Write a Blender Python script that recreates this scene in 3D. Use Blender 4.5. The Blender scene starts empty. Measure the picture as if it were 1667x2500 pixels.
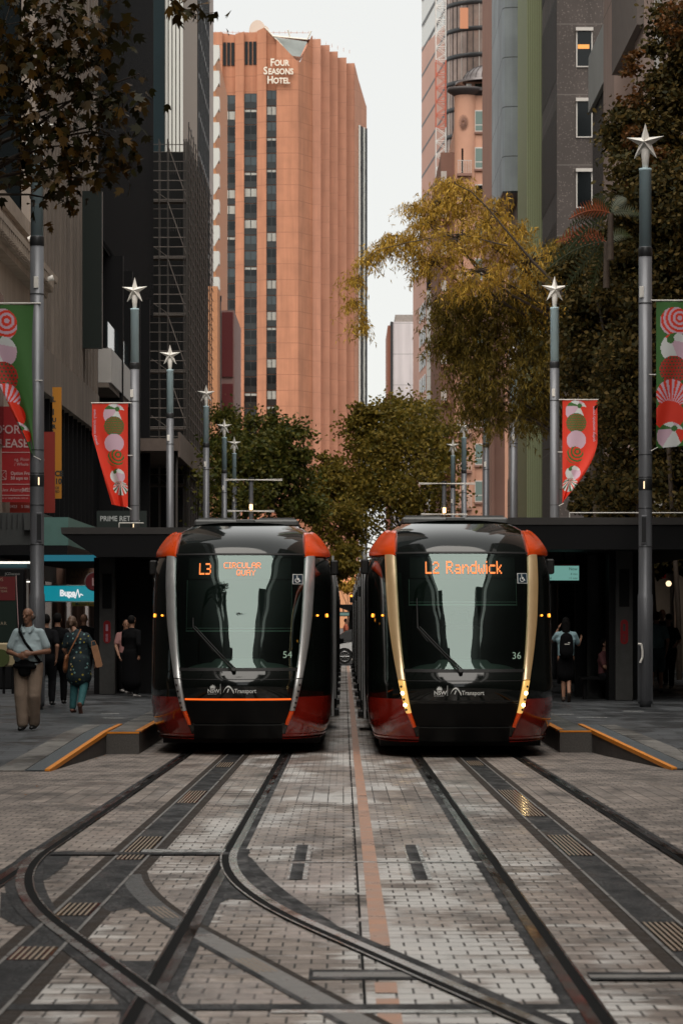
import bpy, bmesh, math, random
import numpy as np
from mathutils import Vector, Matrix
R = math.radians
random.seed(7); rng = np.random.default_rng(7)
SC = bpy.context.scene; COL = SC.collection

# ------------------------------------------------------------- camera, sky, sun, exposure
VPX, VPY, F = 838.0, 1508.0, 7000.0      # optical axis and focal length measured on the 1667x2500 photo
CZ = 1.96                                 # camera height over the rails at the trams
cd = bpy.data.cameras.new('camera'); cam = bpy.data.objects.new('camera', cd); COL.objects.link(cam)
cam.location = (0, 0, CZ); cam.rotation_euler = (R(90), 0, 0)
cd.sensor_fit = 'HORIZONTAL'; cd.sensor_width = 24.0; cd.lens = F / 1667 * 24.0
cd.shift_x = (833.5 - VPX) / 1667; cd.shift_y = (VPY - 1250) / 1667
cd.clip_start = 0.5; cd.clip_end = 3000
cd.dof.use_dof = True; cd.dof.focus_distance = 42.0; cd.dof.aperture_fstop = 7.0
SC.camera = cam
SUN_EL, SUN_AZ = 58, 200
w = bpy.data.worlds.new('World'); SC.world = w; w.use_nodes = True
nt = w.node_tree; nt.nodes.clear()
sky = nt.nodes.new('ShaderNodeTexSky'); sky.sky_type = 'NISHITA'; sky.sun_disc = False
sky.sun_elevation = R(SUN_EL); sky.sun_rotation = R(SUN_AZ)
mx = nt.nodes.new('ShaderNodeMixRGB'); mx.inputs[0].default_value = 0.9; mx.inputs[2].default_value = (8.7, 8.7, 8.35, 1)
bg = nt.nodes.new('ShaderNodeBackground'); bg.inputs[1].default_value = 0.108
wo = nt.nodes.new('ShaderNodeOutputWorld')
nt.links.new(sky.outputs[0], mx.inputs[1]); nt.links.new(mx.outputs[0], bg.inputs[0]); nt.links.new(bg.outputs[0], wo.inputs[0])
sl = bpy.data.lights.new('sun', 'SUN'); sl.energy = 3.9; sl.angle = R(75); sl.color = (1, .93, .84)
so = bpy.data.objects.new('sun', sl); COL.objects.link(so)
# from behind and above the viewpoint
_d = Vector((math.sin(R(SUN_AZ)) * math.cos(R(SUN_EL)), math.cos(R(SUN_AZ)) * math.cos(R(SUN_EL)), math.sin(R(SUN_EL))))
so.rotation_euler = _d.to_track_quat('Z', 'Y').to_euler()
vs = SC.view_settings; vs.view_transform = 'Standard'; vs.look = 'None'; vs.exposure = 0.0; vs.gamma = 1
SC.cycles.max_bounces = 6; SC.cycles.diffuse_bounces = 2; SC.cycles.glossy_bounces = 3
SC.cycles.transparent_max_bounces = 10; SC.cycles.caustics_reflective = False; SC.cycles.caustics_refractive = False

# ------------------------------------------------------------- materials
MATS = {}
def _new(name):
    m = bpy.data.materials.new(name); m.use_nodes = True
    return m, m.node_tree, m.node_tree.nodes['Principled BSDF']
def mat(name, col, rough=.6, metal=0., spec=.5, var=0., scale=3., bump=0., bscale=20., stretch=(1, 1, 1), emit=None, es=0., rvar=0., coat=0.):
    if name in MATS: return MATS[name]
    m, t, b = _new(name); MATS[name] = m
    b.inputs['Base Color'].default_value = (*col, 1); b.inputs['Roughness'].default_value = rough
    b.inputs['Metallic'].default_value = metal; b.inputs['Specular IOR Level'].default_value = spec
    b.inputs['Coat Weight'].default_value = coat
    if emit: b.inputs['Emission Color'].default_value = (*emit, 1); b.inputs['Emission Strength'].default_value = es
    if var or bump or rvar:
        tc = t.nodes.new('ShaderNodeTexCoord'); mp = t.nodes.new('ShaderNodeMapping'); mp.inputs['Scale'].default_value = stretch
        t.links.new(tc.outputs['Object'], mp.inputs[0])
    if var or rvar:
        n = t.nodes.new('ShaderNodeTexNoise'); n.inputs['Scale'].default_value = scale; n.inputs['Detail'].default_value = 6
        n.inputs['Roughness'].default_value = .65
        t.links.new(mp.outputs[0], n.inputs[0])
    if var:
        cr = t.nodes.new('ShaderNodeValToRGB'); e = cr.color_ramp.elements
        e[0].position = .3; e[1].position = .7
        e[0].color = (*[c * (1 - var) for c in col], 1); e[1].color = (*[min(1, c * (1 + var)) for c in col], 1)
        t.links.new(n.outputs[0], cr.inputs[0]); t.links.new(cr.outputs[0], b.inputs['Base Color'])
    if rvar:
        mr = t.nodes.new('ShaderNodeMapRange'); mr.inputs[1].default_value = .35; mr.inputs[2].default_value = .65
        mr.inputs[3].default_value = max(.02, rough - rvar); mr.inputs[4].default_value = min(1, rough + rvar)
        t.links.new(n.outputs[0], mr.inputs[0]); t.links.new(mr.outputs[0], b.inputs['Roughness'])
    if bump:
        n2 = t.nodes.new('ShaderNodeTexNoise'); n2.inputs['Scale'].default_value = bscale; n2.inputs['Detail'].default_value = 4
        t.links.new(mp.outputs[0], n2.inputs[0])
        bp = t.nodes.new('ShaderNodeBump'); bp.inputs['Strength'].default_value = bump; bp.inputs['Distance'].default_value = .02
        t.links.new(n2.outputs[0], bp.inputs['Height']); t.links.new(bp.outputs[0], b.inputs['Normal'])
    return m
def glow(name, col, s):
    return mat(name, (.02, .02, .02), emit=col, es=s)

def paver(name, c1, c2, joint, bw, rh, mortar, wet, rlo, rhi, offset=.5, blend=None, nscale=.5, wet_sheen_col=.62, spec=.5, traf=False):
    """unit paving from brick nodes in metres with damp patches that change gloss"""
    m, t, b = _new(name); MATS[name] = m; L = t.links.new; N = t.nodes.new
    tc = N('ShaderNodeTexCoord'); g = N('ShaderNodeNewGeometry')
    def brick(bw, rh, off, mortar):
        k = N('ShaderNodeTexBrick'); k.offset = off; k.inputs['Color1'].default_value = (*c1, 1); k.inputs['Color2'].default_value = (*c2, 1)
        k.inputs['Mortar'].default_value = (*joint, 1); k.inputs['Scale'].default_value = 1; k.inputs['Mortar Size'].default_value = mortar
        k.inputs['Mortar Smooth'].default_value = .3; k.inputs['Brick Width'].default_value = bw; k.inputs['Row Height'].default_value = rh; k.inputs['Bias'].default_value = 0
        L(g.outputs['Position'], k.inputs[0]); return k
    k1 = brick(bw, rh, offset, mortar); col = k1.outputs[0]; fac = k1.outputs[1]
    if blend:
        bw2, rh2, off2, mo2, y0, y1 = blend
        k2 = brick(bw2, rh2, off2, mo2)
        sx = N('ShaderNodeSeparateXYZ'); L(g.outputs['Position'], sx.inputs[0])
        a = N('ShaderNodeMath'); a.operation = 'GREATER_THAN'; a.inputs[1].default_value = y0; L(sx.outputs[1], a.inputs[0])
        a2 = N('ShaderNodeMath'); a2.operation = 'LESS_THAN'; a2.inputs[1].default_value = y1; L(sx.outputs[1], a2.inputs[0])
        a3 = N('ShaderNodeMath'); a3.operation = 'MULTIPLY'; L(a.outputs[0], a3.inputs[0]); L(a2.outputs[0], a3.inputs[1])
        mm = N('ShaderNodeMixRGB'); L(a3.outputs[0], mm.inputs[0]); L(col, mm.inputs[1]); L(k2.outputs[0], mm.inputs[2]); col = mm.outputs[0]
        mf = N('ShaderNodeMixRGB'); L(a3.outputs[0], mf.inputs[0]); L(fac, mf.inputs[1]); L(k2.outputs[1], mf.inputs[2]); fac = mf.outputs[0]
    mp = N('ShaderNodeMapping'); mp.inputs['Scale'].default_value = (1, .45, 1); L(g.outputs['Position'], mp.inputs[0])
    n = N('ShaderNodeTexNoise'); n.inputs['Scale'].default_value = nscale; n.inputs['Detail'].default_value = 7; n.inputs['Roughness'].default_value = .6; L(mp.outputs[0], n.inputs[0])
    # streaks across the paving, per course
    mp2 = N('ShaderNodeMapping'); mp2.inputs['Scale'].default_value = (1.2, 9, 1); L(g.outputs['Position'], mp2.inputs[0])
    n3 = N('ShaderNodeTexNoise'); n3.inputs['Scale'].default_value = 1.; n3.inputs['Detail'].default_value = 5; L(mp2.outputs[0], n3.inputs[0])
    ad = N('ShaderNodeMath'); ad.operation = 'MULTIPLY_ADD'; ad.inputs[1].default_value = .45; L(n3.outputs[0], ad.inputs[0]); L(n.outputs[0], ad.inputs[2])
    if traf:      # water lies between the tracks where the wheels and feet polish the setts
        s2 = N('ShaderNodeSeparateXYZ'); L(g.outputs['Position'], s2.inputs[0]); ab = N('ShaderNodeMath'); ab.operation = 'ABSOLUTE'; L(s2.outputs[0], ab.inputs[0])
        mt2 = N('ShaderNodeMapRange'); mt2.inputs[1].default_value = .9; mt2.inputs[2].default_value = 3.4; mt2.inputs[3].default_value = -.03; mt2.inputs[4].default_value = .11; L(ab.outputs[0], mt2.inputs[0])
        a9 = N('ShaderNodeMath'); L(ad.outputs[0], a9.inputs[0]); L(mt2.outputs[0], a9.inputs[1]); ad = a9
    mr = N('ShaderNodeMapRange'); mr.inputs[1].default_value = wet; mr.inputs[2].default_value = wet + .05; mr.inputs[3].default_value = rlo; mr.inputs[4].default_value = rhi
    L(ad.outputs[0], mr.inputs[0]); L(mr.outputs[0], b.inputs['Roughness']); b.inputs['Specular IOR Level'].default_value = spec
    mc = N('ShaderNodeMapRange'); mc.inputs[1].default_value = wet; mc.inputs[2].default_value = wet + .07; mc.inputs[3].default_value = wet_sheen_col; mc.inputs[4].default_value = 1.05
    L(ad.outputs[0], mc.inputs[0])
    n4 = N('ShaderNodeTexNoise'); n4.inputs['Scale'].default_value = 35; n4.inputs['Detail'].default_value = 3; L(g.outputs['Position'], n4.inputs[0])
    mg = N('ShaderNodeMapRange'); mg.inputs[3].default_value = .7; mg.inputs[4].default_value = 1.3; L(n4.outputs[0], mg.inputs[0])
    m1 = N('ShaderNodeMath'); m1.operation = 'MULTIPLY'; L(mc.outputs[0], m1.inputs[0]); L(mg.outputs[0], m1.inputs[1])
    m3 = N('ShaderNodeMapRange'); m3.inputs[1].default_value = .3; m3.inputs[2].default_value = .7; m3.inputs[3].default_value = .72; m3.inputs[4].default_value = 1.25; L(n3.outputs[0], m3.inputs[0])
    m4 = N('ShaderNodeMath'); m4.operation = 'MULTIPLY'; L(m1.outputs[0], m4.inputs[0]); L(m3.outputs[0], m4.inputs[1])
    n5 = N('ShaderNodeTexNoise'); n5.inputs['Scale'].default_value = 1.9; n5.inputs['Detail'].default_value = 8; n5.inputs['Roughness'].default_value = .7; L(mp.outputs[0], n5.inputs[0])
    mq = N('ShaderNodeMapRange'); mq.inputs[1].default_value = .36; mq.inputs[2].default_value = .54; mq.inputs[3].default_value = .34; mq.inputs[4].default_value = 1.1; L(n5.outputs[0], mq.inputs[0])
    m7 = N('ShaderNodeMath'); m7.operation = 'MULTIPLY'; L(m4.outputs[0], m7.inputs[0]); L(mq.outputs[0], m7.inputs[1]); m4 = m7
    if traf:      # stone colour darkens outwards from the tracks
        md = N('ShaderNodeMapRange'); md.inputs[1].default_value = 2.2; md.inputs[2].default_value = 4.2; md.inputs[3].default_value = 1; md.inputs[4].default_value = .62; L(ab.outputs[0], md.inputs[0])
        m6 = N('ShaderNodeMath'); m6.operation = 'MULTIPLY'; L(m4.outputs[0], m6.inputs[0]); L(md.outputs[0], m6.inputs[1]); m4 = m6
    vm = N('ShaderNodeVectorMath'); vm.operation = 'SCALE'; L(col, vm.inputs[0]); L(m4.outputs[0], vm.inputs['Scale']); L(vm.outputs[0], b.inputs['Base Color'])
    if traf:      # white wet glare beside the inner rails, painted into the base colour
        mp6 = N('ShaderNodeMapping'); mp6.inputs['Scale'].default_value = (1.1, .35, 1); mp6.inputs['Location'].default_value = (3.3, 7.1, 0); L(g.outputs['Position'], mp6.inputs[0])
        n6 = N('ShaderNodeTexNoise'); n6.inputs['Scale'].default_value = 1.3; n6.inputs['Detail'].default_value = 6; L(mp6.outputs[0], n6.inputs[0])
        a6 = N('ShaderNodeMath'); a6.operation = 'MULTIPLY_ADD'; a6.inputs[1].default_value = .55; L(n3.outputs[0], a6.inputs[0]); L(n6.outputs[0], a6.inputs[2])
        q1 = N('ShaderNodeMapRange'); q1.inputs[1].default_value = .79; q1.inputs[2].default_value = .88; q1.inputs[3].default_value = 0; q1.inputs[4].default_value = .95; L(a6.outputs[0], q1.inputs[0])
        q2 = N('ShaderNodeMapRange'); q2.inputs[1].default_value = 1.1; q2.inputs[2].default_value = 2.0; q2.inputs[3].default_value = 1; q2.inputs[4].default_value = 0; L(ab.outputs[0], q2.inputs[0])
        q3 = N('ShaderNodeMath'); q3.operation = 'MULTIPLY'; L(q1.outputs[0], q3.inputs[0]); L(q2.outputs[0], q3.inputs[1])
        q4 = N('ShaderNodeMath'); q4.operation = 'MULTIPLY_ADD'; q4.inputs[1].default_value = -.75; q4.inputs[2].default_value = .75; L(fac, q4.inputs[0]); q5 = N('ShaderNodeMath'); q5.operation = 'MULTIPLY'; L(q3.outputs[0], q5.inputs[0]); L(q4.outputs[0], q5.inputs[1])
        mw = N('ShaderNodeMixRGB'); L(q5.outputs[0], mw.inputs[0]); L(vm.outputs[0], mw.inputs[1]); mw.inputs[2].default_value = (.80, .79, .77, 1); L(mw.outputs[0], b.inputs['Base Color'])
    bp = N('ShaderNodeBump'); bp.inputs['Strength'].default_value = .5; bp.inputs['Distance'].default_value = .004; bp.invert = True
    L(fac, bp.inputs['Height'])
    bp2 = N('ShaderNodeBump'); bp2.inputs['Strength'].default_value = .25; bp2.inputs['Distance'].default_value = .003; L(n4.outputs[0], bp2.inputs['Height']); L(bp.outputs[0], bp2.inputs['Normal'])
    L(bp2.outputs[0], b.inputs['Normal'])
    return m

def panelled(name, col, var, jx, jz, jw, jcol, rough=.7, speck=0., axis='x', streak=.12):
    """cladding with horizontal joints every jz m and vertical joints every jx m (0 = none)"""
    m, t, b = _new(name); MATS[name] = m; L = t.links.new; N = t.nodes.new
    g = N('ShaderNodeNewGeometry'); sx = N('ShaderNodeSeparateXYZ'); L(g.outputs['Position'], sx.inputs[0])
    def line(out, pitch, w):
        md = N('ShaderNodeMath'); md.operation = 'FLOORED_MODULO'; md.inputs[1].default_value = pitch; L(out, md.inputs[0])
        lt = N('ShaderNodeMath'); lt.operation = 'LESS_THAN'; lt.inputs[1].default_value = w; L(md.outputs[0], lt.inputs[0]); return lt.outputs[0]
    f = None
    if jz: f = line(sx.outputs[2], jz, jw)
    if jx:
        f2 = line(sx.outputs[0 if axis == 'x' else 1], jx, jw)
        if f is not None:
            mm = N('ShaderNodeMath'); mm.operation = 'MAXIMUM'; L(f, mm.inputs[0]); L(f2, mm.inputs[1]); f = mm.outputs[0]
        else: f = f2
    n = N('ShaderNodeTexNoise'); n.inputs['Scale'].default_value = .35; n.inputs['Detail'].default_value = 8; L(g.outputs['Position'], n.inputs[0])
    mp = N('ShaderNodeMapping'); mp.inputs['Scale'].default_value = (1.5, 1.5, .08); L(g.outputs['Position'], mp.inputs[0])
    n2 = N('ShaderNodeTexNoise'); n2.inputs['Scale'].default_value = 1; n2.inputs['Detail'].default_value = 5; L(mp.outputs[0], n2.inputs[0])
    a = N('ShaderNodeMapRange'); a.inputs[1].default_value = .3; a.inputs[2].default_value = .7; a.inputs[3].default_value = 1 - var; a.inputs[4].default_value = 1 + var; L(n.outputs[0], a.inputs[0])
    c = N('ShaderNodeMapRange'); c.inputs[1].default_value = .3; c.inputs[2].default_value = .7; c.inputs[3].default_value = 1 - streak; c.inputs[4].default_value = 1 + streak; L(n2.outputs[0], c.inputs[0])
    k = N('ShaderNodeMath'); k.operation = 'MULTIPLY'; L(a.outputs[0], k.inputs[0]); L(c.outputs[0], k.inputs[1]); out = k.outputs[0]
    if speck:
        v = N('ShaderNodeTexVoronoi'); v.inputs['Scale'].default_value = 9; L(g.outputs['Position'], v.inputs[0])
        s = N('ShaderNodeMapRange'); s.inputs[1].default_value = .12; s.inputs[2].default_value = .3; s.inputs[3].default_value = 1 + speck; s.inputs[4].default_value = 1; L(v.outputs[0], s.inputs[0])
        k2 = N('ShaderNodeMath'); k2.operation = 'MULTIPLY'; L(out, k2.inputs[0]); L(s.outputs[0], k2.inputs[1]); out = k2.outputs[0]
    vm = N('ShaderNodeVectorMath'); vm.operation = 'SCALE'; vm.inputs[0].default_value = col; L(out, vm.inputs['Scale'])
    res = vm.outputs[0]
    if f is not None:
        mm = N('ShaderNodeMixRGB'); L(f, mm.inputs[0]); L(res, mm.inputs[1]); mm.inputs[2].default_value = (*jcol, 1); res = mm.outputs[0]
    L(res, b.inputs['Base Color']); b.inputs['Roughness'].default_value = rough
    return m

def leafmat(name, cols, rough=.5, trans=.25):
    m, t, b = _new(name); MATS[name] = m; L = t.links.new; N = t.nodes.new
    at = N('ShaderNodeAttribute'); at.attribute_name = 'rnd'
    cr = N('ShaderNodeValToRGB'); cr.color_ramp.interpolation = 'LINEAR'
    e = cr.color_ramp.elements
    while len(e) < len(cols): e.new(.5)
    for i, c in enumerate(cols):
        e[i].position = i / (len(cols) - 1); e[i].color = (*c, 1)
    L(at.outputs['Fac'], cr.inputs[0]); L(cr.outputs[0], b.inputs['Base Color']); b.inputs['Roughness'].default_value = rough; b.inputs['Specular IOR Level'].default_value = .2
    tr = N('ShaderNodeBsdfTranslucent'); L(cr.outputs[0], tr.inputs[0]); ms = N('ShaderNodeMixShader'); ms.inputs[0].default_value = trans
    L(b.outputs[0], ms.inputs[1]); L(tr.outputs[0], ms.inputs[2]); L(ms.outputs[0], t.nodes['Material Output'].inputs[0])
    return m

def paneglass(name, tint, rough=.02, clear=.6):
    m, t, b = _new(name); MATS[name] = m; L = t.links.new; N = t.nodes.new
    tr = N('ShaderNodeBsdfTransparent'); tr.inputs[0].default_value = (*tint, 1)
    gl = N('ShaderNodeBsdfGlossy'); gl.inputs['Roughness'].default_value = rough; gl.inputs[0].default_value = (.72, .9, .86, 1)
    fr = N('ShaderNodeFresnel'); fr.inputs[0].default_value = 1.55
    ms = N('ShaderNodeMixShader'); mp = N('ShaderNodeMath'); mp.operation = 'MULTIPLY_ADD'; mp.inputs[1].default_value = 1.1; mp.inputs[2].default_value = .05
    L(fr.outputs[0], mp.inputs[0]); L(mp.outputs[0], ms.inputs[0]); L(tr.outputs[0], ms.inputs[1]); L(gl.outputs[0], ms.inputs[2])
    L(ms.outputs[0], t.nodes['Material Output'].inputs[0]); return m

# ------------------------------------------------------------- mesh helpers
def tag(o, label=None, cat=None, group=None, kind=None):
    if label: o['label'] = label
    if cat: o['category'] = cat
    if group: o['group'] = group
    if kind: o['kind'] = kind
    return o
def thing(name, loc, label, cat, group=None, rz=0):
    o = bpy.data.objects.new(name, None); COL.objects.link(o); o.location = loc; o.rotation_euler = (0, 0, rz); o.empty_display_size = .2
    return tag(o, label, cat, group)
class MB:
    def __init__(s): s.v = []; s.f = []; s.m = []; s.sm = []
    def add(s, vs, fs, mi=0, smooth=False):
        k = len(s.v); s.v += [tuple(p) for p in vs]
        for f in fs: s.f.append(tuple(i + k for i in f)); s.m.append(mi); s.sm.append(smooth)
        return s
    def box(s, x0, x1, y0, y1, z0, z1, mi=0, M=None, bev=0.):
        if bev:
            P = []
            b = bev
            for (z, i) in ((z0, b), (z0 + b, 0), (z1 - b, 0), (z1, b)):
                P += [(x0 + i + (0 if i else b), y0 + i, z), (x1 - i - (0 if i else b), y0 + i, z), (x1 - i, y0 + i + (0 if i else b), z), (x1 - i, y1 - i - (0 if i else b), z),
                      (x1 - i - (0 if i else b), y1 - i, z), (x0 + i + (0 if i else b), y1 - i, z), (x0 + i, y1 - i - (0 if i else b), z), (x0 + i, y0 + i + (0 if i else b), z)]
            if M: P = [M @ Vector(p) for p in P]
            fs = [tuple(range(7, -1, -1)), tuple(range(24, 32))]
            for r in range(3):
                for j in range(8): fs.append((r * 8 + j, r * 8 + (j + 1) % 8, (r + 1) * 8 + (j + 1) % 8, (r + 1) * 8 + j))
            return s.add(P, fs, mi)
        P = [(x0, y0, z0), (x1, y0, z0), (x1, y1, z0), (x0, y1, z0), (x0, y0, z1), (x1, y0, z1), (x1, y1, z1), (x0, y1, z1)]
        if M: P = [M @ Vector(p) for p in P]
        return s.add(P, [(3, 2, 1, 0), (4, 5, 6, 7), (0, 1, 5, 4), (1, 2, 6, 5), (2, 3, 7, 6), (3, 0, 4, 7)], mi)
    def prism(s, poly, z0, z1, mi=0):
        n = len(poly); P = [(x, y, z0) for x, y in poly] + [(x, y, z1) for x, y in poly]
        fs = [tuple(range(n - 1, -1, -1)), tuple(range(n, 2 * n))] + [(i, (i + 1) % n, n + (i + 1) % n, n + i) for i in range(n)]
        return s.add(P, fs, mi)
    def plate(s, poly, y0, y1, mi=0):      # polygon in x,z given a thickness in y
        n = len(poly); P = [(x, y0, z) for x, z in poly] + [(x, y1, z) for x, z in poly]
        fs = [tuple(range(n)), tuple(range(2 * n - 1, n - 1, -1))] + [((i + 1) % n, i, n + i, n + (i + 1) % n) for i in range(n)]
        return s.add(P, fs, mi)
    def tube(s, a, b, r0, r1=None, n=8, mi=0, cap=True, smooth=True):
        r1 = r0 if r1 is None else r1; a = Vector(a); b = Vector(b); d = (b - a)
        if d.length < 1e-6: return s
        d.normalize(); u = d.orthogonal().normalized(); v = d.cross(u)
        P = []
        for c, r in ((a, r0), (b, r1)):
            for i in range(n):
                t = 2 * math.pi * i / n; P.append(c + u * math.cos(t) * r + v * math.sin(t) * r)
        fs = [(i, (i + 1) % n, n + (i + 1) % n, n + i) for i in range(n)]
        s.add(P, fs, mi, smooth)
        if cap: s.add(P[:n], [tuple(range(n - 1, -1, -1))], mi); s.add(P[n:], [tuple(range(n))], mi)
        return s
    def path(s, pts, rs, n=8, mi=0):
        for i in range(len(pts) - 1): s.tube(pts[i], pts[i + 1], rs[i], rs[i + 1], n, mi, True)
        return s
    def lathe(s, prof, c=(0, 0), n=24, mi=0, smooth=True):     # prof: (r,z)
        P = [(c[0] + r * math.cos(2 * math.pi * i / n), c[1] + r * math.sin(2 * math.pi * i / n), z) for r, z in prof for i in range(n)]
        fs = [(k * n + i, k * n + (i + 1) % n, (k + 1) * n + (i + 1) % n, (k + 1) * n + i) for k in range(len(prof) - 1) for i in range(n)]
        return s.add(P, fs, mi, smooth)
    def grid(s, fn, nu, nv, mi=0, smooth=True, mfn=None):
        P = [fn(i / nu, j / nv) for j in range(nv + 1) for i in range(nu + 1)]; k = len(s.v); s.v += [tuple(p) for p in P]
        for j in range(nv):
            for i in range(nu):
                a = j * (nu + 1) + i
                s.f.append((k + a, k + a + 1, k + a + nu + 2, k + a + nu + 1)); s.m.append(mfn((i + .5) / nu, (j + .5) / nv) if mfn else mi); s.sm.append(smooth)
        return s
    def ball(s, c, r, nu=12, nv=8, sc=(1, 1, 1), mi=0):
        def f(u, v):
            a = 2 * math.pi * u; b = math.pi * (v - .5)
            return (c[0] + r * sc[0] * math.cos(a) * math.cos(b), c[1] + r * sc[1] * math.sin(a) * math.cos(b), c[2] + r * sc[2] * math.sin(b))
        return s.grid(f, nu, nv, mi)
    def text(s, txt, size, fn, mi=0, bold=0., align='LEFT', sx=1., extrude=0., sp=1.):
        """flat lettering; fn maps (x, y, depth) of the text plane to the place it stands"""
        c = bpy.data.curves.new('t', 'FONT'); c.body = txt; c.size = size; c.offset = bold; c.align_x = align; c.extrude = extrude; c.space_character = sp
        c.resolution_u = 3
        o = bpy.data.objects.new('t', c); COL.objects.link(o); dg = bpy.context.evaluated_depsgraph_get()
        me = bpy.data.meshes.new_from_object(o.evaluated_get(dg))
        P = [fn(v.co.x * sx, v.co.y, v.co.z) for v in me.vertices]; fs = [tuple(p.vertices) for p in me.polygons]
        s.add(P, fs, mi); bpy.data.objects.remove(o); bpy.data.curves.remove(c); bpy.data.meshes.remove(me); return s
    def build(s, name, mats, parent=None, world=True, label=None, cat=None, group=None, kind=None):
        if not isinstance(mats, (list, tuple)): mats = [mats]
        vs = np.array(s.v, dtype=float).reshape(-1, 3); loc = (0, 0, 0)
        if parent is not None:
            if world:
                p = parent; off = Vector((0, 0, 0))
                while p is not None: off = off + Vector(p.location); p = p.parent
                vs = vs - np.array(off)
        elif len(vs):
            mn = vs.min(0); mxx = vs.max(0); loc = ((mn[0] + mxx[0]) / 2, (mn[1] + mxx[1]) / 2, mn[2]); vs = vs - np.array(loc)
        me = bpy.data.meshes.new(name); me.from_pydata(vs.tolist(), [], s.f)
        for mm in mats: me.materials.append(mm)
        me.polygons.foreach_set('material_index', s.m); me.polygons.foreach_set('use_smooth', s.sm)
        me.update()
        o = bpy.data.objects.new(name, me); COL.objects.link(o); o.location = loc
        if parent is not None: o.parent = parent
        return tag(o, label, cat, group, kind)
def fixn(o):
    bm = bmesh.new(); bm.from_mesh(o.data); bmesh.ops.recalc_face_normals(bm, faces=bm.faces); bm.to_mesh(o.data); bm.free(); return o
def copy_tree(o, parent=None, label=None, loc=None):
    c = o.copy(); COL.objects.link(c)
    if parent is not None: c.parent = parent
    if loc is not None: c.location = loc
    if label: c['label'] = label
    for ch in list(KIDS.get(o.name, [])) or [x for x in o.children]: copy_tree(ch, c)
    return c
KIDS = {}
def xz(px, py, Z):   # a measured photo point at distance Z, in metres
    return ((px - VPX) * Z / F, CZ - (py - VPY) * Z / F)
def X(px, Z): return (px - VPX) * Z / F
def Zh(py, Z): return CZ - (py - VPY) * Z / F
SL = 0.010857; YB = 40.7
def gz(y): return max(0., (YB - y)) * SL
# ------------------------------------------------------------- ground, tracks, platforms
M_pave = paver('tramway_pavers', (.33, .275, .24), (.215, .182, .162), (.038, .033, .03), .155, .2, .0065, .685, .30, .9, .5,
               blend=(.155, 1.55, 0., .006, 28.3, 31.5), nscale=1.0, wet_sheen_col=1.3, spec=1., traf=True)  # wet patches lighten the colour for pale residue and painted sheen
M_foot = paver('footpath_pavers', (.075, .08, .087), (.05, .055, .06), (.012, .012, .014), .6, .3, .008, .66, .3, .7, .5, nscale=.7)
M_asph = mat('asphalt', (.05, .05, .052), .55, var=.25, scale=.6, bump=.3, bscale=60, rvar=.2)
M_rubber = mat('dark_track_surround', (.014, .014, .015), .55, spec=.35, var=.5, scale=4, stretch=(1, .4, 1), bump=.4, bscale=40, rvar=.25)
M_brownas = mat('brown_asphalt', (.04, .03, .024), .7, spec=.3, var=.45, scale=8, bump=.5, bscale=70, rvar=.2)
M_steel = mat('worn_steel', (.2, .2, .2), .2, metal=1, rvar=.1, scale=6, stretch=(1, .2, 1)); M_steel2 = mat('curved_rail_highlight', (.55, .54, .52), .24, metal=1, rvar=.1, scale=6, stretch=(1, .3, 1))  # lighter colour of the curved rails stands in for their bright highlight
M_wetplate = mat('wet_polished_plate', (.03, .028, .026), .13, spec=.8, rvar=.06, scale=9)
M_groove = mat('groove_shade', (.004, .004, .004), .7, spec=.1)  # flat black colour stands for the shade inside rail and drain slots
M_conc = mat('grey_concrete', (.21, .2, .19), .42, var=.4, scale=5, bump=.3, bscale=50, rvar=.22)
M_conc2 = mat('wet_concrete_line', (.45, .46, .45), .25, var=.3, scale=12, rvar=.12)
M_orangestrip = mat('terracotta_strip', (.5, .27, .175), .4, var=.3, scale=3, bump=.2, rvar=.15)
M_yellow = mat('cream_marking', (.33, .25, .18), .5, var=.2, scale=30)
M_orange = mat('safety_orange_paint', (.8, .27, .015), .55, var=.12, scale=9)
M_granite = paver('pale_granite', (.2, .19, .175), (.14, .133, .125), (.03, .03, .03), .9, .45, .008, .66, .3, .7, 0.)
M_granited = mat('platform_granite', (.09, .083, .077), .6, var=.3, scale=40, bump=.2, bscale=90)
M_tact = mat('bluegrey_tactile', (.065, .08, .09), .45, var=.2, scale=30, bump=.5, bscale=120)
M_kerbside = mat('dark_platform_side', (.055, .05, .048), .65, var=.3, scale=6)

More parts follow.
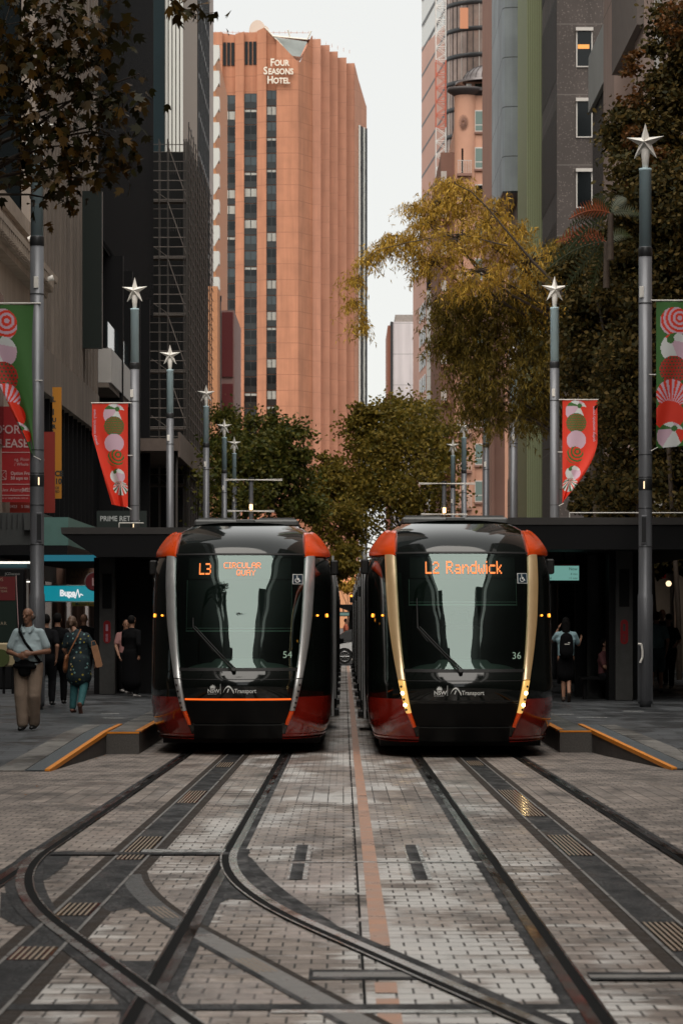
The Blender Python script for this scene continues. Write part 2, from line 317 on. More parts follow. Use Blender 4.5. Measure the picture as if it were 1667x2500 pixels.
def sheet(mb, x0, x1, ys, zf, mi=0, nx=1):
    def fn(u, v):
        k = v * (len(ys) - 1); i = min(int(k + 1e-6), len(ys) - 2); y = ys[i] + (ys[i + 1] - ys[i]) * (k - i)
        return (x0 + (x1 - x0) * u, y, zf(y))
    mb.grid(fn, nx, len(ys) - 1, mi, smooth=False)
YS = [-4, YB, 320]
g = MB(); sheet(g, -1500, 1500, [-900, -6, YB, 2600], lambda y: gz(max(y, -6)) - .03)
g.build('ground', M_asph, kind='structure')
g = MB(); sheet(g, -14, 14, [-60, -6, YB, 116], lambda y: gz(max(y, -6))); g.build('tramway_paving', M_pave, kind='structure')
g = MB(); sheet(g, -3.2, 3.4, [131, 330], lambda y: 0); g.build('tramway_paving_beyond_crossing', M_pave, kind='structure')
XL, XR = -1.535, 1.735        # track centres
GA = 1.435
def along(mb, cx, y0, y1, o0, o1, dz, mi=0, n=None, curve=0.):
    """a flat strip following a rail: cx = rail line, curve > 0 bends it right nearer than y=21.5 on a 26 m radius"""
    def X0(y): return cx + (0 if not curve else (max(0, 21.5 - y) ** 2 / 52. if y > 15.5 else 36 / 52. + (15.5 - y) * 6 / 26.))
    def S0(y): return -(min(6, max(0, 21.5 - y)) / 26.) if curve else 0
    ys = sorted(set([y0, y1] + ([YB] if y0 < YB < y1 else []) + (list(np.linspace(y0, y1, 40)) if curve else [])))
    P = []
    for y in ys:
        s = S0(y); l = math.hypot(1, s); nx, ny = 1 / l, -s / l
        for o in (o0, o1): P.append((X0(y) + nx * o, y + ny * o, gz(y) + dz))
    mb.add(P, [(2 * i, 2 * i + 1, 2 * i + 3, 2 * i + 2) for i in range(len(ys) - 1)], mi)
def rail(name, cx, y0, y1, curve, side, label, base=.0, wide=.0):
    """grooved rail let into the paving: steel head, flat black strip for the shade in the flangeway, thin steel lip; side = +1 when the flangeway is on the right"""
    b = MB(); up = .003 if curve else 0
    along(b, cx, y0, y1, -.085 - wide * (side > 0) , .085 + wide * (side < 0), .004 + up + base, 0, curve=curve)
    along(b, cx, y0, y1, -.036 * 1 if side > 0 else -.02, .02 if side > 0 else .036, .010 + up + base, 1, curve=curve)
    a0, a1 = (.016, .072) if side > 0 else (-.072, -.016)
    along(b, cx, y0, y1, a0, a1, .008 + up + base, 2, curve=curve)
    l0, l1 = (.072, .084) if side > 0 else (-.084, -.072)
    along(b, cx, y0, y1, l0, l1, .011 + up + base, 1, curve=curve)
    b.build(name, [M_rubber, M_steel2 if curve else M_steel, M_groove], label=label, cat='rail', group='tram rails set in the paving')
rail('tram_rail', XL - GA / 2, -4, 320, 0, 1, 'outer steel rail of the left tram track, farthest left straight rail')
rail('tram_rail', XL + GA / 2, -4, 320, 0, -1, 'inner steel rail of the left tram track, nearest the orange centre line')
rail('tram_rail', XR - GA / 2, -4, 320, 0, 1, 'inner steel rail of the right tram track, right of the orange centre line')
rail('tram_rail', XR + GA / 2, -4, 320, 0, -1, 'outer steel rail of the right tram track, farthest right rail')
rail('tram_rail', XL + GA / 2, 5, 21.6, 1, -1, 'curved crossover rail sweeping right across the orange centre line', wide=.03)
rail('tram_rail', XL - GA / 2, 5, 21.6, 1, 1, 'curved crossover rail branching from the farthest left rail', wide=.02)
# current collection strip between the rails
def power_strip(cx, label, blocks, curve=0, y0=-4, y1=320, mb0=None):
    e = thing('power_strip', (cx, 20, gz(20)), label, 'ground power rail', 'ground power strips between the rails')
    b = MB(); u = .0015 if curve else 0
    along(b, cx, y0, y1, -.2, .2, .003 + u, 0, curve=curve); b.build('asphalt_bed', M_brownas, e)
    b = MB(); along(b, cx, y0, y1, -.105, .105, .006 + u, 0, curve=curve)
    along(b, cx, y0, y1, -.125, -.105, .009 + u, 1, curve=curve); along(b, cx, y0, y1, .105, .125, .009 + u, 1, curve=curve)
    b.build('contact_rail', [M_rubber, M_conc], e)
    for a, c in blocks:
        b = MB(); along(b, cx, a, c, -.1, .1, .0085 + u, 0, curve=curve)
        for k in range(6): along(b, cx, a, c, -.088 + k * .031, -.075 + k * .031, .0105 + u, 1, curve=curve)
        b.build('insulated_block', [M_wetplate, M_yellow], e)
power_strip(XL, 'black power strip with striped blocks along the middle of the left track', [(28, 30.4), (20.5, 23.), (16.2, 17.), (13.9, 14.5), (36.5, 38), (47, 50)])
power_strip(XR, 'black power strip with striped blocks along the middle of the right track', [(25.8, 30.6), (20.9, 23.2), (14.3, 15.8), (9, 10), (37, 38.5)])
b = MB(); along(b, XL, 5, 15.2, -.05, .08, .0046, 0, curve=1); along(b, XL, 15.2, 19.2, -.05, .08, .0046, 4, curve=1); along(b, XL, 5, 19.8, -.085, -.05, .0044, 1, curve=1); along(b, XL, 5, 21.3, .08, .125, .0044, 2, curve=1)
for k in range(4): along(b, XL, 16.1, 16.8, -.04 + k * .028, -.028 + k * .028, .0058, 3, curve=1)
for k in range(4): along(b, XL, 13.4, 14.0, -.04 + k * .028, -.028 + k * .028, .0058, 3, curve=1)
b.build('power_strip', [M_conc, M_rubber, M_brownas, M_yellow, mat('dark_grey_concrete', (.075, .075, .074), .45, var=.4, scale=5, bump=.3, bscale=50, rvar=.2)], label='pale concrete band of the crossover curving right from the left track', cat='ground power rail', group='ground power strips between the rails')
# centre line, slot drain and inset patches
b = MB(); along(b, .19, 12.6, 13.0, -.05, .05, .004); along(b, .19, -4, 12.4, -.05, .05, .004); along(b, .19, 14.6, 116, -.05, .05, .004)
b.build('centre_line', M_orangestrip, label='long terracotta orange strip of tiles running between the two tram tracks', cat='line marking')
b = MB()
y = 5.
while y < 116:
    L_ = random.uniform(.6, 2.2); along(b, .092, y, y + L_, -.007, .007, .0045); y += L_ + random.uniform(.05, .25)
b.build('slot_drain', M_groove, label='thin black slot line just left of the orange centre strip', cat='drain')
for (x0, x1, a, c, lab) in ((-.356, -.27, 20.45, 22.1, 'black inset plate left of the centre strip, farther half of the pair'), (-.356, -.27, 18.8, 20.2, 'black inset plate left of the centre strip, nearer half of the pair'),
                            (.47, .555, 20.45, 22.1, 'black inset plate right of the centre strip, farther half of the pair'), (.47, .555, 18.8, 20.2, 'black inset plate right of the centre strip, nearer half of the pair')):
    b = MB(); along(b, x0, a, c, 0, x1 - x0, .005, 0); along(b, x0, a, c, -.014, 0, .0045, 1); along(b, x0, a, c, x1 - x0, x1 - x0 + .03, .0045, 1)
    b.build('inspection_plate', [M_rubber, M_conc2], label=lab, cat='inspection cover', group='inset plates either side of the centre strip')
def cross(x0, x1, y, wd, m, lab, dz=.0048, name='cross_channel'):
    b = MB(); along(b, x0, y, y + wd, 0, x1 - x0, dz, 0)
    b.build(name, m, label=lab, cat='channel', group='channels running across the paving')
cross(-.27, .98, 20.28, .1, M_conc2, 'thin wet white line across the paving between the black inset plates')
b = MB(); along(b, -2.15, 20.95, 21.2, 0, 1.32, .0125, 0); along(b, -1.5, 21.2, 21.5, 0, .62, .0125, 1); b.build('cross_channel', [M_rubber, M_conc2], label='dark and white channel across the left track where the points begin', cat='channel', group='channels running across the paving')
b = MB(); along(b, -.16, 13.1, 13.5, 0, .62, .0049, 0); along(b, -.14, 13.2, 13.4, 0, .58, .0056, 1); b.build('cross_channel', [M_rubber, M_conc], label='short speckled channel crossing the orange strip beside the curved rail', cat='channel', group='channels running across the paving')
b = MB(); along(b, 1.13, 13.05, 13.35, 0, 1.25, .0105, 0); along(b, 1.13, 13.12, 13.24, 0, 1.25, .0112, 1); b.build('cross_channel', [M_rubber, M_conc], label='dark channel across the right track near the bottom right corner', cat='channel', group='channels running across the paving')
b = MB(); along(b, -2.2, 12.0, 12.2, 0, 3.2, .0049, 0); along(b, -.3, 11.9, 12.0, 0, 1.3, .0054, 1); b.build('cross_channel', [M_rubber, M_conc2], label='dark channel crossing under the rails at the bottom of the photo', cat='channel', group='channels running across the paving')
# dark rubber fillets round the points
b = MB()
for (cx, y0, y1, o0, o1) in ((XL + GA / 2, 15.5, 21.0, .10, .21), (XL - GA / 2, 15.5, 20.6, .09, .15)):
    def P(y, o): return (cx + (21.5 - y) ** 2 / 52. + o, y, gz(y) + .0036)
    ys = np.linspace(y0, y1, 24); v = []
    for i, yy in enumerate(ys):
        k = math.sin(math.pi * i / 23) ** .5
        v += [P(yy, o0 * .5), P(yy, o0 * .5 + (o1 - o0 * .5) * (.3 + .7 * k))]
    b.add(v, [(2 * i, 2 * i + 1, 2 * i + 3, 2 * i + 2) for i in range(23)])
b.build('points_surround', M_rubber, label='black rubbery margin wrapping the curved crossover rails', cat='track surround')
def infill(pts, lab):
    b = MB(); v = []
    for px, py in pts: s_ = (py - 1584) / 1.518; v.append(((px - VPX) / s_, F / s_, gz(F / s_) + .0033))
    b.add(v, [tuple(range(len(v)))]); b.build('track_infill', M_rubber, label=lab, cat='track surround', group='dark rubber infill between the crossing rails')
infill([(283, 2348), (388, 2348), (372, 2420), (340, 2428)], 'dark infill wedge just above the crossing of the two rails')
infill([(290, 2500), (338, 2452), (300, 2425), (270, 2405), (268, 2425), (297, 2462)], 'dark infill left of the rail crossing at the bottom edge')
infill([(392, 2440), (432, 2430), (470, 2500), (400, 2500)], 'dark infill right of the rail crossing at the bottom edge')
infill([(297, 2150), (240, 2216), (272, 2228), (322, 2216), (345, 2232), (362, 2226)], 'dark triangle where the two power strips part')
infill([(2, 2180), (66, 2196), (95, 2262), (40, 2262), (0, 2240)], 'dark infill at the left photo edge outside the curved rail')
infill([(95, 2085), (180, 2078), (165, 2110), (112, 2150), (84, 2150)], 'dark infill inside the left curve where it leaves the straight rail')
infill([(540, 2150), (590, 2150), (690, 2205), (560, 2195), (520, 2215)], 'dark infill wedge where the right curve leaves the straight rail')
infill([(455, 2230), (500, 2232), (505, 2262), (478, 2320), (440, 2330)], 'dark infill patch right of the straight rail at mid photo')
# loose dark puddle stains near the points
M_stain = mat('damp_stain', (.17, .145, .13), .09, var=.3, scale=6, rvar=.05)

# footpaths and platforms: a slope up from the road, then a level platform
def hfoot(y): return gz(35.4) + .006 if y <= 35.4 else (.307 if y >= 41.1 else gz(35.4) + .006 + (.307 - gz(35.4) - .006) * (y - 35.4) / 5.7)
def slab(name, fx, ys, top, mats, mi_top=0, kind='structure', **kw):
    """solid with left/right edges fx(y) -> (xa, xb)"""
    b = MB(); v = []
    for y in ys:
        xa, xb = fx(y); z = top(y); v += [(xa, y, z), (xb, y, z), (xb, y, -.05), (xa, y, -.05)]
    n = len(ys)
    for i in range(n - 1):
        a = 4 * i; c = a + 4
        b_f = [(a, a + 1, c + 1, c), (a + 1, a + 2, c + 2, c + 1), (a + 3, a, c, c + 3)]
        for q, f in enumerate(b_f): b.f.append(f); b.m.append(0 if q == 0 else 1); b.sm.append(False)
    b.v = v; b.f += [(0, 3, 2, 1), (4 * n - 4, 4 * n - 3, 4 * n - 2, 4 * n - 1)]; b.m += [1, 1]; b.sm += [False, False]
    return b.build(name, mats, kind=kind, **kw)
YR = [35.4, 36.2, 37.2, 38.4, 39.6, 41.1]
def lx(y): return -3.4 - .23 * (41.1 - y) / 5.7
slab('footpath_slope', lambda y: (-10.5, lx(y)), YR, hfoot, [M_foot, M_kerbside])
slab('footpath', lambda y: (-10.5, -3.4), [41.1, 114], lambda y: .307, [M_foot, M_kerbside])
slab('platform', lambda y: (-3.4, -2.93), [41.1, 112], lambda y: .309, [M_granite, M_granited])
def rx(y): return 3.61 + .5 * (41.6 - y) / 5.8
YR2 = [35.8, 36.8, 38, 39, 40.2, 41.6]
def hfr(y): return hfoot(min(41.1, 35.4 + (y - 35.8) * 5.7 / 5.8))
slab('footpath_slope', lambda y: (rx(y), 10.7), YR2, hfr, [M_foot, M_kerbside])
slab('footpath', lambda y: (3.61, 10.7), [41.6, 114], lambda y: .307, [M_foot, M_kerbside])
slab('platform', lambda y: (3.14, 3.61), [41.6, 112], lambda y: .309, [M_granite, M_granited])
slab('footpath_beyond', lambda y: (-10.5, -3.6), [131, 330], lambda y: .2, [M_foot, M_kerbside])
slab('footpath_beyond', lambda y: (3.8, 10.7), [131, 330], lambda y: .2, [M_foot, M_kerbside])
def edging(side, ys, fx, h, mname):
    """orange nosing, blue-grey band and pale granite band lying on the slope"""
    for nm, o0, o1, m, dz, lab, cat in (('edge_nosing', 0, .055, M_orange, .022, 'bright orange edge line on the sloping platform end', 'edge line'), ('tactile_strip', .055, .29, M_tact, .012, 'blue grey textured strip beside the orange edge', 'paving strip'), ('granite_strip', .31, .56, M_granite, .008, 'pale granite kerb strip along the sloping footpath', 'paving strip')):
        b = MB(); v = []
        for y in ys:
            x = fx(y); t = 1 + (.35 if nm == 'granite_strip' else 0) * (max(ys) - y) / 6
            xa = x + side * o0; xb = x + side * (o0 + (o1 - o0) * t)
            if nm == 'edge_nosing': xa -= side * .012
            z = h(y)
            v += [(xa, y, z + dz), (xb, y, z + dz)] + [(xa, y, z - .03), (xb, y, z - .03)]
        n = len(ys)
        for i in range(n - 1):
            a = 4 * i; c = a + 4
            for f in ((a, a + 1, c + 1, c), (a + 2, a, c, c + 2), (a + 1, a + 3, c + 3, c + 1)): b.f.append(f); b.m.append(0); b.sm.append(False)
        b.v = v; b.f += [(0, 2, 3, 1)]; b.m += [0]; b.sm += [False]
        b.build(nm, m, label=lab + (' at the left tram stop' if side < 0 else ' at the right tram stop'), cat=cat)
edging(-1, YR + [44.0], lambda y: lx(min(y, 41.1)), hfoot, 'l')
edging(1, YR2 + [44.0], lambda y: rx(min(y, 41.6)), hfr, 'r')
b = MB(); b.box(-3.02, -2.925, 41.6, 111, .29, .318); b.box(-3.4, -2.925, 41.095, 41.14, .295, .319); b.build('platform_edge_line', M_orange, label='orange line along the left platform edge beside the left tram', cat='edge line')
b = MB(); b.box(3.135, 3.23, 42.1, 111, .29, .318); b.box(3.135, 3.61, 41.595, 41.64, .295, .319); b.build('platform_edge_line', M_orange, label='orange line along the right platform edge beside the right tram', cat='edge line')
# pale tactile studs rows / inlaid light bars on footpaths
for (x, y, l, lab) in ((-3.75, 47., .38, 'nearest white inlaid bar on the left footpath'), (-4.0, 49.2, .3, 'white inlaid bar by the base of the big left pole'), (4.1, 47.3, .5, 'white inlaid bar on the right footpath nearest the platform block'), (3.75, 48.8, .34, 'short white inlaid bar close to the right tram'), (5.1, 50.4, .36, 'white inlaid bar near the foot of the big right pole')):
    b = MB(); b.box(x - l / 2, x + l / 2, y, y + .14, .305, .3115); b.build('paving_bar', M_conc2, label=lab, cat='paving inlay', group='white bars inlaid in the footpath')
# ------------------------------------------------------------- trams
M_black = mat('gloss_black_paint', (.005, .007, .006), .075, spec=.5, coat=.25, rvar=.035, scale=5)
M_red = mat('deep_red_paint', (.30, .018, .01), .12, spec=.5, coat=.5, var=.12, scale=3)
M_caporange = mat('bright_red_orange_shell', (1.0, .095, .008), .22, coat=.25)
M_silver = mat('brushed_silver', (.62, .62, .62), .36, metal=.6, var=.12, scale=8, stretch=(1, 1, .3))
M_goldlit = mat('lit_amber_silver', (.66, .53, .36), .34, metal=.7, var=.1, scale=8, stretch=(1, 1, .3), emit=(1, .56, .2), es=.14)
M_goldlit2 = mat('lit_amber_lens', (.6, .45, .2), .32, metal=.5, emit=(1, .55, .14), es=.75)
M_lens = mat('dark_lamp_lens', (.06, .05, .05), .1)
M_lamp = glow('headlamp_light', (1, .74, .36), 22.0)
M_amber = glow('amber_marker_light', (1, .33, .03), 3.0)
M_led = glow('orange_led', (1, .24, .05), 1.9)
M_ledbar = glow('red_orange_light_bar', (1, .13, .01), 1.2)
M_white = mat('white_lettering', (.9, .92, .9), .5)
M_whitegreen = mat('pale_green_lettering', (.5, .72, .6), .5)
M_glass = paneglass('windscreen_glass', (.42, .55, .5))
M_dark = mat('dark_interior', (.012, .014, .013), .6)
M_darkgrey = mat('dark_grey_plastic', (.05, .055, .055), .5)
M_frit = mat('green_black_glass_edge', (.05, .085, .07), .25)
M_blind = mat('dark_blind', (.018, .024, .022), .7)
M_dash = mat('grey_green_dashboard', (.3, .36, .33), .6)
M_rubb = mat('black_rubber', (.01, .01, .01), .6)
M_winglass = mat('tinted_side_glass', (.008, .01, .01), .08, spec=.4)
M_roofgrey = mat('roof_equipment_grey', (.16, .165, .165), .5, var=.2, scale=4)
M_navy = mat('navy_sticker', (.01, .03, .05), .4)
M_carriage = mat('black_carriage_paint', (.006, .006, .006), .5, spec=.08); M_trimb = mat('warm_reflective_trim', (.3, .2, .14), .3, metal=.6)
def lerp(tab, z):
    if z <= tab[0][0]: return tab[0][1]
    for (a, va), (b, vb) in zip(tab, tab[1:]):
        if z <= b: return va + (vb - va) * (z - a) / (b - a)
    return tab[-1][1]
def smooth_tab(tab, n=60):
    zs = np.linspace(tab[0][0], tab[-1][0], n); v = np.array([lerp(tab, z) for z in zs])
    for _ in range(4): v[1:-1] = (v[:-2] + 2 * v[1:-1] + v[2:]) / 4
    return list(zip(zs.tolist(), v.tolist()))
TW = smooth_tab([(.24, 1.2), (.45, 1.3), (.8, 1.325), (2.6, 1.325), (2.85, 1.27), (3.1, 1.13), (3.25, .98), (3.34, .86)])
TN = smooth_tab([(.24, .22), (.5, .1), (.85, .02), (1.08, .0), (1.2, .1), (1.6, .2), (2.0, .33), (2.45, .52), (2.87, .78), (3.1, 1.02), (3.25, 1.4), (3.34, 2.0)])
PP, DD = 2.6, 1.9
def tp(q, z):
    """point on the tram skin; q in -1..1 sweeps the nose, beyond +-1 runs back along the side"""
    s = -1 if q < 0 else 1; a = abs(q); w_ = lerp(TW, z); n_ = lerp(TN, z)
    th = min(a, 1) * math.pi / 2
    x = w_ * math.sin(th) ** (2 / PP); d = DD * (1 - math.cos(th) ** (2 / PP))
    return Vector((s * x, n_ + d + max(0, a - 1), z))
def qx(x, z):
    w_ = lerp(TW, z); t = min(1, abs(x) / w_); return math.copysign(math.asin(t ** (PP / 2)) * 2 / math.pi, x)
def nrm(q, z):
    e = 1e-3; a = tp(q + e, z) - tp(q - e, z); b_ = tp(q, min(3.33, z + e)) - tp(q, max(.25, z - e)); n = a.cross(b_); n.normalize(); return n
def skin(q, z, off): p = tp(q, z); return p + nrm(q, z) * off
def patch(mb, z0, z1, qa, qb, off, nz, nq, mi=0, prof=None, thick=.03, rim=True):
    """raised panel on the skin between q limits qa(z), qb(z); prof(u,v) shapes its thickness"""
    def fn(u, v):
        z = z0 + (z1 - z0) * v; q = qa(z) + (qb(z) - qa(z)) * u
        return skin(q, z, off * (prof(u, v) if prof else 1))
    mb.grid(fn, nq, nz, mi)
    if rim:
        for (us, vs_) in (((0, 0), (0, 1)), ((1, 1), (0, 1)), ((0, 1), (0, 0)), ((0, 1), (1, 1))):
            n = nz if us[0] == us[1] else nq
            def fr(u, v):
                uu = us[0] + (us[1] - us[0]) * u; vv = vs_[0] + (vs_[1] - vs_[0]) * u
                z = z0 + (z1 - z0) * vv; q = qa(z) + (qb(z) - qa(z)) * uu
                return skin(q, z, (off * (prof(uu, vv) if prof else 1)) * v - thick * (1 - v))
            mb.grid(fr, n, 1, mi, smooth=False)
XO = smooth_tab([(.30, .66), (.445, .70), (.64, .80), (1.085, .905), (1.5, .975), (1.92, 1.03), (2.4, 1.06), (2.85, 1.07)])
XI = smooth_tab([(.30, .63), (.445, .66), (.64, .735), (1.085, .82), (1.5, .87), (1.92, .905), (2.4, .93), (2.85, .945)])
qo = lambda z: qx(lerp(XO, z), z); qi = lambda z: qx(lerp(XI, z), z)
CAPI = [(2.83, .94), (3.0, .925), (3.22, .9)]
FONT57 = {'L': ["1....", "1....", "1....", "1....", "1....", "1....", "11111"], '3': ["1111.", "....1", "....1", ".111.", "....1", "....1", "1111."], '2': [".111.", "1...1", "....1", "..11.", ".1...", "1....", "11111"],
    'C': [".1111", "1....", "1....", "1....", "1....", "1....", ".1111"], 'I': ["111", ".1.", ".1.", ".1.", ".1.", ".1.", "111"], 'R': ["1111.", "1...1", "1...1", "1111.", "1.1..", "1..1.", "1...1"],
    'U': ["1...1"] * 6 + [".111."], 'A': [".111.", "1...1", "1...1", "11111", "1...1", "1...1", "1...1"], 'Q': [".111.", "1...1", "1...1", "1...1", "1.1.1", "1..1.", ".11.1"], 'Y': ["1...1", "1...1", ".1.1.", "..1..", "..1..", "..1..", "..1.."],
    'a': [".....", ".....", ".111.", "....1", ".1111", "1...1", ".1111"], 'n': [".....", ".....", "1.11.", "11..1", "1...1", "1...1", "1...1"], 'd': ["....1", "....1", ".1111", "1...1", "1...1", "1...1", ".1111"],
    'w': [".....", ".....", "1...1", "1...1", "1.1.1", "1.1.1", ".1.1."], 'i': ["1", ".", "1", "1", "1", "1", "1"], 'c': [".....", ".....", ".1111", "1....", "1....", "1....", ".1111"], 'k': ["1...", "1...", "1..1", "1.1.", "11..", "1.1.", "1..1"], ' ': ["..."] * 7}
def ledtext(mb, txt, xc, zc, h, wd, fn, dbl=2, mi=0):
    """dot matrix lettering, each lamp a small square"""
    cols = []
    for ch in txt:
        gl = FONT57[ch]; wg = len(gl[0])
        for c in range(wg): cols.append([gl[r][c] == '1' for r in range(7)])
        cols.append([False] * 7)
    cols = cols[:-1]; n = len(cols); cw = wd / n; rh = h / 7
    for i, col in enumerate(cols):
        for r, on in enumerate(col):
            if not on: continue
            for a in range(dbl):
                for b_ in range(dbl):
                    x = xc - wd / 2 + (i + (a + .5) / dbl) * cw; z = zc + h / 2 - (r + (b_ + .5) / dbl) * rh; hx = cw / dbl * .43; hz = rh / dbl * .43
                    mb.add([fn(x - hx, z - hz), fn(x + hx, z - hz), fn(x + hx, z + hz), fn(x - hx, z + hz)], [(0, 1, 2, 3)], mi)
def make_tram(tx, ty, label, number, lit, blind_z, lines, inner_side):
    T = thing('tram', (tx, ty, 0), label, 'tram', 'trams side by side at the stop')
    def B(mb, name, m, parent=T, **k): return mb.build(name, m, parent, world=False, **k)
    # body: everything but the windscreen opening
    b = MB(); WZ0, WZ1 = 1.2, 2.88; BACK = 2.4
    for z0, z1, nz in ((.24, WZ0, 22), (WZ1, 3.34, 18)):
        b.grid(lambda u, v: tp(-1 - BACK + (2 + 2 * BACK) * u if False else (-1 + 2 * u) , z0 + (z1 - z0) * v), 96, nz)
    for s in (-1, 1):
        b.grid(lambda u, v: tp(s * (qi(WZ0 + (WZ1 - WZ0) * v) + (1 - qi(WZ0 + (WZ1 - WZ0) * v)) * u), WZ0 + (WZ1 - WZ0) * v), 24, 40)
        b2 = MB(); b2.grid(lambda u, v: tp(s * (1 + (5.4) * u), .24 + 3.1 * v), 6, 44); B(b2, 'side_skin', M_carriage)
    b.grid(lambda u, v: (lambda p: Vector((p.x * 1, p.y, 3.34)))(Vector(((-1 + 2 * u) * .86, 3.0 + 3 * v, 0))), 4, 2)
    def roof(u, v):
        x = -.86 + 1.72 * u; yy = tp(qx(x * .999, 3.34), 3.34).y; return Vector((x, yy + (7.3 - yy) * v, 3.34 + .03 * math.sin(math.pi * u)))
    b.grid(roof, 24, 4)
    body = B(b, 'body', M_black)
    # side body, sunk behind the cab in sections
    secs = []; yy = 7.7; k = 0
    lens = [6.2, 5.2, 7.4, 5.2, 7.6]
    prof = [(lerp(TW, z), z) for z in np.linspace(.3, 3.34, 22)]
    def section(y0, y1, name, m, inset=0):
        q = MB(); pts = [(-(x - inset), z) for x, z in prof] + [((x - inset), z) for x, z in prof[::-1]]; n = len(pts)
        v = [(x, y, z) for y in (y0, y1) for x, z in pts]
        q.add(v, [(i, (i + 1) % n, n + (i + 1) % n, n + i) for i in range(n)] + [tuple(range(n)), tuple(range(2 * n - 1, n - 1, -1))], 0)
        return B(fixn_mb(q), name, m)
    section(7.35, 7.7, 'bellows', M_rubb, .14)
    total = 62
    while yy < total:
        L_ = lens[k % 5]; cs = section(yy, min(total, yy + L_), 'carriage', M_carriage)
        for s in (-1, 1):
            # windows, doors and frames on both flanks
            wd = min(total, yy + L_) - .35
            q = MB(); x0, x1 = sorted((s * 1.31, s * 1.331)); q.box(x0, x1, yy + .3, wd, 1.15, 2.52); B(q, 'side_window', M_carriage)
            q = MB(); dm = (yy + min(total, yy + L_)) / 2; x0, x1 = sorted((s * 1.31, s * 1.345))
            for dy in (-.72, -.03, .66): q.box(x0, x1, dm + dy, dm + dy + .05, .32, 2.75)
            q.box(x0, x1, dm - .72, dm + .71, 2.7, 2.76); B(q, 'door_frame', M_silver)
            q = MB(); x0, x1 = sorted((s * 1.30, s * 1.338)); q.box(x0, x1, yy + .02, yy + .09, .3, 3.0); B(q, 'end_trim', M_silver)
            q = MB(); x0, x1 = sorted((s * 1.2, s * 1.42)); q.box(x0, x1, dm - .7, dm + .7, .24, .33); B(q, 'door_step', M_rubb)
            yr_ = yy + .6; kk = 0
            while yr_ < min(total, yy + L_) - .4:
                q = MB(); x0, x1 = sorted((s * 1.31, s * (1.352 + .012 * (kk % 3)))); q.box(x0, x1, yr_, yr_ + .05, .35 + .2 * (kk % 2), 2.9 - .15 * (kk % 3)); B(q, 'added_flank_rib', (M_carriage, M_silver, M_carriage, M_trimb, M_rubb)[kk % 5]); yr_ += 1.07; kk += 1  # ribs added to hide the grey grazing sheen of the flank
        yy += L_ + .45; k += 1
        if yy < total: section(yy - .45, yy, 'bellows', M_rubb, .14)
    b = MB(); b.box(-1.15, 1.15, 1.6, 61, .12, .4); B(b, 'underframe', M_rubb)
    for yb in (9.5, 27, 44):
        q = MB()
        for s in (-1, 1): q.tube((s * .66, yb, .29), (s * .8, yb, .29), .285, n=20)
        q.tube((-.66, yb, .29), (.66, yb, .29), .07); B(q, 'wheelset', M_rubb)
    # windscreen
    b = MB(); b.grid(lambda u, v: (lambda z: tp(-qi(z) + 2 * qi(z) * u, z))(WZ0 + (WZ1 - WZ0) * v), 40, 36); wsg = B(b, 'windscreen', M_glass)
    b = MB()    # dark green printed edge
    for s in (-1, 1):
        patch(b, 1.24, 2.6, lambda z: s * (qi(z) - .055 + .01 * abs(z - 1.9)), lambda z: s * (qi(z) - .005), -.012, 20, 2, 0, rim=False)
    B(b, 'glass_edge', M_frit, wsg)
    b = MB(); patch(b, 1.2, 1.245, lambda z: -qi(z), lambda z: qi(z), .004, 1, 40, 0); B(b, 'seal', M_rubb, wsg); b = MB(); patch(b, 2.862, 2.885, lambda z: -qi(z), lambda z: qi(z), .006, 1, 40, 0); B(b, 'seal', M_rubb, wsg)
    # cab interior
    b = MB(); b.box(-.97, .97, 2.4, 2.45, .8, 3.0); b.box(-1.0, 1.0, .6, 2.4, .78, .82); b.box(-1., 1., 1.4, 2.4, 2.95, 3.0); B(b, 'cab_lining', M_dark)
    b = MB(); b.grid(lambda u, v: (lambda x: Vector((x, .42 + .25 * (x / .8) ** 2 + .5 * v, 1.18 + .14 * math.sin(math.pi * v) * (1 - (x / .85) ** 4) + .05 * (abs(x) < .35))))(-.8 + 1.6 * u), 24, 10); B(b, 'dashboard', M_dash)
    b = MB(); b.box(-.28, .28, 1.5, 1.62, 1.2, 1.85, bev=.04); b.box(-.14, .14, 1.5, 1.6, 1.85, 2.05, bev=.04); B(b, 'driver_seat', M_darkgrey)
    bl = MB()
    def yb(x, z): return tp(qx(x, z), z).y
    bl.grid(lambda u, v: (lambda x, z: Vector((x, yb(x, z) + .14, z)))(-.75 + 1.5 * u, blind_z + (2.5 - blind_z) * v), 24, 4); bln = B(bl, 'blind', M_blind)
    q = MB()
    for z_, h_ in ((blind_z - .01, .014), (blind_z + .035, .006)):
        q.grid(lambda u, v: (lambda x, z: Vector((x, yb(x, z) + .13, z)))(-.76 + 1.52 * u, z_ + h_ * v), 24, 1)
    for s in (-1, 1): q.grid(lambda u, v: (lambda x, z: Vector((x, yb(x, z) + .13, z)))(s * (.75 + .006 * u), blind_z + (2.5 - blind_z) * v), 1, 4)
    B(q, 'blind_rail', M_whitegreen, bln)
    # destination display
    b = MB(); b.grid(lambda u, v: (lambda x, z: Vector((x, yb(x, z) + .10, z)))(-.74 + 1.48 * u, 2.52 + .3 * v), 24, 3); ds = B(b, 'destination_display', M_dark)
    q = MB(); fn = lambda x, z: Vector((x, yb(x, z) - .008, z))
    for (t_, xc, zc, h, wd) in lines: ledtext(q, t_, xc, zc, h, wd, fn)
    B(q, 'destination_text', M_led, ds)
    # wiper
    q = MB(); A = [(-.08, 1.215), (-.30, 1.45), (-.62, 1.80)]; A2 = [(-.03, 1.215), (-.26, 1.45), (-.60, 1.82)]
    f3 = lambda x, z, o: skin(qx(x, z), z, o)
    for seq in (A, A2): q.path([f3(x, z, .05) for x, z in seq], [.012, .011, .009], 6)
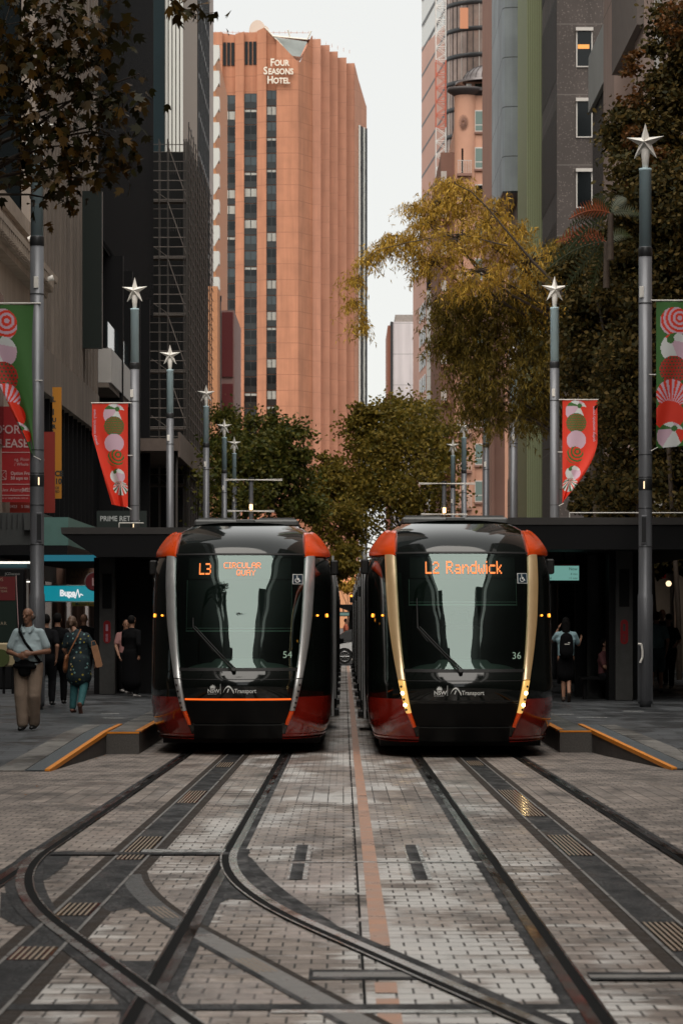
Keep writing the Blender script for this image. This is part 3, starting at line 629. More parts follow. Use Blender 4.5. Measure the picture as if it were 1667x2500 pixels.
    q.path([f3(-.64 + .0, 2.22 if lit else 1.95, .02), f3(-.63, 1.8, .03), f3(-.5 if lit else -.34, 1.62 if lit else 1.46, .02)], [.008, .012, .008], 6)
    q.tube(f3(-.055, 1.2, .0), f3(-.055, 1.2, .07), .03); B(q, 'wiper', M_rubb)
    # silver side pillars, shells, lower trims
    for s in (-1, 1):
        def a_(z): return s * qi(z)
        def c_(z): return s * qo(z)
        rnd = lambda u, v: 1 - .55 * (2 * u - 1) ** 4
        q = MB(); patch(q, 1.09, 2.835, a_, c_, .045, 34, 6, 0, prof=rnd); pl = B(q, 'pillar', M_goldlit if lit else M_silver)
        q = MB(); patch(q, .64, 1.08, a_, c_, .042, 10, 6, 0, prof=rnd); lc = B(q, 'lamp_cluster', M_goldlit2 if lit else M_silver)
        for j, zz in enumerate((1.0, .915, .83, .755, .69)):
            q = MB(); xm = (lerp(XO, zz) + lerp(XI, zz)) / 2 * s; p0 = skin(qx(xm, zz), zz, .03); n_ = nrm(qx(xm, zz), zz)
            on = lit and j in (1, 3)
            q.tube(p0, p0 + n_ * .022, .024 if on else .017, n=16); B(q, 'headlight', M_lamp if on else M_lens, lc)
        q = MB(); patch(q, .445, .635, a_, c_, .04, 5, 4, 0, prof=rnd); B(q, 'orange_tip', M_caporange)
        # shell on the upper corner
        ca = lambda z: s * qx(lerp(CAPI, z), z)
        def cb(z): return s * (1.0 + (.55 - 1.2 * max(0, z - 2.85)))
        q = MB(); patch(q, 2.845, 3.21, ca, cb, .05, 12, 16, 0, prof=lambda u, v: 1 - .5 * (2 * v - 1) ** 6 - .3 * (2 * u - 1) ** 8 + .5 * (abs(u - .42) < .05)); cp = B(q, 'corner_shell', M_caporange)
        q = MB(); patch(q, .30, .83, lambda z: s * (qo(z) + .004), lambda z: s * 1.9, .006, 12, 26, 0); B(q, 'lower_panel', M_red)
        q = MB(); patch(q, .243, .3, lambda z: s * (qx(.62, z)), lambda z: s * 1.9, .02, 2, 26, 0); B(q, 'skirt_edge', M_caporange if False else M_red)
        q = MB(); patch(q, 1.15, 2.5, lambda z: s * 1.02, lambda z: s * 2.6, .004, 8, 10, 0); B(q, 'cab_side_window', M_carriage)
        for xx, rl in ((1.115, .014), (1.25, .026)):
            q = MB(); p0 = skin(qx(s * xx, 1.99), 1.99, 0); n_ = nrm(qx(s * xx, 1.99), 1.99); q.tube(p0, p0 + n_ * .02, rl, n=12); B(q, 'marker_light', M_amber)
        q = MB(); q.box(*sorted((s * 1.3, s * 1.42)), 2.55, 2.75, 2.6, 2.82, bev=.02); B(q, 'camera_pod', M_rubb)
        for yb_ in (14.0, 26, 39, 52):
            q = MB(); q.box(*sorted((s * 1.3, s * 1.4)), yb_, yb_ + .14, 2.35, 2.55, bev=.015); B(q, 'camera_pod', M_rubb)
        q = MB(); p0 = skin(s * .93, 2.55, .004)
        for j in range(20):
            t0 = 2 * math.pi * j / 20; t1 = 2 * math.pi * (j + 1) / 20
            q.add([skin(s * (.93 + .018 * math.cos(t) * r_), 2.55 + .035 * math.sin(t) * r_, .004) for t, r_ in ((t0, 1), (t1, 1), (t1, .7), (t0, .7))], [(0, 1, 2, 3)])
        B(q, 'ring_emblem', M_darkgrey)
    # bonnet crease lines and light bar
    q = MB(); patch(q, 1.08, 1.088, lambda z: -qo(z), lambda z: qo(z), .003, 1, 40, 0); patch(q, .77, .777, lambda z: -qi(z), lambda z: qi(z), .003, 1, 40, 0); B(q, 'panel_gap', M_rubb)
    q = MB(); patch(q, .79, .812, lambda z: -qi(z) * .965, lambda z: qi(z) * .965, .012, 2, 40, 0); B(q, 'light_bar', M_rubb if lit else M_ledbar)
    q = MB(); patch(q, .25, .45, lambda z: -qx(.62, z), lambda z: qx(.62, z), .02, 4, 20, 0); B(q, 'coupler_cover', mat('low_reflection_black', (.005, .005, .005), .4, spec=.15))
    q = MB(); patch(q, .46, .768, lambda z: -qi(z) * .985, lambda z: qi(z) * .985, .004, 6, 40, 0, rim=False); B(q, 'anti_reflection_patch', mat('low_reflection_black', (.005, .005, .005), .4, spec=.15))  # dull patch added to keep paving reflections off the lower front
    q = MB(); patch(q, .44, .446, lambda z: -qx(.62, z), lambda z: qx(.62, z), .023, 1, 30, 0); B(q, 'cover_seam', M_darkgrey)
    q = MB(); q.box(-.80, .80, 3.6, 6.9, 3.36, 3.47, bev=.03); q.box(-.14, .14, 3.3, 3.6, 3.36, 3.46, bev=.01)
    for s in (-1, 1):
        for j in range(5): q.box(*sorted((s * .2, s * .74)), 3.7 + j * .6, 4.1 + j * .6, 3.47, 3.5)
    B(q, 'roof_equipment', M_roofgrey)
    q = MB(); q.box(-.85, .85, 9, 60, 3.35, 3.46, bev=.03); B(q, 'roof_fairing', M_roofgrey)
    # lettering and signs on the glass and bonnet
    fs = lambda x0, z0, o: (lambda x, y, d: skin(qx(x0 + x, z0 + y), z0 + y, o))
    q = MB(); q.text(number, .135, fs(.63 if not lit else .66, 1.385, .006), bold=.0); B(q, 'fleet_number', M_whitegreen, wsg)
    q = MB(); cx, cz, hh = .835 - .0, 2.51, .072
    def st(pts, mi=0, o=.006): q.add([skin(qx(cx + x, cz + z), cz + z, o) for x, z in pts], [tuple(range(len(pts)))], mi)
    st([(-hh, -hh), (hh, -hh), (hh, hh), (-hh, hh)], 0, .006); st([(-hh * .88, -hh * .88), (hh * .88, -hh * .88), (hh * .88, hh * .88), (-hh * .88, hh * .88)], 1, .009)
    def bar(x0, z0, x1, z1, wdt=.006):
        dx, dz = x1 - x0, z1 - z0; l = math.hypot(dx, dz); nx, nz = -dz / l * wdt, dx / l * wdt
        st([(x0 + nx, z0 + nz), (x0 - nx, z0 - nz), (x1 - nx, z1 - nz), (x1 + nx, z1 + nz)], 0, .012)
    for j in range(12):
        t0 = R(130 + j * 20); t1 = R(130 + (j + 1) * 20); r_ = .03; bar(-.008 + r_ * math.cos(t0), -.018 + r_ * math.sin(t0), -.008 + r_ * math.cos(t1), -.018 + r_ * math.sin(t1), .005)
    bar(-.012, .03, -.006, -.012); bar(-.008, .008, .018, .008); bar(-.006, -.010, .022, -.010); bar(.022, -.010, .034, -.036); st([(-.02, .036), (-.006, .036), (-.006, .05), (-.02, .05)], 0, .012)
    B(q, 'wheelchair_sticker', [M_white, M_navy], wsg)
    q = MB(); f2 = lambda x, z: skin(qx(x, z), z, .005)
    q.text('NSW', .075, fs(-.425, .895, .005), bold=.002); q.text('GOVERNMENT', .018, fs(-.425, .872, .005), sx=1.15)
    for j in range(7):    # flower emblem of pointed petals
        t = R(90 + (j - 3) * 27); c0 = (-.35, .958); L1 = .058 - .004 * abs(j - 3)
        d = (math.cos(t), math.sin(t)); n_ = (-d[1], d[0])
        q.add([f2(c0[0], c0[1]), f2(c0[0] + d[0] * L1 * .55 + n_[0] * .0095, c0[1] + d[1] * L1 * .55 + n_[1] * .0095), f2(c0[0] + d[0] * L1, c0[1] + d[1] * L1), f2(c0[0] + d[0] * L1 * .55 - n_[0] * .0095, c0[1] + d[1] * L1 * .55 - n_[1] * .0095)], [(0, 1, 2, 3)])
    q.add([f2(-.243, .88), f2(-.238, .88), f2(-.238, 1.02), f2(-.243, 1.02)], [(0, 1, 2, 3)])
    q.text('Transport', .082, fs(-.045, .893, .005), bold=.0015, sx=.92)
    for j in range(14):   # swooping roundel arc
        t0 = j / 14; t1 = (j + 1) / 14
        def A_(t): return (-.20 + .15 * t, .90 + .085 * math.sin(math.pi * min(1, t * 1.05)) ** .8)
        def W_(t): return .004 + .016 * t
        (x0, z0), (x1, z1) = A_(t0), A_(t1)
        q.add([f2(x0, z0 - W_(t0)), f2(x1, z1 - W_(t1)), f2(x1, z1 + W_(t1)), f2(x0, z0 + W_(t0))], [(0, 1, 2, 3)])
    q.add([f2(-.15, .90), f2(-.135, .90), f2(-.115, .95), f2(-.13, .955)], [(0, 1, 2, 3)])
    B(q, 'lettering', M_white)
    return T
def fixn_mb(q): return q
make_tram(-1.495, 40.5, 'left tram, black with red corner shells and silver pillars, sign L3 Circular Quay, number 54', '54', False, 1.77,
          [('L3', -.49, 2.66, .165, .17), ('CIRCULAR', .045, 2.71, .085, .53), ('QUAY', .10, 2.605, .085, .27)], 1)
make_tram(1.675, 39.5, 'right tram, black with lit headlights and glowing amber pillars, sign L2 Randwick, number 36', '36', True, 2.14,
          [('L2', -.43, 2.66, .17, .19), ('Randwick', .155, 2.665, .18, .78)], -1)
# ------------------------------------------------------------- street poles, banners, shelters
M_pole = mat('grey_pole_metal', (.17, .175, .19), .42, metal=.4, var=.12, scale=3, stretch=(3, 3, .6))
M_poled = mat('dark_pole_band', (.05, .052, .055), .4, metal=.5)
M_blue = mat('pale_blue_pole_sleeve', (.42, .56, .61), .55, var=.06, scale=2)
M_star = mat('warm_white_star', (.8, .77, .72), .5, var=.05, scale=5)
M_warm = glow('warm_lamp', (1, .75, .45), 1.6)
M_warmb = glow('warm_lamp_bright', (1, .6, .25), 5)
def make_pole():
    T = thing('street_pole', (0, 0, 0), 'x', 'street pole', 'tall poles topped with white stars')
    B = lambda mb, name, m, p=T: mb.build(name, m, p, world=False)
    b = MB(); b.lathe([(.0, 0), (.105, 0), (.105, .06), (.135, .07), (.137, 2.1), (.125, 2.12), (.125, 4.0), (.122, 8.6), (0, 8.6)], n=28)
    for k in range(28):
        a = 2 * math.pi * k / 28; b.tube((.136 * math.cos(a), .136 * math.sin(a), .12), (.136 * math.cos(a), .136 * math.sin(a), 2.05), .0045, n=4)
    B(b, 'shaft', M_pole)
    for z in (2.1, 3.0, 3.72, 4.3, 4.72, 7.55): b = MB(); b.lathe([(.123, z - .01), (.1285, z - .008), (.1285, z + .008), (.123, z + .01)], n=28); B(b, 'joint_ring', M_poled)
    b = MB(); b.lathe([(.121, 8.42), (.128, 8.43), (.128, 8.58), (.12, 8.6)], n=28); B(b, 'collar', M_poled)
    b = MB(); b.box(-.055, .055, -.145, -.118, 3.05, 3.58, bev=.006); pb = B(b, 'speaker_panel', M_pole); b = MB(); b.box(-.04, .04, -.1475, -.144, 3.08, 3.55); B(b, 'mesh_insert', M_poled, pb)
    b = MB(); b.lathe([(.1245, 4.05), (.1275, 4.06), (.1275, 4.26), (.1245, 4.27)], n=28); lw = B(b, 'lamp_window', M_poled); b = MB(); b.box(-.012, .012, -.131, -.126, 4.08, 4.22); B(b, 'lamp_tube', M_warm, lw)
    b = MB(); b.box(-.09, -.005, -.131, -.10, 7.65, 7.86, bev=.005); B(b, 'sensor_box', M_star)
    b = MB(); b.lathe([(0, 8.58), (.113, 8.59), (.113, 10.02), (.118, 10.025), (.118, 10.07), (0, 10.07)], n=28); B(b, 'blue_sleeve', M_blue)
    b = MB(); b.lathe([(.035, 10.07), (.055, 10.1), (.09, 10.42), (.03, 10.5)], n=12); B(b, 'star_neck', M_star)
    b = MB(); Rr, r0, th = .37, .125, .17; cz = 10.55; P = []
    for k in range(10):
        a = R(90 + 36 * k); r = Rr if k % 2 == 0 else r0; P.append((r * math.cos(a), 0, cz + r * math.sin(a)))
    P += [(0, -th, cz), (0, th, cz)]
    b.add(P, [(k, (k + 1) % 10, 10) for k in range(10)] + [((k + 1) % 10, k, 11) for k in range(10)]); B(b, 'star', M_star)
    return T
pole0 = make_pole()
poles = [(-5.5, 51.5, 'nearest left star-topped pole, its star half hidden by leaves', 20),
         (-5.6, 77, 'star-topped pole on the left carrying the red banner', -12), (-5.8, 96, 'left star-topped pole in front of the scaffolding, next after the red banner pole', 0),
         (-5.38, 112.5, 'left star-topped pole fourth from the viewer, by the scaffold corner', 6), (-5.47, 131.8, 'fifth star-topped pole on the left, taller of the two close together', 0),
         (-5.5, 144.6, 'farthest star-topped pole on the left, beside the lamp mast', 14),
         (5.58, 53, 'nearest star-topped pole on the right, tallest in the photo, against the dark ivy', -16), (5.65, 76.7, 'star-topped pole on the right carrying the red banner', 4),
         (5.69, 95.7, 'right star-topped pole swallowed by the bamboo-like foliage', 10), (5.6, 112.5, 'right pole hidden behind leaves between two others', 0),
         (5.54, 131.8, 'right star-topped pole behind the right tram, taller of the far pair', 0), (5.6, 146.6, 'farthest star-topped pole on the right, above the right tram', -8)]
for i, (x, y, lab, rz) in enumerate(poles):
    o = pole0 if i == 0 else copy_tree(pole0)
    z0 = .3 if y < 114 else .1
    o.location = (x, y, z0); o['label'] = lab; o.rotation_euler = (0, 0, R(rz))
    sc = (11.09 - z0) / 10.9; o.scale = (1, 1, sc)
def mast(x, y, ztop, lab):
    T = thing('lamp_mast', (x, y, 0), lab, 'lamp mast', 'thin masts with crossing arms and a warm lamp')
    b = MB(); b.tube((x, y, 0), (x, y, ztop), .1, .085, 14); b.build('shaft', M_pole, T)
    b = MB(); b.tube((x, y, ztop - .18), (x, y, ztop), .1, n=14); b.build('cap', M_poled, T)
    for z, a, c in ((ztop - .1, -1., 1.2), (ztop - 1.3, -.9, .9)):
        b = MB(); b.tube((x + a, y, z + .02), (x + c, y - .3, z - .04), .018, n=6); b.tube((x + a, y + .12, z - .02), (x + c, y - .1, z + .02), .014, n=6); b.build('arm', M_star, T)
    b = MB(); b.tube((x, y - .13, ztop - 1.25), (x, y - .13, ztop - 1.05), .06, n=10); b.build('lamp', M_warmb, T)
mast(X(613, 110), 110, 7.35, 'thin grey mast with white crossing arms and a warm lamp above the left tram')
mast(X(1084, 112), 112, 7.3, 'thin grey mast with white crossing arms and a warm lamp above the right tram')

# banners ------------------------------------------------------------------
M_fr = mat('banner_red', (.72, .035, .012), .6); M_fg = mat('banner_green', (.045, .15, .03), .6); M_fp = mat('banner_pink', (.62, .42, .52), .6)
M_fw = mat('banner_white', (.66, .68, .68), .6); M_fd = mat('banner_dark_red', (.42, .02, .01), .6); M_fdg = mat('banner_dark_green', (.02, .09, .03), .6)
FM = [M_fr, M_fg, M_fp, M_fw, M_fd, M_fdg]
def bauble(kind, dx, dy, r):
    """colour index of a striped or spotted ball at offset dx, dy inside radius r"""
    a = math.atan2(dy, dx); d = math.hypot(dx, dy) / r
    if kind == 'swirl':
        e = math.hypot(dx - r * .35, dy - r * .25) / r; return 0 if int(e * 6.2) % 2 else 2
    if kind == 'ball':
        ex, ey = dx + r * .35, dy - r * .55; t = math.atan2(ey, ex)
        if math.hypot(ex, ey) < r * .25: return 1
        k = int((t + math.pi) / (math.pi / 3.2)); return [3, 3, 2, 3, 1, 0, 3][k % 7]
    if kind == 'ballr':
        ex, ey = dx - r * .3, dy - r * .5; t = math.atan2(ey, ex)
        if math.hypot(ex, ey) < r * .22: return 1
        return [2, 3, 0, 3, 2, 3, 1][int((t + math.pi) / (math.pi / 3.2)) % 7]
    if kind == 'dots':
        u, v = dx / r * 4.2, dy / r * 4.2; v2 = v; u2 = u + .5 * (math.floor(v) % 2)
        return 5 if math.hypot(u2 - math.floor(u2) - .5, v2 - math.floor(v2) - .5) < .3 else 4
    if kind == 'gdots':
        u, v = dx / r * 4.2, dy / r * 4.2; u2 = u + .5 * (math.floor(v) % 2)
        return 4 if math.hypot(u2 - math.floor(u2) - .5, v - math.floor(v) - .5) < .3 else 1
    if kind == 'fan':
        t = math.atan2(dy + r * .9, dx); return 2 if int(t * 9) % 2 else 0
    if kind == 'plain_pink': return 2
    if kind == 'plain_red': return 0
    if kind == 'gswirl':
        e = math.hypot(dx - r * .3, dy - r * .4) / r; return 1 if int(e * 5) % 2 else 0
    if kind == 'rays':
        t = math.atan2(dy - r * .7, dx); return (3, 5, 3, 0)[int((t + math.pi) * 6) % 4]
    return 3
def banner(name, px, pz, y, w_, h_, side, bgi, circles, far, label, script=None, phase=0.):
    """cloth hung from a rod: px,pz = top corner at the pole; side -1 hangs to the left; far(v) = free-edge x (0..1 of w_) at depth v"""
    T = thing(name, (px, y, pz - h_), label, 'banner', 'christmas banners hung from the star poles')
    def pos(u, v):
        e = far(v); x = side * w_ * u * e
        fold = .035 * math.sin(u * 9 + v * 3 + phase) * (.3 + v) + .05 * math.sin(u * 3.1 + phase) * v + .03 * math.sin(v * 7 + u * 14) * v * v
        sag = .02 * math.sin(u * math.pi) * (v == 0)
        return Vector((px + x, y - .02 + fold, pz - h_ * v * (1 - .03 * u * v) - sag))
    def colr(u, v):
        x = u * far(v) * w_; z = v * h_
        c = bgi
        for (cx, cz, r, kind) in circles:
            if (x - cx) ** 2 + (z - cz) ** 2 < r * r: c = bauble(kind, side * (x - cx), -(z - cz), r)
        return c
    b = MB(); nu, nv = 64, 190
    b.grid(pos, nu, nv, mfn=colr); cl = b.build('cloth', FM, T)
    q = MB(); q.tube((px - side * .1, y - .02, pz + .01), (px + side * (w_ + .03), y - .02, pz + .01), .014, n=8); q.build('rod', M_star, T)
    q = MB(); q.tube((px - side * .13, y - .02, pz - h_ * .5), (px, y - .02, pz - h_ * .5), .01, n=6); q.tube((px - side * .1, y - .02, pz - h_ - .05), (px + side * .03, y - .02, pz - h_ + .02), .008, n=6); q.build('clip', M_star, T)
    if script:
        q = MB(); u0 = script
        def fn(x, yy, d):     # runs down the free edge
            v = .06 + x / h_; u = u0 + (yy if side < 0 else -yy) / (w_ * far(min(1, v))) ; p = pos(min(1, max(0, u)), v); return p + Vector((0, -.012, 0))
        q.text('merry christmas sydney', .1, (lambda x, yy, d: fn(x, -yy * -1, d)) , bold=.001); q.build('lettering', M_fp, T)
def fe_left(v): return 1 if v < .28 else max(.30, 1 - (v - .28) * .95)
C1 = [(.37, .30, .29, 'ballr'), (.37, .62, .27, 'gdots'), (.37, 1.08, .26, 'plain_pink'), (.33, 1.48, .23, 'gswirl'), (.28, 1.97, .2, 'ball'), (.20, 2.3, .2, 'rays')]
banner('banner', X(313, 77), Zh(985, 77), 76.9, .96, 2.8, -1, 0, C1, lambda v: 1 - .55 * max(0, v - .3) / .7 if v > .3 else 1, 'red christmas banner with baubles on the left pole above the black sign', script=.9)
banner('banner', X(1372, 76.7), Zh(977, 76.7), 76.6, .93, 2.78, 1, 0, C1, lambda v: 1 if v < .4 else 1 - 1.0 * ((v - .4) / .6) ** 1.6 * .97, 'red christmas banner with baubles on the right pole, tapering to a point', script=.93, phase=1.)
C2 = [(.62, .38, .30, 'swirl'), (.62, .87, .29, 'ball'), (.60, 1.33, .29, 'dots'), (.54, 1.72, .27, 'fan'), (.44, 2.05, .26, 'plain_red'), (.32, 2.40, .23, 'ballr')]
banner('banner', X(88, 51.5), Zh(743, 51.5), 51.4, 1.05, 2.75, -1, 1, C2, lambda v: 1 if v < .2 else 1 - 1.0 * (v - .2) / .8 * .93, 'green christmas banner with red and white baubles on the nearest left pole', phase=.5)
C3 = [(.34, .38, .27, 'swirl'), (.36, .87, .28, 'ball'), (.32, 1.27, .26, 'dots'), (.28, 1.73, .28, 'fan'), (.24, 2.13, .28, 'plain_red'), (.26, 2.5, .25, 'ballr')]
banner('banner', X(1600, 53), Zh(736, 53), 52.9, 1.0, 2.72, 1, 1, C3, lambda v: 1 - .12 * v, 'green christmas banner with baubles on the nearest right pole at the photo edge', phase=2.)

# tram stop shelters ---------------------------------------------------------
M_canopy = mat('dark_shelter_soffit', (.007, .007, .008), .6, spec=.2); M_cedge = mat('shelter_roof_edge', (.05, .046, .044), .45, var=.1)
M_pylon = mat('grey_stone_pylon', (.065, .064, .062), .55, var=.2, scale=6); M_pillar = mat('black_shelter_steel', (.006, .006, .007), .55, spec=.2)
M_signred = mat('stop_sign_red', (.35, .008, .012), .4); M_teal_lit = glow('teal_display_glow', (.25, .55, .48), .55); M_ink = mat('dark_ink', (.02, .03, .03), .6)
M_wingreyl = mat('grey_louvre_glass', (.10, .11, .11), .15, spec=.8, var=.5, scale=3)
def shelter(x_sp, y0, y1, xl, xr, ztop, label, px0, px1, sgn):
    T = thing('stop_shelter', (x_sp, y0, .31), label, 'shelter', 'tram stop shelters')
    b = MB(); b.plate([(xl, ztop), (xl + .02, ztop - .14), (xr - .02, ztop - .14), (xr, ztop)], y0, y1, 1)
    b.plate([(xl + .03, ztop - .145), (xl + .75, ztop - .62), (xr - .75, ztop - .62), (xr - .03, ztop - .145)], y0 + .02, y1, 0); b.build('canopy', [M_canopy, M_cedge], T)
    b = MB(); b.box(xl + .4, xr - .4, y0 + .5, y1, ztop, ztop + .012); b.tube((xl + 1.2, y0 + .3, ztop + .1), (xr - 1, y0 + .3, ztop + .1), .012, n=6); b.tube((xl + 1.2, y0 + .3, ztop), (xl + 1.2, y0 + .3, ztop + .1), .012, n=6); b.build('roof_rail', M_star, T)
    for k in range(6):      # glazed louvres slanting over the platform edge
        b = MB(); xx = xr if sgn < 0 else xl; v = [(xx + sgn * (-.05), y0 + .4 + k * 1.6, ztop - .2), (xx + sgn * .62, y0 + .4 + k * 1.6, ztop - .58), (xx + sgn * .62, y0 + 1.7 + k * 1.6, ztop - .62), (xx - sgn * .05, y0 + 1.7 + k * 1.6, ztop - .24)]
        b.add(v, [(0, 1, 2, 3)]); b.build('glass_louvre', M_wingreyl, T)
    for yc in np.arange(y0 + 3, y1 - 2, 6.5):
        b = MB(); b.box(px0 - .05, px1 + .12, yc, yc + .5, .31, ztop - .6); b.build('column', M_pillar, T)
    b = MB(); b.box(px0 - .12, px0, y0 + 1.6, y0 + 2.4, .31, ztop - .6); b.build('column', M_pillar, T)
    b = MB(); b.box(px1 + .02, px1 + .75 if sgn < 0 else px1 + .25, y0 + 2.4, y0 + 2.9, .31, ztop - .6); b.build('column', M_pillar, T)
    b = MB(); b.box(px0, px1, y0 + 1.5, y0 + 1.9, .31, ztop - .61, bev=.01); b.build('pylon', M_pylon, T)
    b = MB(); xc = (px0 + px1) / 2; zc = 1.96 - (1543 - 1508) * (y0 + 1.5) / F; n = []
    for k in range(16):
        a = math.pi * k / 15; n.append((xc + .075 * math.cos(a), zc + .17 + .075 * math.sin(a)))
    for k in range(16):
        a = math.pi + math.pi * k / 15; n.append((xc + .075 * math.cos(a), zc - .17 + .075 * math.sin(a)))
    b.plate(n, y0 + 1.485, y0 + 1.499); s = b.build('name_plate', M_signred, T)
    b = MB()
    for k in range(6): b.box(xc - .03, xc + .02, y0 + 1.478, y0 + 1.484, zc - .2 + k * .028, zc - .188 + k * .028)
    b.box(xc - .028, xc + .022, y0 + 1.478, y0 + 1.484, zc + .02, zc + .16); b.build('marks', [M_pylon if sgn > 0 else M_fp], s)
    b = MB(); b.box(xc - .1, xc + .1, y0 + 1.488, y0 + 1.499, zc + .5, zc + 1.25); b.build('notice_case', M_canopy, T)
    return T
shL = shelter(-4.6, 60, 108, X(148, 60), -3.2, 3.85, 'left tram stop shelter with a flat dark canopy and a grey pylon', X(242, 61.5), X(281, 61.5), -1)
shR = shelter(5.2, 55.5, 108, 3.2, 8.4, 3.9, 'right tram stop shelter with a wide dark canopy', X(1502, 57), X(1545, 57), 1)
b = MB(); b.box(X(1400, 60), X(1500, 60), 59.6, 59.8, .31, 3.3); b.build('back_panel', M_pillar, shR)
b = MB(); b.box(X(1436, 58), X(1500, 58), 58.3, 58.34, .31, 3.3); b.build('glass_screen', M_winglass, shR)
T = thing('arrival_display', (X(1378, 58), 58, 2.5), 'lit arrivals screen reading Now, 4 min and 11 min under the right canopy', 'display')
b = MB(); x0, x1, z0, z1 = X(1338, 58), X(1413, 58), Zh(1417, 58), Zh(1378, 58); b.box(x0 - .1, x1 + .03, 58.02, 58.2, z0 - .06, z1 + .06); b.tube(((x0 + x1) / 2, 58.1, z1), ((x0 + x1) / 2, 58.1, 3.35), .03); b.build('casing', M_pillar, T)
b = MB(); b.box(x0, x1, 58.0, 58.02, z0, z1 - .03); sc = b.build('screen', M_teal_lit, T); b = MB(); b.box(x0, x1, 57.995, 58.02, z1 - .03, z1); b.build('red_header', M_signred, sc)
b = MB(); b.text('Now', .085, lambda x, y, d: (x1 - .03 + x, 57.995, z1 - .12 + y), align='RIGHT')
b.text('4 min', .062, lambda x, y, d: (x1 - .03 + x, 57.995, z1 - .215 + y), align='RIGHT'); b.text('11 min', .062, lambda x, y, d: (x1 - .03 + x, 57.995, z1 - .3 + y), align='RIGHT')
b.text('rd', .062, lambda x, y, d: (x0 + .01 + x, 57.995, z1 - .215 + y)); b.text('rd', .062, lambda x, y, d: (x0 + .01 + x, 57.995, z1 - .3 + y))
b.build('lettering', M_ink, sc)
T = thing('arrival_display', (X(352, 66), 66, 2.6), 'small lit arrivals screen beside the left tram under the left canopy', 'display')
b = MB(); x0, x1, z0, z1 = X(348, 66), X(362, 66), Zh(1438, 66), Zh(1409, 66); b.box(X(322, 66), x1 + .3, 66.02, 66.2, z0 - .08, z1 + .1); b.tube((x0, 66.1, z1), (x0, 66.1, 3.3), .03); b.build('casing', M_pillar, T)
b = MB(); b.box(x0, x1, 66.0, 66.02, z0, z1); sc = b.build('screen', M_teal_lit, T); b = MB()
for k in range(3): b.text('L3', .075, lambda x, y, d: (x0 + .02 + x, 65.995, z1 - .09 - k * .09 + y))
b.build('lettering', M_ink, sc)
# lamp-box pole pieces between the shelter and the left tram
T = thing('street_pole', (X(332, 72), 72, .3), 'short stretch of grey street pole seen between the left shelter and the left tram', 'street pole', 'tall poles topped with white stars')
b = MB(); x = X(332, 72); b.tube((x, 72, .3), (x, 72, 3.6), .11, n=20); b.build('shaft', M_pole, T); b = MB(); b.box(x - .1, x - .01, 71.86, 71.9, 2.85, 3.3); b.build('speaker_panel', M_star, T)
# wall phone / handle shapes on the poles
for (x, z, lab) in ((X(1560, 52.8), Zh(1595, 52.8), 'pale curved handle on the left face of the nearest right pole'),):
    T = thing('grab_handle', (x, 52.8, z), lab, 'handle')
    q = MB(); q.path([(x - .02, 52.8, z + .17), (x + .04, 52.8, z + .16), (x + .06, 52.8, z + .05), (x + .06, 52.8, z - .08), (x + .02, 52.8, z - .18)], [.022] * 5, 8); q.build('bar', M_star, T)
# red-tipped sign boxes far right
for (a, c, lab) in ((1528, 1556, 'small red and white box sign left of the nearest right pole'), (1596, 1624, 'small red and white box sign right of the nearest right pole')):
    T = thing('box_sign', (X((a + c) / 2, 90), 90, Zh(1405, 90)), lab, 'sign', 'pair of red and white box signs under the right awning')
    b = MB(); b.box(X(a, 90), X(c, 90), 90, 90.3, Zh(1411, 90), Zh(1378, 90), bev=.02); b.build('box', mat('soft_lit_white', (.25, .2, .19), .5), T)
    b = MB(); e = (c - 8 if a < 1550 else c - 7); b.box(X(e, 90), X(c + 1, 90), 89.98, 90.31, Zh(1412, 90), Zh(1377, 90)); b.build('red_end', M_signred, T)
    b = MB(); b.tube((X((a + c) / 2, 90), 90.15, Zh(1378, 90)), (X((a + c) / 2, 90), 90.15, 4.6), .02); b.build('hanger', M_pillar, T)
# ------------------------------------------------------------- buildings
M_beige = panelled('beige_sandstone', (.33, .27, .22), .15, 0, 0, .02, (.1, .08, .06), .8, streak=.2)
M_rib = panelled('beige_ribbed_concrete', (.19, .155, .13), .15, 0, 0, .02, (.1, .08, .06), .8, streak=.22)
M_blackclad = mat('black_cladding', (.004, .004, .005), .7, spec=.1, var=.3, scale=1, stretch=(4, 4, .1))
M_blackfin = mat('black_fin_metal', (.009, .009, .01), .6, spec=.15)
M_whitepan = mat('white_balcony_panel', (.5, .48, .46), .6, var=.08, scale=1)
M_winblack = mat('dark_window_glass', (.007, .009, .01), .08, spec=.4)
M_wingrey = mat('grey_window_glass', (.03, .045, .05), .06, spec=.9, var=.3, scale=.2)
M_curtain = mat('pale_curtained_window', (.42, .42, .38), .3, var=.1, scale=3)
M_hdark = mat('hotel_dark_glass', (.02, .022, .022), .1, spec=.6, var=.4, scale=.5)
M_hotel = panelled('terracotta_precast', (.48, .205, .115), .10, 0, 2.97, .13, (.36, .15, .085), .75, streak=.13)
M_hotel2 = panelled('terracotta_precast_shaft', (.50, .24, .155), .08, 0, 2.97, .11, (.42, .2, .13), .75, streak=.09)
M_letter = mat('cream_sign_letters', (.85, .78, .66), .5)
M_scaff = mat('scaffold_tube', (.12, .105, .095), .45, metal=.6)
M_plank = mat('scaffold_plank', (.2, .17, .15), .7, var=.2)
M_net = mat('black_scaffold_net', (.006, .006, .006), .8, var=.3, scale=2)
M_orangewall = mat('orange_render', (.6, .28, .14), .7, var=.1)
M_whitestripe = mat('white_fin', (.62, .62, .58), .4)
M_brass = mat('brown_recess', (.16, .1, .05), .5)
M_tealdark = mat('dark_teal_wall', (.004, .014, .018), .5, spec=.2, var=.2, scale=.3)
def fcbuild(name, label, cat='building', group=None, loc=(0, 0, 0)): return thing(name, loc, label, cat, group)
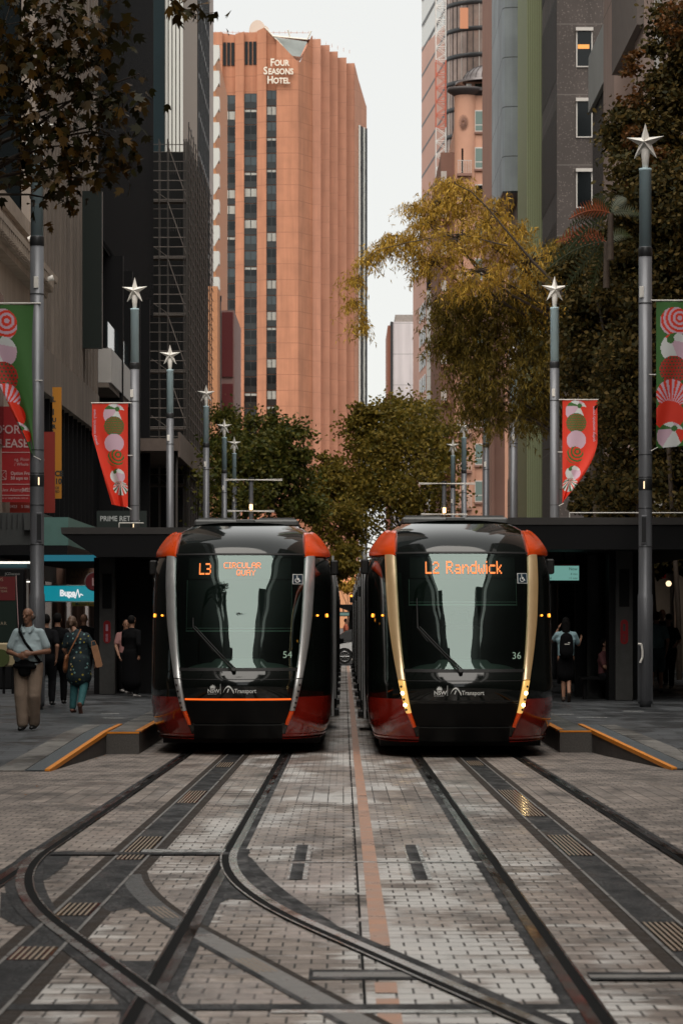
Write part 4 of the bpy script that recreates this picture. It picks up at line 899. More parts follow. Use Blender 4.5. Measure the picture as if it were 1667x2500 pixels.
def part(parent, name, m, fn, **k):
    b = MB(); fn(b); return b.build(name, m, parent, **k)

# --- far hotel tower
HZ = 540; HS = F / HZ
def hp(zx, dy=0): px = 500 + zx * .287; return ((px - VPX) * (HZ) / F, HZ + dy)
def hz(zy): return CZ - (zy * .287 - VPY) * HZ / F
H = thing('hotel_tower', (hp(600)[0], HZ, 0), 'tall terracotta hotel tower with cream roof lettering at the end of the street', 'building')
PL = [(-60, 1), (75, 0), (150, -.3), (150, .7), (260, .7), (260, -.3), (335, -1.2), (335, -.2), (445, -.2), (445, -1.2), (525, -2.2), (527, -1.2), (611, -1.2), (612, -2.4), (795, -2.4), (915, 2.6)]
TOPS = {}
def hwall(b, p, q, z0, zt0, zt1, mi=0):
    b.add([(p[0], p[1], z0), (q[0], q[1], z0), (q[0], q[1], zt1), (p[0], p[1], zt0)], [(0, 1, 2, 3)], mi)
b = MB(); top = [(-60, 262), (75, 262), (150, 262), (260, 270), (335, 262), (445, 255), (512, 242), (612, 335), (795, 490), (915, 275)]
def ht(zx): return hz(lerp([(float(a), float(c)) for a, c in [(-60, 268), (150, 270), (260, 285), (335, 275), (445, 270), (512, 245), (612, 352), (790, 540), (810, 540), (908, 275), (915, 275)]], zx))
for (a, da), (c, dc) in zip(PL, PL[1:]):
    n = max(1, int(abs(c - a) / 8))
    for k in range(n):
        t0, t1 = k / n, (k + 1) / n; za, zc = a + (c - a) * t0, a + (c - a) * t1
        P0 = hp(za, da + (dc - da) * t0); P1 = hp(zc, da + (dc - da) * t1); hwall(b, P0, P1, 0, ht(za), ht(zc))
part_wall = b.build('wall', M_hotel, H)
# stepped shafts on the right
b = MB(); ed = [915, 985, 1060, 1130, 1205, 1275]; rt = [303, 330, 360, 388, 412]
for k in range(5):
    d = 2.7 + k * 2.8; P0 = hp(ed[k], d); P1 = hp(ed[k + 1], d - .2); hwall(b, P0, P1, 0, hz(rt[k]), hz(rt[k])); hwall(b, P1, (P1[0], P1[1] + 3.2), 0, hz(rt[k]), hz(rt[k]))
    hwall(b, (P1[0], P1[1] + .001), P1, 0, hz(rt[k]), hz(rt[k]))
b.build('stepped_wall', M_hotel2, H)
b = MB(); P0 = hp(1275, 13.5); P1 = hp(1310, 15.5); P2 = hp(1383, 20)
b.add([(P0[0], P0[1], 0), (P1[0], P1[1], 0), (P1[0], P1[1], hz(540)), (P0[0], P0[1], hz(415))], [(0, 1, 2, 3)])
b.add([(P1[0], P1[1], hz(935)), (P2[0], P2[1], hz(950)), (P2[0], P2[1], hz(748)), (P1[0], P1[1], hz(540))], [(0, 1, 2, 3)])
b.build('wall_end', M_hotel2, H)
b = MB(); hwall(b, (P1[0], P1[1] + .3), (P2[0], P2[1] + .3), 0, hz(935), hz(950)); b.build('glass_corner', M_winblack, H)
for k in range(4):
    b = MB(); t = (k + .1) / 3.6; x = P1[0] + (P2[0] - P1[0]) * t; yy = P1[1] + (P2[1] - P1[1]) * t; b.box(x, x + .35, yy - .2, yy + .1, 0, hz(940)); b.build('mullion', M_whitestripe if k % 2 == 0 else M_poled, H)
for k in range(33):
    z = 2.4 + k * 2.97
    if z < hz(960):
        b = MB(); hwall(b, (P1[0], P1[1] + .1), (P2[0], P2[1] + .1), z, z + 1.35, z + 1.35); b.build('pane', random.choice([M_curtain, M_curtain, M_wingrey]), H)
b = MB(); xl_, xr_ = hp(-60)[0], hp(915)[0]; b.add([(xl_, HZ + 1, hz(275)), (xr_, HZ + 6, hz(275)), (xr_, HZ + 25, hz(265)), (xl_, HZ + 25, hz(262))], [(0, 1, 2, 3)])
b.box(hp(-60)[0], hp(1383)[0], HZ + 24, HZ + 30, 0, hz(700)); b.box(hp(-60)[0], hp(915)[0] - .5, HZ + 6, HZ + 24, 0, hz(560)); b.build('rear_mass', M_hotel2, H)
# sloping roof notch with skylight
b = MB(); b.add([(hp(512)[0], HZ - 1.2, hz(247)), (hp(800)[0], HZ - 1.8, hz(545)), (hp(908)[0], HZ + 2.6, hz(277)), (hp(905)[0], HZ + 8, hz(272)), (hp(520)[0], HZ + 5, hz(247))], [(0, 1, 2, 3, 4)]); b.build('notch_roof', M_hotel2, H)
b = MB(); b.add([(hp(578)[0], HZ - 1.7, hz(322)), (hp(745)[0], HZ - 2.3, hz(490)), (hp(812)[0], HZ - 1.6, hz(492)), (hp(872)[0], HZ + .6, hz(345))], [(0, 1, 2, 3)])
b.build('skylight', mat('grey_skylight', (.25, .27, .26), .2, var=.15, scale=.4), H)
b = MB()
for (a, c) in (((578, 322), (872, 345)), ((708, 270), (728, 334)), ((905, 280), (872, 348)), ((512, 247), (745, 490))): b.tube((hp(a[0])[0], HZ - 2.2, hz(a[1])), (hp(c[0])[0], HZ - 1.6, hz(c[1])), .13, n=6)
b.build('trim', M_letter, H)
b = MB()
for k in range(24): zx = 80 + k * 50; b.tube((hp(zx)[0], HZ + 4, hz(245 if zx < 900 else 300 + (zx - 900) * .35)), (hp(zx)[0], HZ + 4, hz(222 if zx < 900 else 268 + (zx - 900) * .35)), .05, n=4)
b.tube((hp(80)[0], HZ + 4, hz(232)), (hp(880)[0], HZ + 4, hz(238)), .04, n=4); b.build('roof_railing', M_hotel2, H)
for (zx, zy, r) in ((415, 215, 2.6), (475, 228, 1.6)):
    b = MB(); cx, cy = hp(zx, 6); cz = hz(zy); b.grid(lambda u, v: (lambda a, rr: (cx + r * rr * math.cos(a) * .6 + .5 * rr * rr, cy + r * .5 * rr * math.sin(a), cz + r * rr * math.sin(a) * .9 + .3 * rr))(2 * math.pi * u, v), 20, 5); b.tube((cx, cy, cz - 3), (cx, cy, cz), .2); b.build('satellite_dish', mat('dish_grey', (.42, .33, .27), .6), H)
# window stacks: one glazed unit per floor in three bays
def hwin(x0, x1, yy, z0, kind):
    b = MB(); b.add([(x0, yy, z0), (x1, yy, z0), (x1, yy, z0 + 2.85), (x0, yy, z0 + 2.85)], [(0, 1, 2, 3)], 0)
    xm = (x0 + x1) / 2; up = {0: 2, 1: 1, 2: 3, 3: 3, 4: 1}[kind]
    for (a, c) in ((x0 + .1, xm - .08), (xm + .08, x1 - .1)):
        b.add([(a, yy - .06, z0 + 1.2), (c, yy - .06, z0 + 1.2), (c, yy - .06, z0 + 2.7), (a, yy - .06, z0 + 2.7)], [(0, 1, 2, 3)], up)
        if kind == 4: b.add([(a, yy - .09, z0 + 2.3), (c, yy - .09, z0 + 2.3), (c, yy - .09, z0 + 2.7), (a, yy - .09, z0 + 2.7)], [(0, 1, 2, 3)], 3)
        if kind == 2: b.add([(a + .2, yy - .09, z0 + 1.2), (c - .2, yy - .09, z0 + 1.2), (c - .3, yy - .09, z0 + 1.55), (a + .3, yy - .09, z0 + 1.55)], [(0, 1, 2, 3)], 3)
    b.build('window', [M_hdark, M_winblack, M_wingrey, M_curtain], H)
for (a, c, t, d) in ((150, 260, 795, .55), (337, 445, 788, -.35), (527, 611, 770, -1.35)):
    x0, x1 = hp(a)[0], hp(c)[0]; ztop = hz(t); k = 0
    while ztop - (k + 1) * 2.97 > 22:
        z = ztop - (k + 1) * 2.97; hwin(x0, x1, HZ + d, z, 0 if k == 0 else random.choices([0, 1, 2, 3, 4], [4, 5, 1.2, 1, 2])[0]); k += 1
for (a, c) in ((150, 255), (337, 443)):
    for j in range(3):
        x0 = hp(a + (c - a) * j / 3 + 4)[0]; x1 = hp(a + (c - a) * (j + 1) / 3 - 5)[0]; b = MB(); b.box(x0, x1, HZ - .36 if a > 300 else HZ + .5, HZ + .9, hz(548), hz(352)); b.build('window', M_winblack, H)
b = MB()
for (t, zx, zy, sz) in (('F', 560, 585, 1.45), ('OUR', 596, 583, 1.12), ('S', 503, 655, 1.45), ('EASONS', 543, 655, 1.12), ('H', 533, 733, 1.45), ('OTEL', 586, 733, 1.12)):
    x0 = hp(zx)[0]; z0 = hz(zy); b.text(t, sz * 1.36, lambda x, y, d: (x0 + x, HZ - 3.2 - d, z0 + y), bold=.035, extrude=.18, sx=.84)
b.build('sign_lettering', M_letter, H)
b = MB(); b.box(-18, 14, HZ - 9, HZ - 3, 0, 11); b.box(X(700, HZ), X(1000, HZ), HZ - 12, HZ - 9, 0, 8.2); b.build('podium', M_orangewall, H)

# --- left side of the street
LX = -10.
T = fcbuild('classical_building', 'low beige classical building with dentilled cornice at the left edge of the photo')
b = MB(); b.box(-22, LX, 55, 93.5, 4.6, 12.4); b.box(-22, LX - .6, 55, 93.3, 14.2, 14.6); b.build('wall', M_beige, T)
b = MB(); b.box(-22, LX + .35, 55, 93.7, 12.4, 12.6); b.box(-22, LX + .65, 55, 93.9, 12.9, 13.1); b.box(-22, LX + .5, 55, 93.8, 12.6, 12.9); b.box(-22, LX, 55, 93.5, 13.1, 14.6); b.box(-22, LX + .12, 55, 93.6, 14.0, 14.16); b.build('cornice', M_beige, T)
y = 70.
while y < 93: b = MB(); b.box(LX + .51, LX + .64, y, y + .22, 12.62, 12.89); b.build('dentil', M_beige, T); y += .5
for k in range(9):
    b = MB(); b.box(LX + .002, LX + .05, 58 + k * 4, 60 + k * 4, 7, 11.4); b.build('window', M_winblack, T)
for zz, yy in ((13.25, 85.5), (12.7, 91)):
    b = MB(); b.tube((LX + .6, yy, zz), (LX + .8, yy, zz + .06), .07, .1, 10); b.build('floodlight', M_star, T)
T = fcbuild('dark_office_tower', 'dark teal tower rising behind the beige classical building on the left')
b = MB(); b.box(-40, -12.2, 93.6, 118, 3, 75); b.build('wall', M_tealdark, T); b = MB(); b.box(-13.5, -12.9, 92, 93.5, 14.7, 17); b.build('chimney', mat('brick_red', (.2, .08, .05), .8), T)

T = fcbuild('office_building', 'beige office building with vertical ribs and slit windows on the left')
Z0, Z1 = 93.55, 117.
b = MB(); b.box(-24, LX - .5, Z0, Z1, 4.6, 62); b.build('wall', M_winblack, T)
b = MB(); n = 17
for k in range(n + 1):
    y = Z0 + (Z1 - Z0 - .5) * k / n; b.box(LX - .55, LX, y, y + .5, 10.6, 62)
b.build('ribs', M_rib, T)
for z in [10.2, 13.4, 16.6, 19.8, 23, 26.2, 29.4, 32.6, 35.8, 39]:
    b = MB(); h = .9 if z > 10.3 else 1.5; b.box(LX - .6, LX - .12 if z > 10.3 else LX + .05, Z0, Z1, z - (0 if z > 10.3 else .7), z + h - (0 if z > 10.3 else .7)); b.build('spandrel', M_rib, T)
for k in range(14):
    b = MB(); y = Z0 + k * 1.7; b.box(LX - .4, LX - .1, y, y + .1, 4.6, 9.6); b.build('mullion', M_blackfin, T)
b = MB(); b.box(LX, -9.25, 109.9, 110.3, Zh(850, 110), Zh(466, 110)); b.build('blade_sign', mat('black_green_sign', (.006, .012, .009), .35), label='tall blank black blade sign on the ribbed beige building', cat='sign')

T = fcbuild('black_building', 'black building with fine vertical fins and a white balcony band, left side')
Z0, Z1 = 117.1, 150.
b = MB(); b.box(-24, LX - .5, Z0, Z1, 0.3, 70); b.box(-24, LX - .05, Z0, Z1, 17.5, 70); b.build('wall', M_blackclad, T)
b = MB()
for k in range(60):
    y = Z0 + .2 + k * .545; b.box(LX - .05, LX + .1, y, y + .09, 17.6, 70)
b.build('fins', M_blackfin, T)
b = MB(); b.box(LX - .4, LX + .5, Z0 + .3, 133, 11.6, 13.0); b.build('balcony_front', M_whitepan, T)
b = MB(); b.box(LX - .4, LX + .4, Z0 + .3, 133, 11.4, 11.59); b.build('balcony_floor', M_rib, T)
for y in (123, 128.5, 133.2, 140):
    b = MB(); b.box(LX - .5, LX + .55, y, y + .35, 4.5, 17.5); b.build('column', M_blackfin, T)
b = MB(); b.box(LX + .3, LX + .36, Z0 + .3, 133, 13.05, 14.1); b.build('glass_balustrade', M_wingrey, T)

T = fcbuild('scaffolding', 'tall black netted scaffolding with grey tubes and planks on the left', 'scaffold')
SX0, SX1, SY = -10.2, X(455, 151), 151.
b = MB(); b.box(-22, SX1 - .35, SY + 3.2, 182, 0, 27); b.build('net', M_net, T)
lv = []; z = 9.
while z < 26.5: lv.append(z); z += 1.5
for i, z in enumerate(lv):
    b = MB()
    for dz in (0, .5, 1.0): b.tube((SX0, SY, z + dz), (SX1, SY, z + dz), .028, n=5)
    b.box(SX0, SX1, SY, SY + .9, z - .12, z - .05) if i % 2 == 0 else b.tube((SX0, SY, z + 1.4), (SX1, SY, z + 1.4), .025, n=5)
    if i % 2 == 0: b.tube((SX0 + .95, SY, z + 2.9), (SX1, SY, z + .1), .03, n=5); b.tube((SX0 + .1, SY, z + .6), (SX0 + .95, SY, z), .02, n=4)
    if i % 2: [b.tube((SX0 + 1.1 + .12 * j_, SY + .5, z - .1), (SX0 + 1.1 + .12 * j_, SY + .5, z + .6), .012, n=4) for j_ in range(5)]
    b.build('lift', M_scaff if i % 2 else M_plank, T)
b = MB()
for x in (SX0 + .5, SX0 + .95, SX1 - .12, SX1):
    for yy in (SY, SY + .9): b.tube((x, yy, .3), (x, yy, 27.2), .032, n=6)
b.build('standards', M_scaff, T)
b = MB()
for yy in np.arange(SY, 182, 2.4): b.tube((SX1, yy, .3), (SX1, yy, 28.5 if yy > 153 else 27), .03, n=5)
for z in np.arange(9, 28.6, .62): b.tube((SX1 + .02, SY + 1.5, z), (SX1 + .02, 182, z), .022, n=4)
b.build('side_ledgers', M_scaff, T)
b = MB(); b.box(SX1 - .3, SX1 - .26, 158, 181, 9, 28.3); b.build('side_net', mat('brown_net', (.05, .035, .025), .8, var=.3, scale=1), T)
b = MB(); b.box(-11, -7.95, 138, 184, 10.0, 10.6); b.box(-7.95, -7.85, 138, 184, 9.7, 10.9); b.build('gantry_hoarding', mat('faded_hoarding', (.16, .12, .10), .7, var=.15), T)
for yy in (139, 150, 161, 172): b = MB(); b.tube((-8.1, yy, .3), (-8.1, yy, 10), .08, n=8); b.build('gantry_post', M_scaff, T)

T = fcbuild('striped_tower', 'tower with white vertical fins above the scaffolding, upper left')
b = MB(); b.box(-30, X(447, 205), 205.6, 225, 0, 70); b.build('wall', M_brass, T)
for k in range(5):
    b = MB(); a = 403 + k * 9.2; b.box(X(a, 205), X(a + 6.6, 205), 205, 205.5, 20, 70); b.build('fin', M_whitestripe, T)
b = MB(); b.box(-30, X(402, 205), 204.8, 205.4, 0, 70); b.build('dark_wall', M_tealdark, T)
T = fcbuild('glass_tower', 'blue-grey glass tower with a pale stone edge, beside the hotel at the top')
gx = X(449, 207); b = MB(); yE = gx * F / (508 - VPX)
b.box(-30, gx, 226, yE, 0, 75); b.build('wall', M_wingrey, T)
for k in range(9):
    b = MB(); y = 226 + (yE - 226) * k / 8; b.box(gx, gx + .12, y - .08, y + .08, 0, 75); b.build('mullion', M_poled, T)
for k in range(20):
    b = MB(); b.box(gx, gx + .07, 226, yE, 20 + k * 3.1, 20.4 + k * 3.1); b.build('floor_band', M_poled, T)
b = MB(); b.box(-30, gx + .02, yE + .01, yE + 9.5, 0, 75); b.build('stone_edge', panelled('grey_stone_edge', (.36, .3, .27), .1, 0, 1.6, .06, (.2, .17, .15)), T)

T = fcbuild('apartment_block', 'orange rendered apartment block with a stack of white balconies left of the hotel')
ax = X(527, 300); b = MB(); b.box(-40, ax, 300, 330, 0, 62); b.build('wall', M_orangewall, T)
for k in range(22):
    z = 4 + k * 2.69
    b = MB(); b.box(ax - .4, X(536, 300), 299, 301.4, z, z + 1.25); b.add([(ax - .4, 299, z), (X(536, 300), 299, z), (ax - .1, 299, z - .9), (ax - .4, 299, z - .9)], [(0, 1, 2, 3)]); b.build('balcony', M_whitestripe, T)
for (a, c, y0, y1, lab) in ((540, 572, 757, 1013, 'dark red panel building with a pale frame between the scaffolding and the hotel'),):
    T = fcbuild('red_panel_building', lab); b = MB(); b.box(X(540, 230), X(572, 230), 230, 245, 0, Zh(757, 230)); b.build('frame', mat('dusty_pink_frame', (.33, .2, .18), .7), T)
    for (u, v) in ((762, 920), (937, 1100)):
        b = MB(); b.box(X(542, 230), X(569, 230), 229.85, 229.99, Zh(v, 230), Zh(u, 230)); b.build('panel', mat('maroon_panel', (.15, .018, .02), .5), T)
b = MB(); b.tube((X(533, 225), 225, 0), (X(533, 225), 225, Zh(722, 225)), .22); b.box(X(528, 225), X(541, 225), 224.8, 225.2, Zh(735, 225), Zh(722, 225)); b.build('black_post', M_poled, label='black post in front of the dark red panel building', cat='post')
b = MB(); b.box(-11, X(531, 200), 200, 204, 0, Zh(698, 200)); b.build('orange_wall', M_orangewall, label='narrow strip of orange wall just right of the scaffolding', cat='building')

# --- street level on the left
M_shop = mat('dark_shop_interior', (.01, .01, .011), .5, var=.4, scale=1); M_awn = mat('grey_awning_fascia', (.05, .054, .054), .6, var=.15); M_awnt = mat('teal_awning_end', (.10, .21, .19), .6, var=.1)
M_teal = glow('lit_teal_sign', (.005, .2, .25), 1.0); M_redsign = mat('lease_red_board', (.30, .005, .008), .5); M_yel = mat('orange_yellow_sign', (.5, .2, .015), .5); M_yel2 = mat('amber_sign', (.38, .18, .02), .5)
M_pinkl = mat('pale_pink_lettering', (.5, .33, .33), .6); M_tubew = glow('white_light_tube', (1, .95, .85), 1.5); M_brown = mat('brown_sign_board', (.2, .11, .08), .6)
T = fcbuild('shopfront_row', 'dark shopfronts under the awnings along the left footpath', 'shops')
b = MB(); b.box(-22, LX - .3, 55, 150, .3, 4.6); b.build('wall', M_shop, T)
for k in range(12):
    b = MB(); y = 58 + k * 7.5; b.box(LX - .3, LX, y, y + .7, .3, 4.6); b.build('pier', M_brown, T)
    b = MB(); b.box(LX - .28, LX - .24, y + .9, y + 7.2, .8, 3.2); b.build('window', M_wingrey if k % 2 else M_winblack, T)
T = thing('awning', (-9, 78, 4.), 'grey street awning with a pale teal end face below the red lease board', 'awning')
ax0, ax1 = X(164, 80), X(90, 80)
b = MB(); b.box(-10, X(100, 80), 79.9, 84, Zh(1331, 80), Zh(1252, 80)); b.build('fascia', M_awn, T)
b = MB(); b.box(X(100, 80) + .005, ax0, 80.3, 110, Zh(1331, 80), Zh(1262, 80)); b.build('end_face', M_awnt, T)
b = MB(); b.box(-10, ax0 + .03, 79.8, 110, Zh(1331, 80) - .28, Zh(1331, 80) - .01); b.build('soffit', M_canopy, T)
for k in range(6):
    b = MB(); x = X(2 + k * 13, 79.8); b.box(x, x + .02, 79.86, 79.9, Zh(1290, 80), Zh(1256, 80)); b.build('batten', M_poled, T)
b = MB(); b.box(X(60, 79.8), X(94, 79.8), 79.7, 79.86, Zh(1295, 80), Zh(1255, 80)); b.build('panel_box', M_awn, T)
# continuous low awning farther on
T = thing('awning', (-9, 112, 4.5), 'dark sloping awning under the black building behind the left shelter', 'awning'); b = MB()
b.plate([(-10, 5.6), (-6.95, 4.7), (-6.95, 4.5), (-10, 4.5)], 111, 116); b.build('roof', M_awn, T)
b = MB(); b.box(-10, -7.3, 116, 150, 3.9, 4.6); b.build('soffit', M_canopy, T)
def board(name, px0, px1, py0, py1, Z, m, label, cat='sign', texts=(), mt=None, th=.06, extra=None):
    T = thing(name, (X((px0 + px1) / 2, Z), Z, Zh(py1, Z)), label, cat)
    b = MB(); b.box(X(px0, Z), X(px1, Z), Z, Z + th, Zh(py1, Z), Zh(py0, Z)); bd = b.build('board', m, T)
    if texts:
        b = MB()
        for (t, x, y, h, bo) in texts: x0, z0 = xz(x, y, Z); b.text(t, h * Z / F * 1.39, lambda a, c, d: (x0 + a, Z - .012, z0 + c), bold=bo, sx=.93)
        b.build('lettering', mt, bd)
    if extra: extra(T, Z)
    return T
def lease_extra(T, Z):
    b = MB()
    for y in (1105, 1183, 1210): b.box(X(-40, Z), X(97, Z), Z - .014, Z - .01, Zh(y, Z), Zh(y, Z) + .02)
    for (a, c) in (((-8, 1149), (15, 1149)), ((15, 1149), (15, 1171)), ((-8, 1171), (15, 1171)), ((-8, 1149), (15, 1171)), ((-8, 1171), (15, 1149))): b.tube((*[xz(*a, Z)[0], Z - .012], xz(*a, Z)[1]), (*[xz(*c, Z)[0], Z - .012], xz(*c, Z)[1]), .009, n=4)
    b.build('rule_lines', M_pinkl, T)
board('lease_board', -60, 97, 992, 1226, 84, M_redsign, 'big red for-lease board above the grey awning at the left edge',
      texts=[('FOR', -2, 1058, 21, .006), ('LEASE', -1, 1092, 21, .006), ('K', 90, 1014, 10, .002), ('F', 90, 1027, 10, .002), ('ng, Floor Shops &', 35, 1125, 8, .0), ('/ Whole Building', 35, 1137, 8, .0), ('Option From', 26, 1159, 8, .003), ('50 sqm to 500 sqm', 26, 1171, 8, .003), ('Alex Alamsyah', -1, 1200, 9, 0), ('0423 045 5', 53, 1200, 9, .004), ('View at knightfrank.com.au', -2, 1218, 5, 0)], mt=M_pinkl, extra=lease_extra)
board('lease_board', -60, 134, 1054, 1252, 86, mat('lease_red_board_b', (.24, .02, .012), .5), 'second red lease board standing behind and below the first', texts=[('0423', 24, 1240, 7, .002), ('5 586', 52, 1240, 7, .002), ('0418', 84, 1240, 7, .002)], mt=M_pinkl)
board('vertical_sign', 128, 150, 945, 1217, 88, M_yel, 'narrow amber vertical sign right of the nearest left pole', texts=[('CE', 134, 1162, 13, .01), ('10', 134, 1181, 13, .01), ('CE', 135, 1194, 6, .003), ('RD', 135, 1203, 6, .003), ('L', 128, 980, 12, .01), ('I', 128, 1012, 14, .012), ('U', 128, 1030, 10, .01), ('R', 128, 1046, 10, .01), ('L', 128, 1058, 8, .01)], mt=M_ink)
board('health_sign', 86, 234, 1430, 1468, 82, M_teal, 'lit teal sign with white lettering and a pulse line under the left awning', texts=[('Bupa', 146, 1455, 15, .012)], mt=glow('white_sign_glow', (1, 1, 1), .75),
      extra=lambda T, Z: (lambda b: (b.path([(xz(*p, Z)[0], Z - .02, xz(*p, Z)[1]) for p in ((164, 1457), (181, 1457), (184, 1461), (190, 1439), (194, 1459), (197, 1450), (203, 1454))], [.016] * 7, 5), b.build('pulse_line', glow('white_sign_glow', (1, 1, 1), .75), T)))(MB()))
b = MB(); Z = 81.98; b.box(X(84, Z), X(236, Z), Z, Z + .1, Zh(1470, Z), Zh(1467.6, Z)); b.box(X(84, Z), X(236, Z), Z, Z + .1, Zh(1430.5, Z), Zh(1428.5, Z)); b.build('sign_frame', mat('pale_teal_frame', (.3, .45, .45), .5), label='pale frame edging the lit teal sign under the left awning', cat='sign frame')
board('shop_sign', 175, 234, 1469, 1480, 82.3, M_yel2, 'small amber shop sign hanging below the lit teal sign', texts=[('Michael Tuck', 184, 1477.5, 7, .001)], mt=M_ink)
board('gym_sign', 160, 234, 1387, 1428, 88, M_brown, 'brown sign reading ANY FIT above the lit teal sign', texts=[('ANYT', 170, 1408, 15, .012), ('FIT', 172, 1423, 11, .012)], mt=mat('dull_gold_letters', (.28, .17, .1), .6))
board('teal_band_sign', 90, 234, 1355, 1370, 79.5, glow('deep_teal_glow', (.003, .12, .17), .9), 'long dark teal band sign high under the left awning')
board('prime_sign', 236, 358, 1247, 1288, 100, mat('black_green_hoarding', (.012, .02, .018), .5), 'black sign reading PRIME RETAIL above the left shelter roof', texts=[('PRIME RETAIL', 244, 1272, 12.5, .005)], mt=mat('grey_white_letters', (.5, .52, .52), .6))
T = thing('round_sign', (X(228, 80.5), 80.5, Zh(1440, 80.5)), 'round dark red sign with a white letter L beside the left shelter pylon', 'sign')
b = MB(); x0, z0 = xz(230, 1420, 80.5); b.tube((x0, 80.5, z0), (x0, 80.6, z0), .27, n=32); b.build('disc', mat('pale_rim', (.2, .19, .19), .5), T)
b = MB(); b.tube((x0, 80.46, z0), (x0, 80.5, z0), .245, n=32); b.text('L', .3, lambda a, c, d: (x0 - .07 + a, 80.45, z0 - .11 + c), 1, bold=.006); b.build('face', [mat('dark_red_face', (.12, .008, .012), .5), M_pinkl], T)
for (a, c, y0, y1, Z, lab) in ((0, 75, 1371, 1376, 70, 'long white light tube above the advertising panel at the left edge'), (60, 75, 1419, 1422, 72, 'short white light tube beside the advertising panel')):
    b = MB(); b.box(X(a - 30 if a == 0 else a, Z), X(c, Z), Z, Z + .1, Zh(y1, Z), Zh(y0, Z)); b.build('light_tube', M_tubew, label=lab, cat='light', group='white light tubes under the left awning')
b = MB(); b.box(X(-30, 71), X(75, 71), 70.2, 71, Zh(1388, 71), Zh(1377, 71)); b.build('tube_shade', mat('dark_teal_shade', (.02, .07, .09), .5), label='dark teal shade under the long light tube at the left edge', cat='shade')  # solid shade of the light tube above it, no awning part
T = thing('advertising_panel', (X(20, 66), 66, .31), 'black advertising kiosk with a dark poster at the left edge of the photo', 'kiosk')
b = MB(); b.box(X(-60, 66), X(59, 66), 66, 66.5, .31, Zh(1388, 66), bev=.02); b.build('case', M_pillar, T)
b = MB(); b.box(X(-50, 66), X(41, 66), 65.97, 65.995, Zh(1568, 66), Zh(1406, 66)); ps = b.build('poster', mat('dark_green_poster', (.008, .02, .014), .4), T)
b = MB(); b.box(X(-50, 66), X(38, 66), 65.96, 65.972, Zh(1466, 66), Zh(1408, 66)); b.build('red_band', mat('poster_red', (.13, .01, .012), .5), ps)
b = MB()
for (t, x, y, h) in (('OS', -8, 1419, 9), ('THING', -4, 1438, 5), ('S YEAR', -4, 1446, 5), ('AR', 1, 1526, 8)): x0, z0 = xz(x, y, 65.95); b.text(t, h * .0131, lambda a, c, d: (x0 + a, 65.95, z0 + c), sp=1.2 if t == 'AR' else 1)
b.build('lettering', mat('dull_cream_letters', (.35, .28, .2), .6), ps)
b = MB(); x0, z0 = xz(12, 1404, 65.98); b.text('JCDecaux', .085, lambda a, c, d: (x0 + a, 65.98, z0 + c)); b.build('maker_name', mat('dull_grey_letters', (.3, .3, .3), .6), T)
b = MB(); x0, z0 = xz(39, 1405, 65.95); x1, z1 = xz(46, 1560, 65.95); b.tube((x0, 65.96, z0), (x1, 65.96, z1), .01, n=5); b.build('cable', M_pinkl, T)
T = thing('cream_van_panel', (X(10, 62), 62, .31), 'cream panel with a dark green disc behind the man in the pale polo shirt', 'panel')
b = MB(); b.box(X(-50, 62), X(40, 62), 62, 62.2, Zh(1628, 62), Zh(1570, 62), bev=.03); b.build('panel', mat('cream_panel', (.42, .34, .2), .5), T)
b = MB(); x0, z0 = xz(2, 1607, 61.97); b.tube((x0, 61.96, z0), (x0, 61.99, z0), .19, n=28); b.build('disc', mat('olive_disc', (.06, .08, .02), .5), T)
b = MB()
for px in (-30, 8, 30): b.tube((X(px, 62), 62.1, .31), (X(px, 62), 62.1, Zh(1628, 62)), .03)
b.build('leg', M_pillar, T)
board('orange_lit_sign', 338, 372, 1365, 1391, 90, glow('orange_sign_glow', (1, .2, .015), 1.3), 'bright orange lit sign behind the left tram corner', texts=[('T', 350, 1388, 17, .03)], mt=glow('cream_sign_glow', (1, .75, .45), 1.1))
board('orange_lit_sign', 338, 356, 1452, 1464, 90.5, glow('orange_sign_glow', (1, .2, .015), 1.3), 'small orange lit sign lower behind the left tram corner')
# --- right side of the street (zoomed photo factor .4381)
RX = 10.2
def zp(zx, Z): return X(980 + zx * .4381, Z)
def zz(zy, Z): return Zh(zy * .4381, Z)
M_pinkstone = panelled('pinkish_stone_panels', (.30, .22, .19), .1, 0, 4.2, .04, (.1, .07, .06), .8)
M_greypanel = mat('light_grey_panel', (.34, .35, .34), .6, var=.1, scale=.5)
M_louvre = mat('dark_brown_louvre', (.035, .028, .026), .6)
M_pebble = panelled('exposed_aggregate', (.085, .07, .064), .12, 0, 3.37, .045, (.16, .14, .13), .85, speck=1.6)
M_concb = panelled('blue_grey_concrete', (.3, .33, .35), .22, 0, 2.82, .06, (.09, .1, .1), .7, streak=.2)
M_green = mat('green_ribbed_metal', (.40, .44, .25), .55, var=.1, scale=.3, stretch=(1, 1, .1)); M_greend = mat('green_rib_shadow_metal', (.25, .28, .15), .55)
M_salmon = mat('salmon_render', (.6, .32, .22), .75, var=.07, scale=.4); M_salmond = mat('brown_salmon_pier', (.27, .145, .11), .75, var=.12, scale=.3)
M_pinkband = mat('pink_granite_face', (.50, .30, .24), .6, var=.08, scale=.2); M_greystone = panelled('grey_stone_cladding', (.34, .33, .31), .08, 0, 1.55, .05, (.2, .19, .18), .7)
M_frame = mat('white_window_frame', (.62, .58, .54), .5); M_slate = mat('grey_metal_dome', (.2, .18, .18), .4, metal=.4, var=.15, scale=1); M_darkcorn = mat('dark_cornice', (.06, .05, .05), .6)
T = fcbuild('panel_building', 'pinkish stone and grey panel building behind the ivy on the far right')
def yr(px): return RX * F / (px - VPX)
b = MB(); b.box(RX + .6, 26, 50, yr(1436), 4.6, 24.5); b.build('wall', M_pinkstone, T)
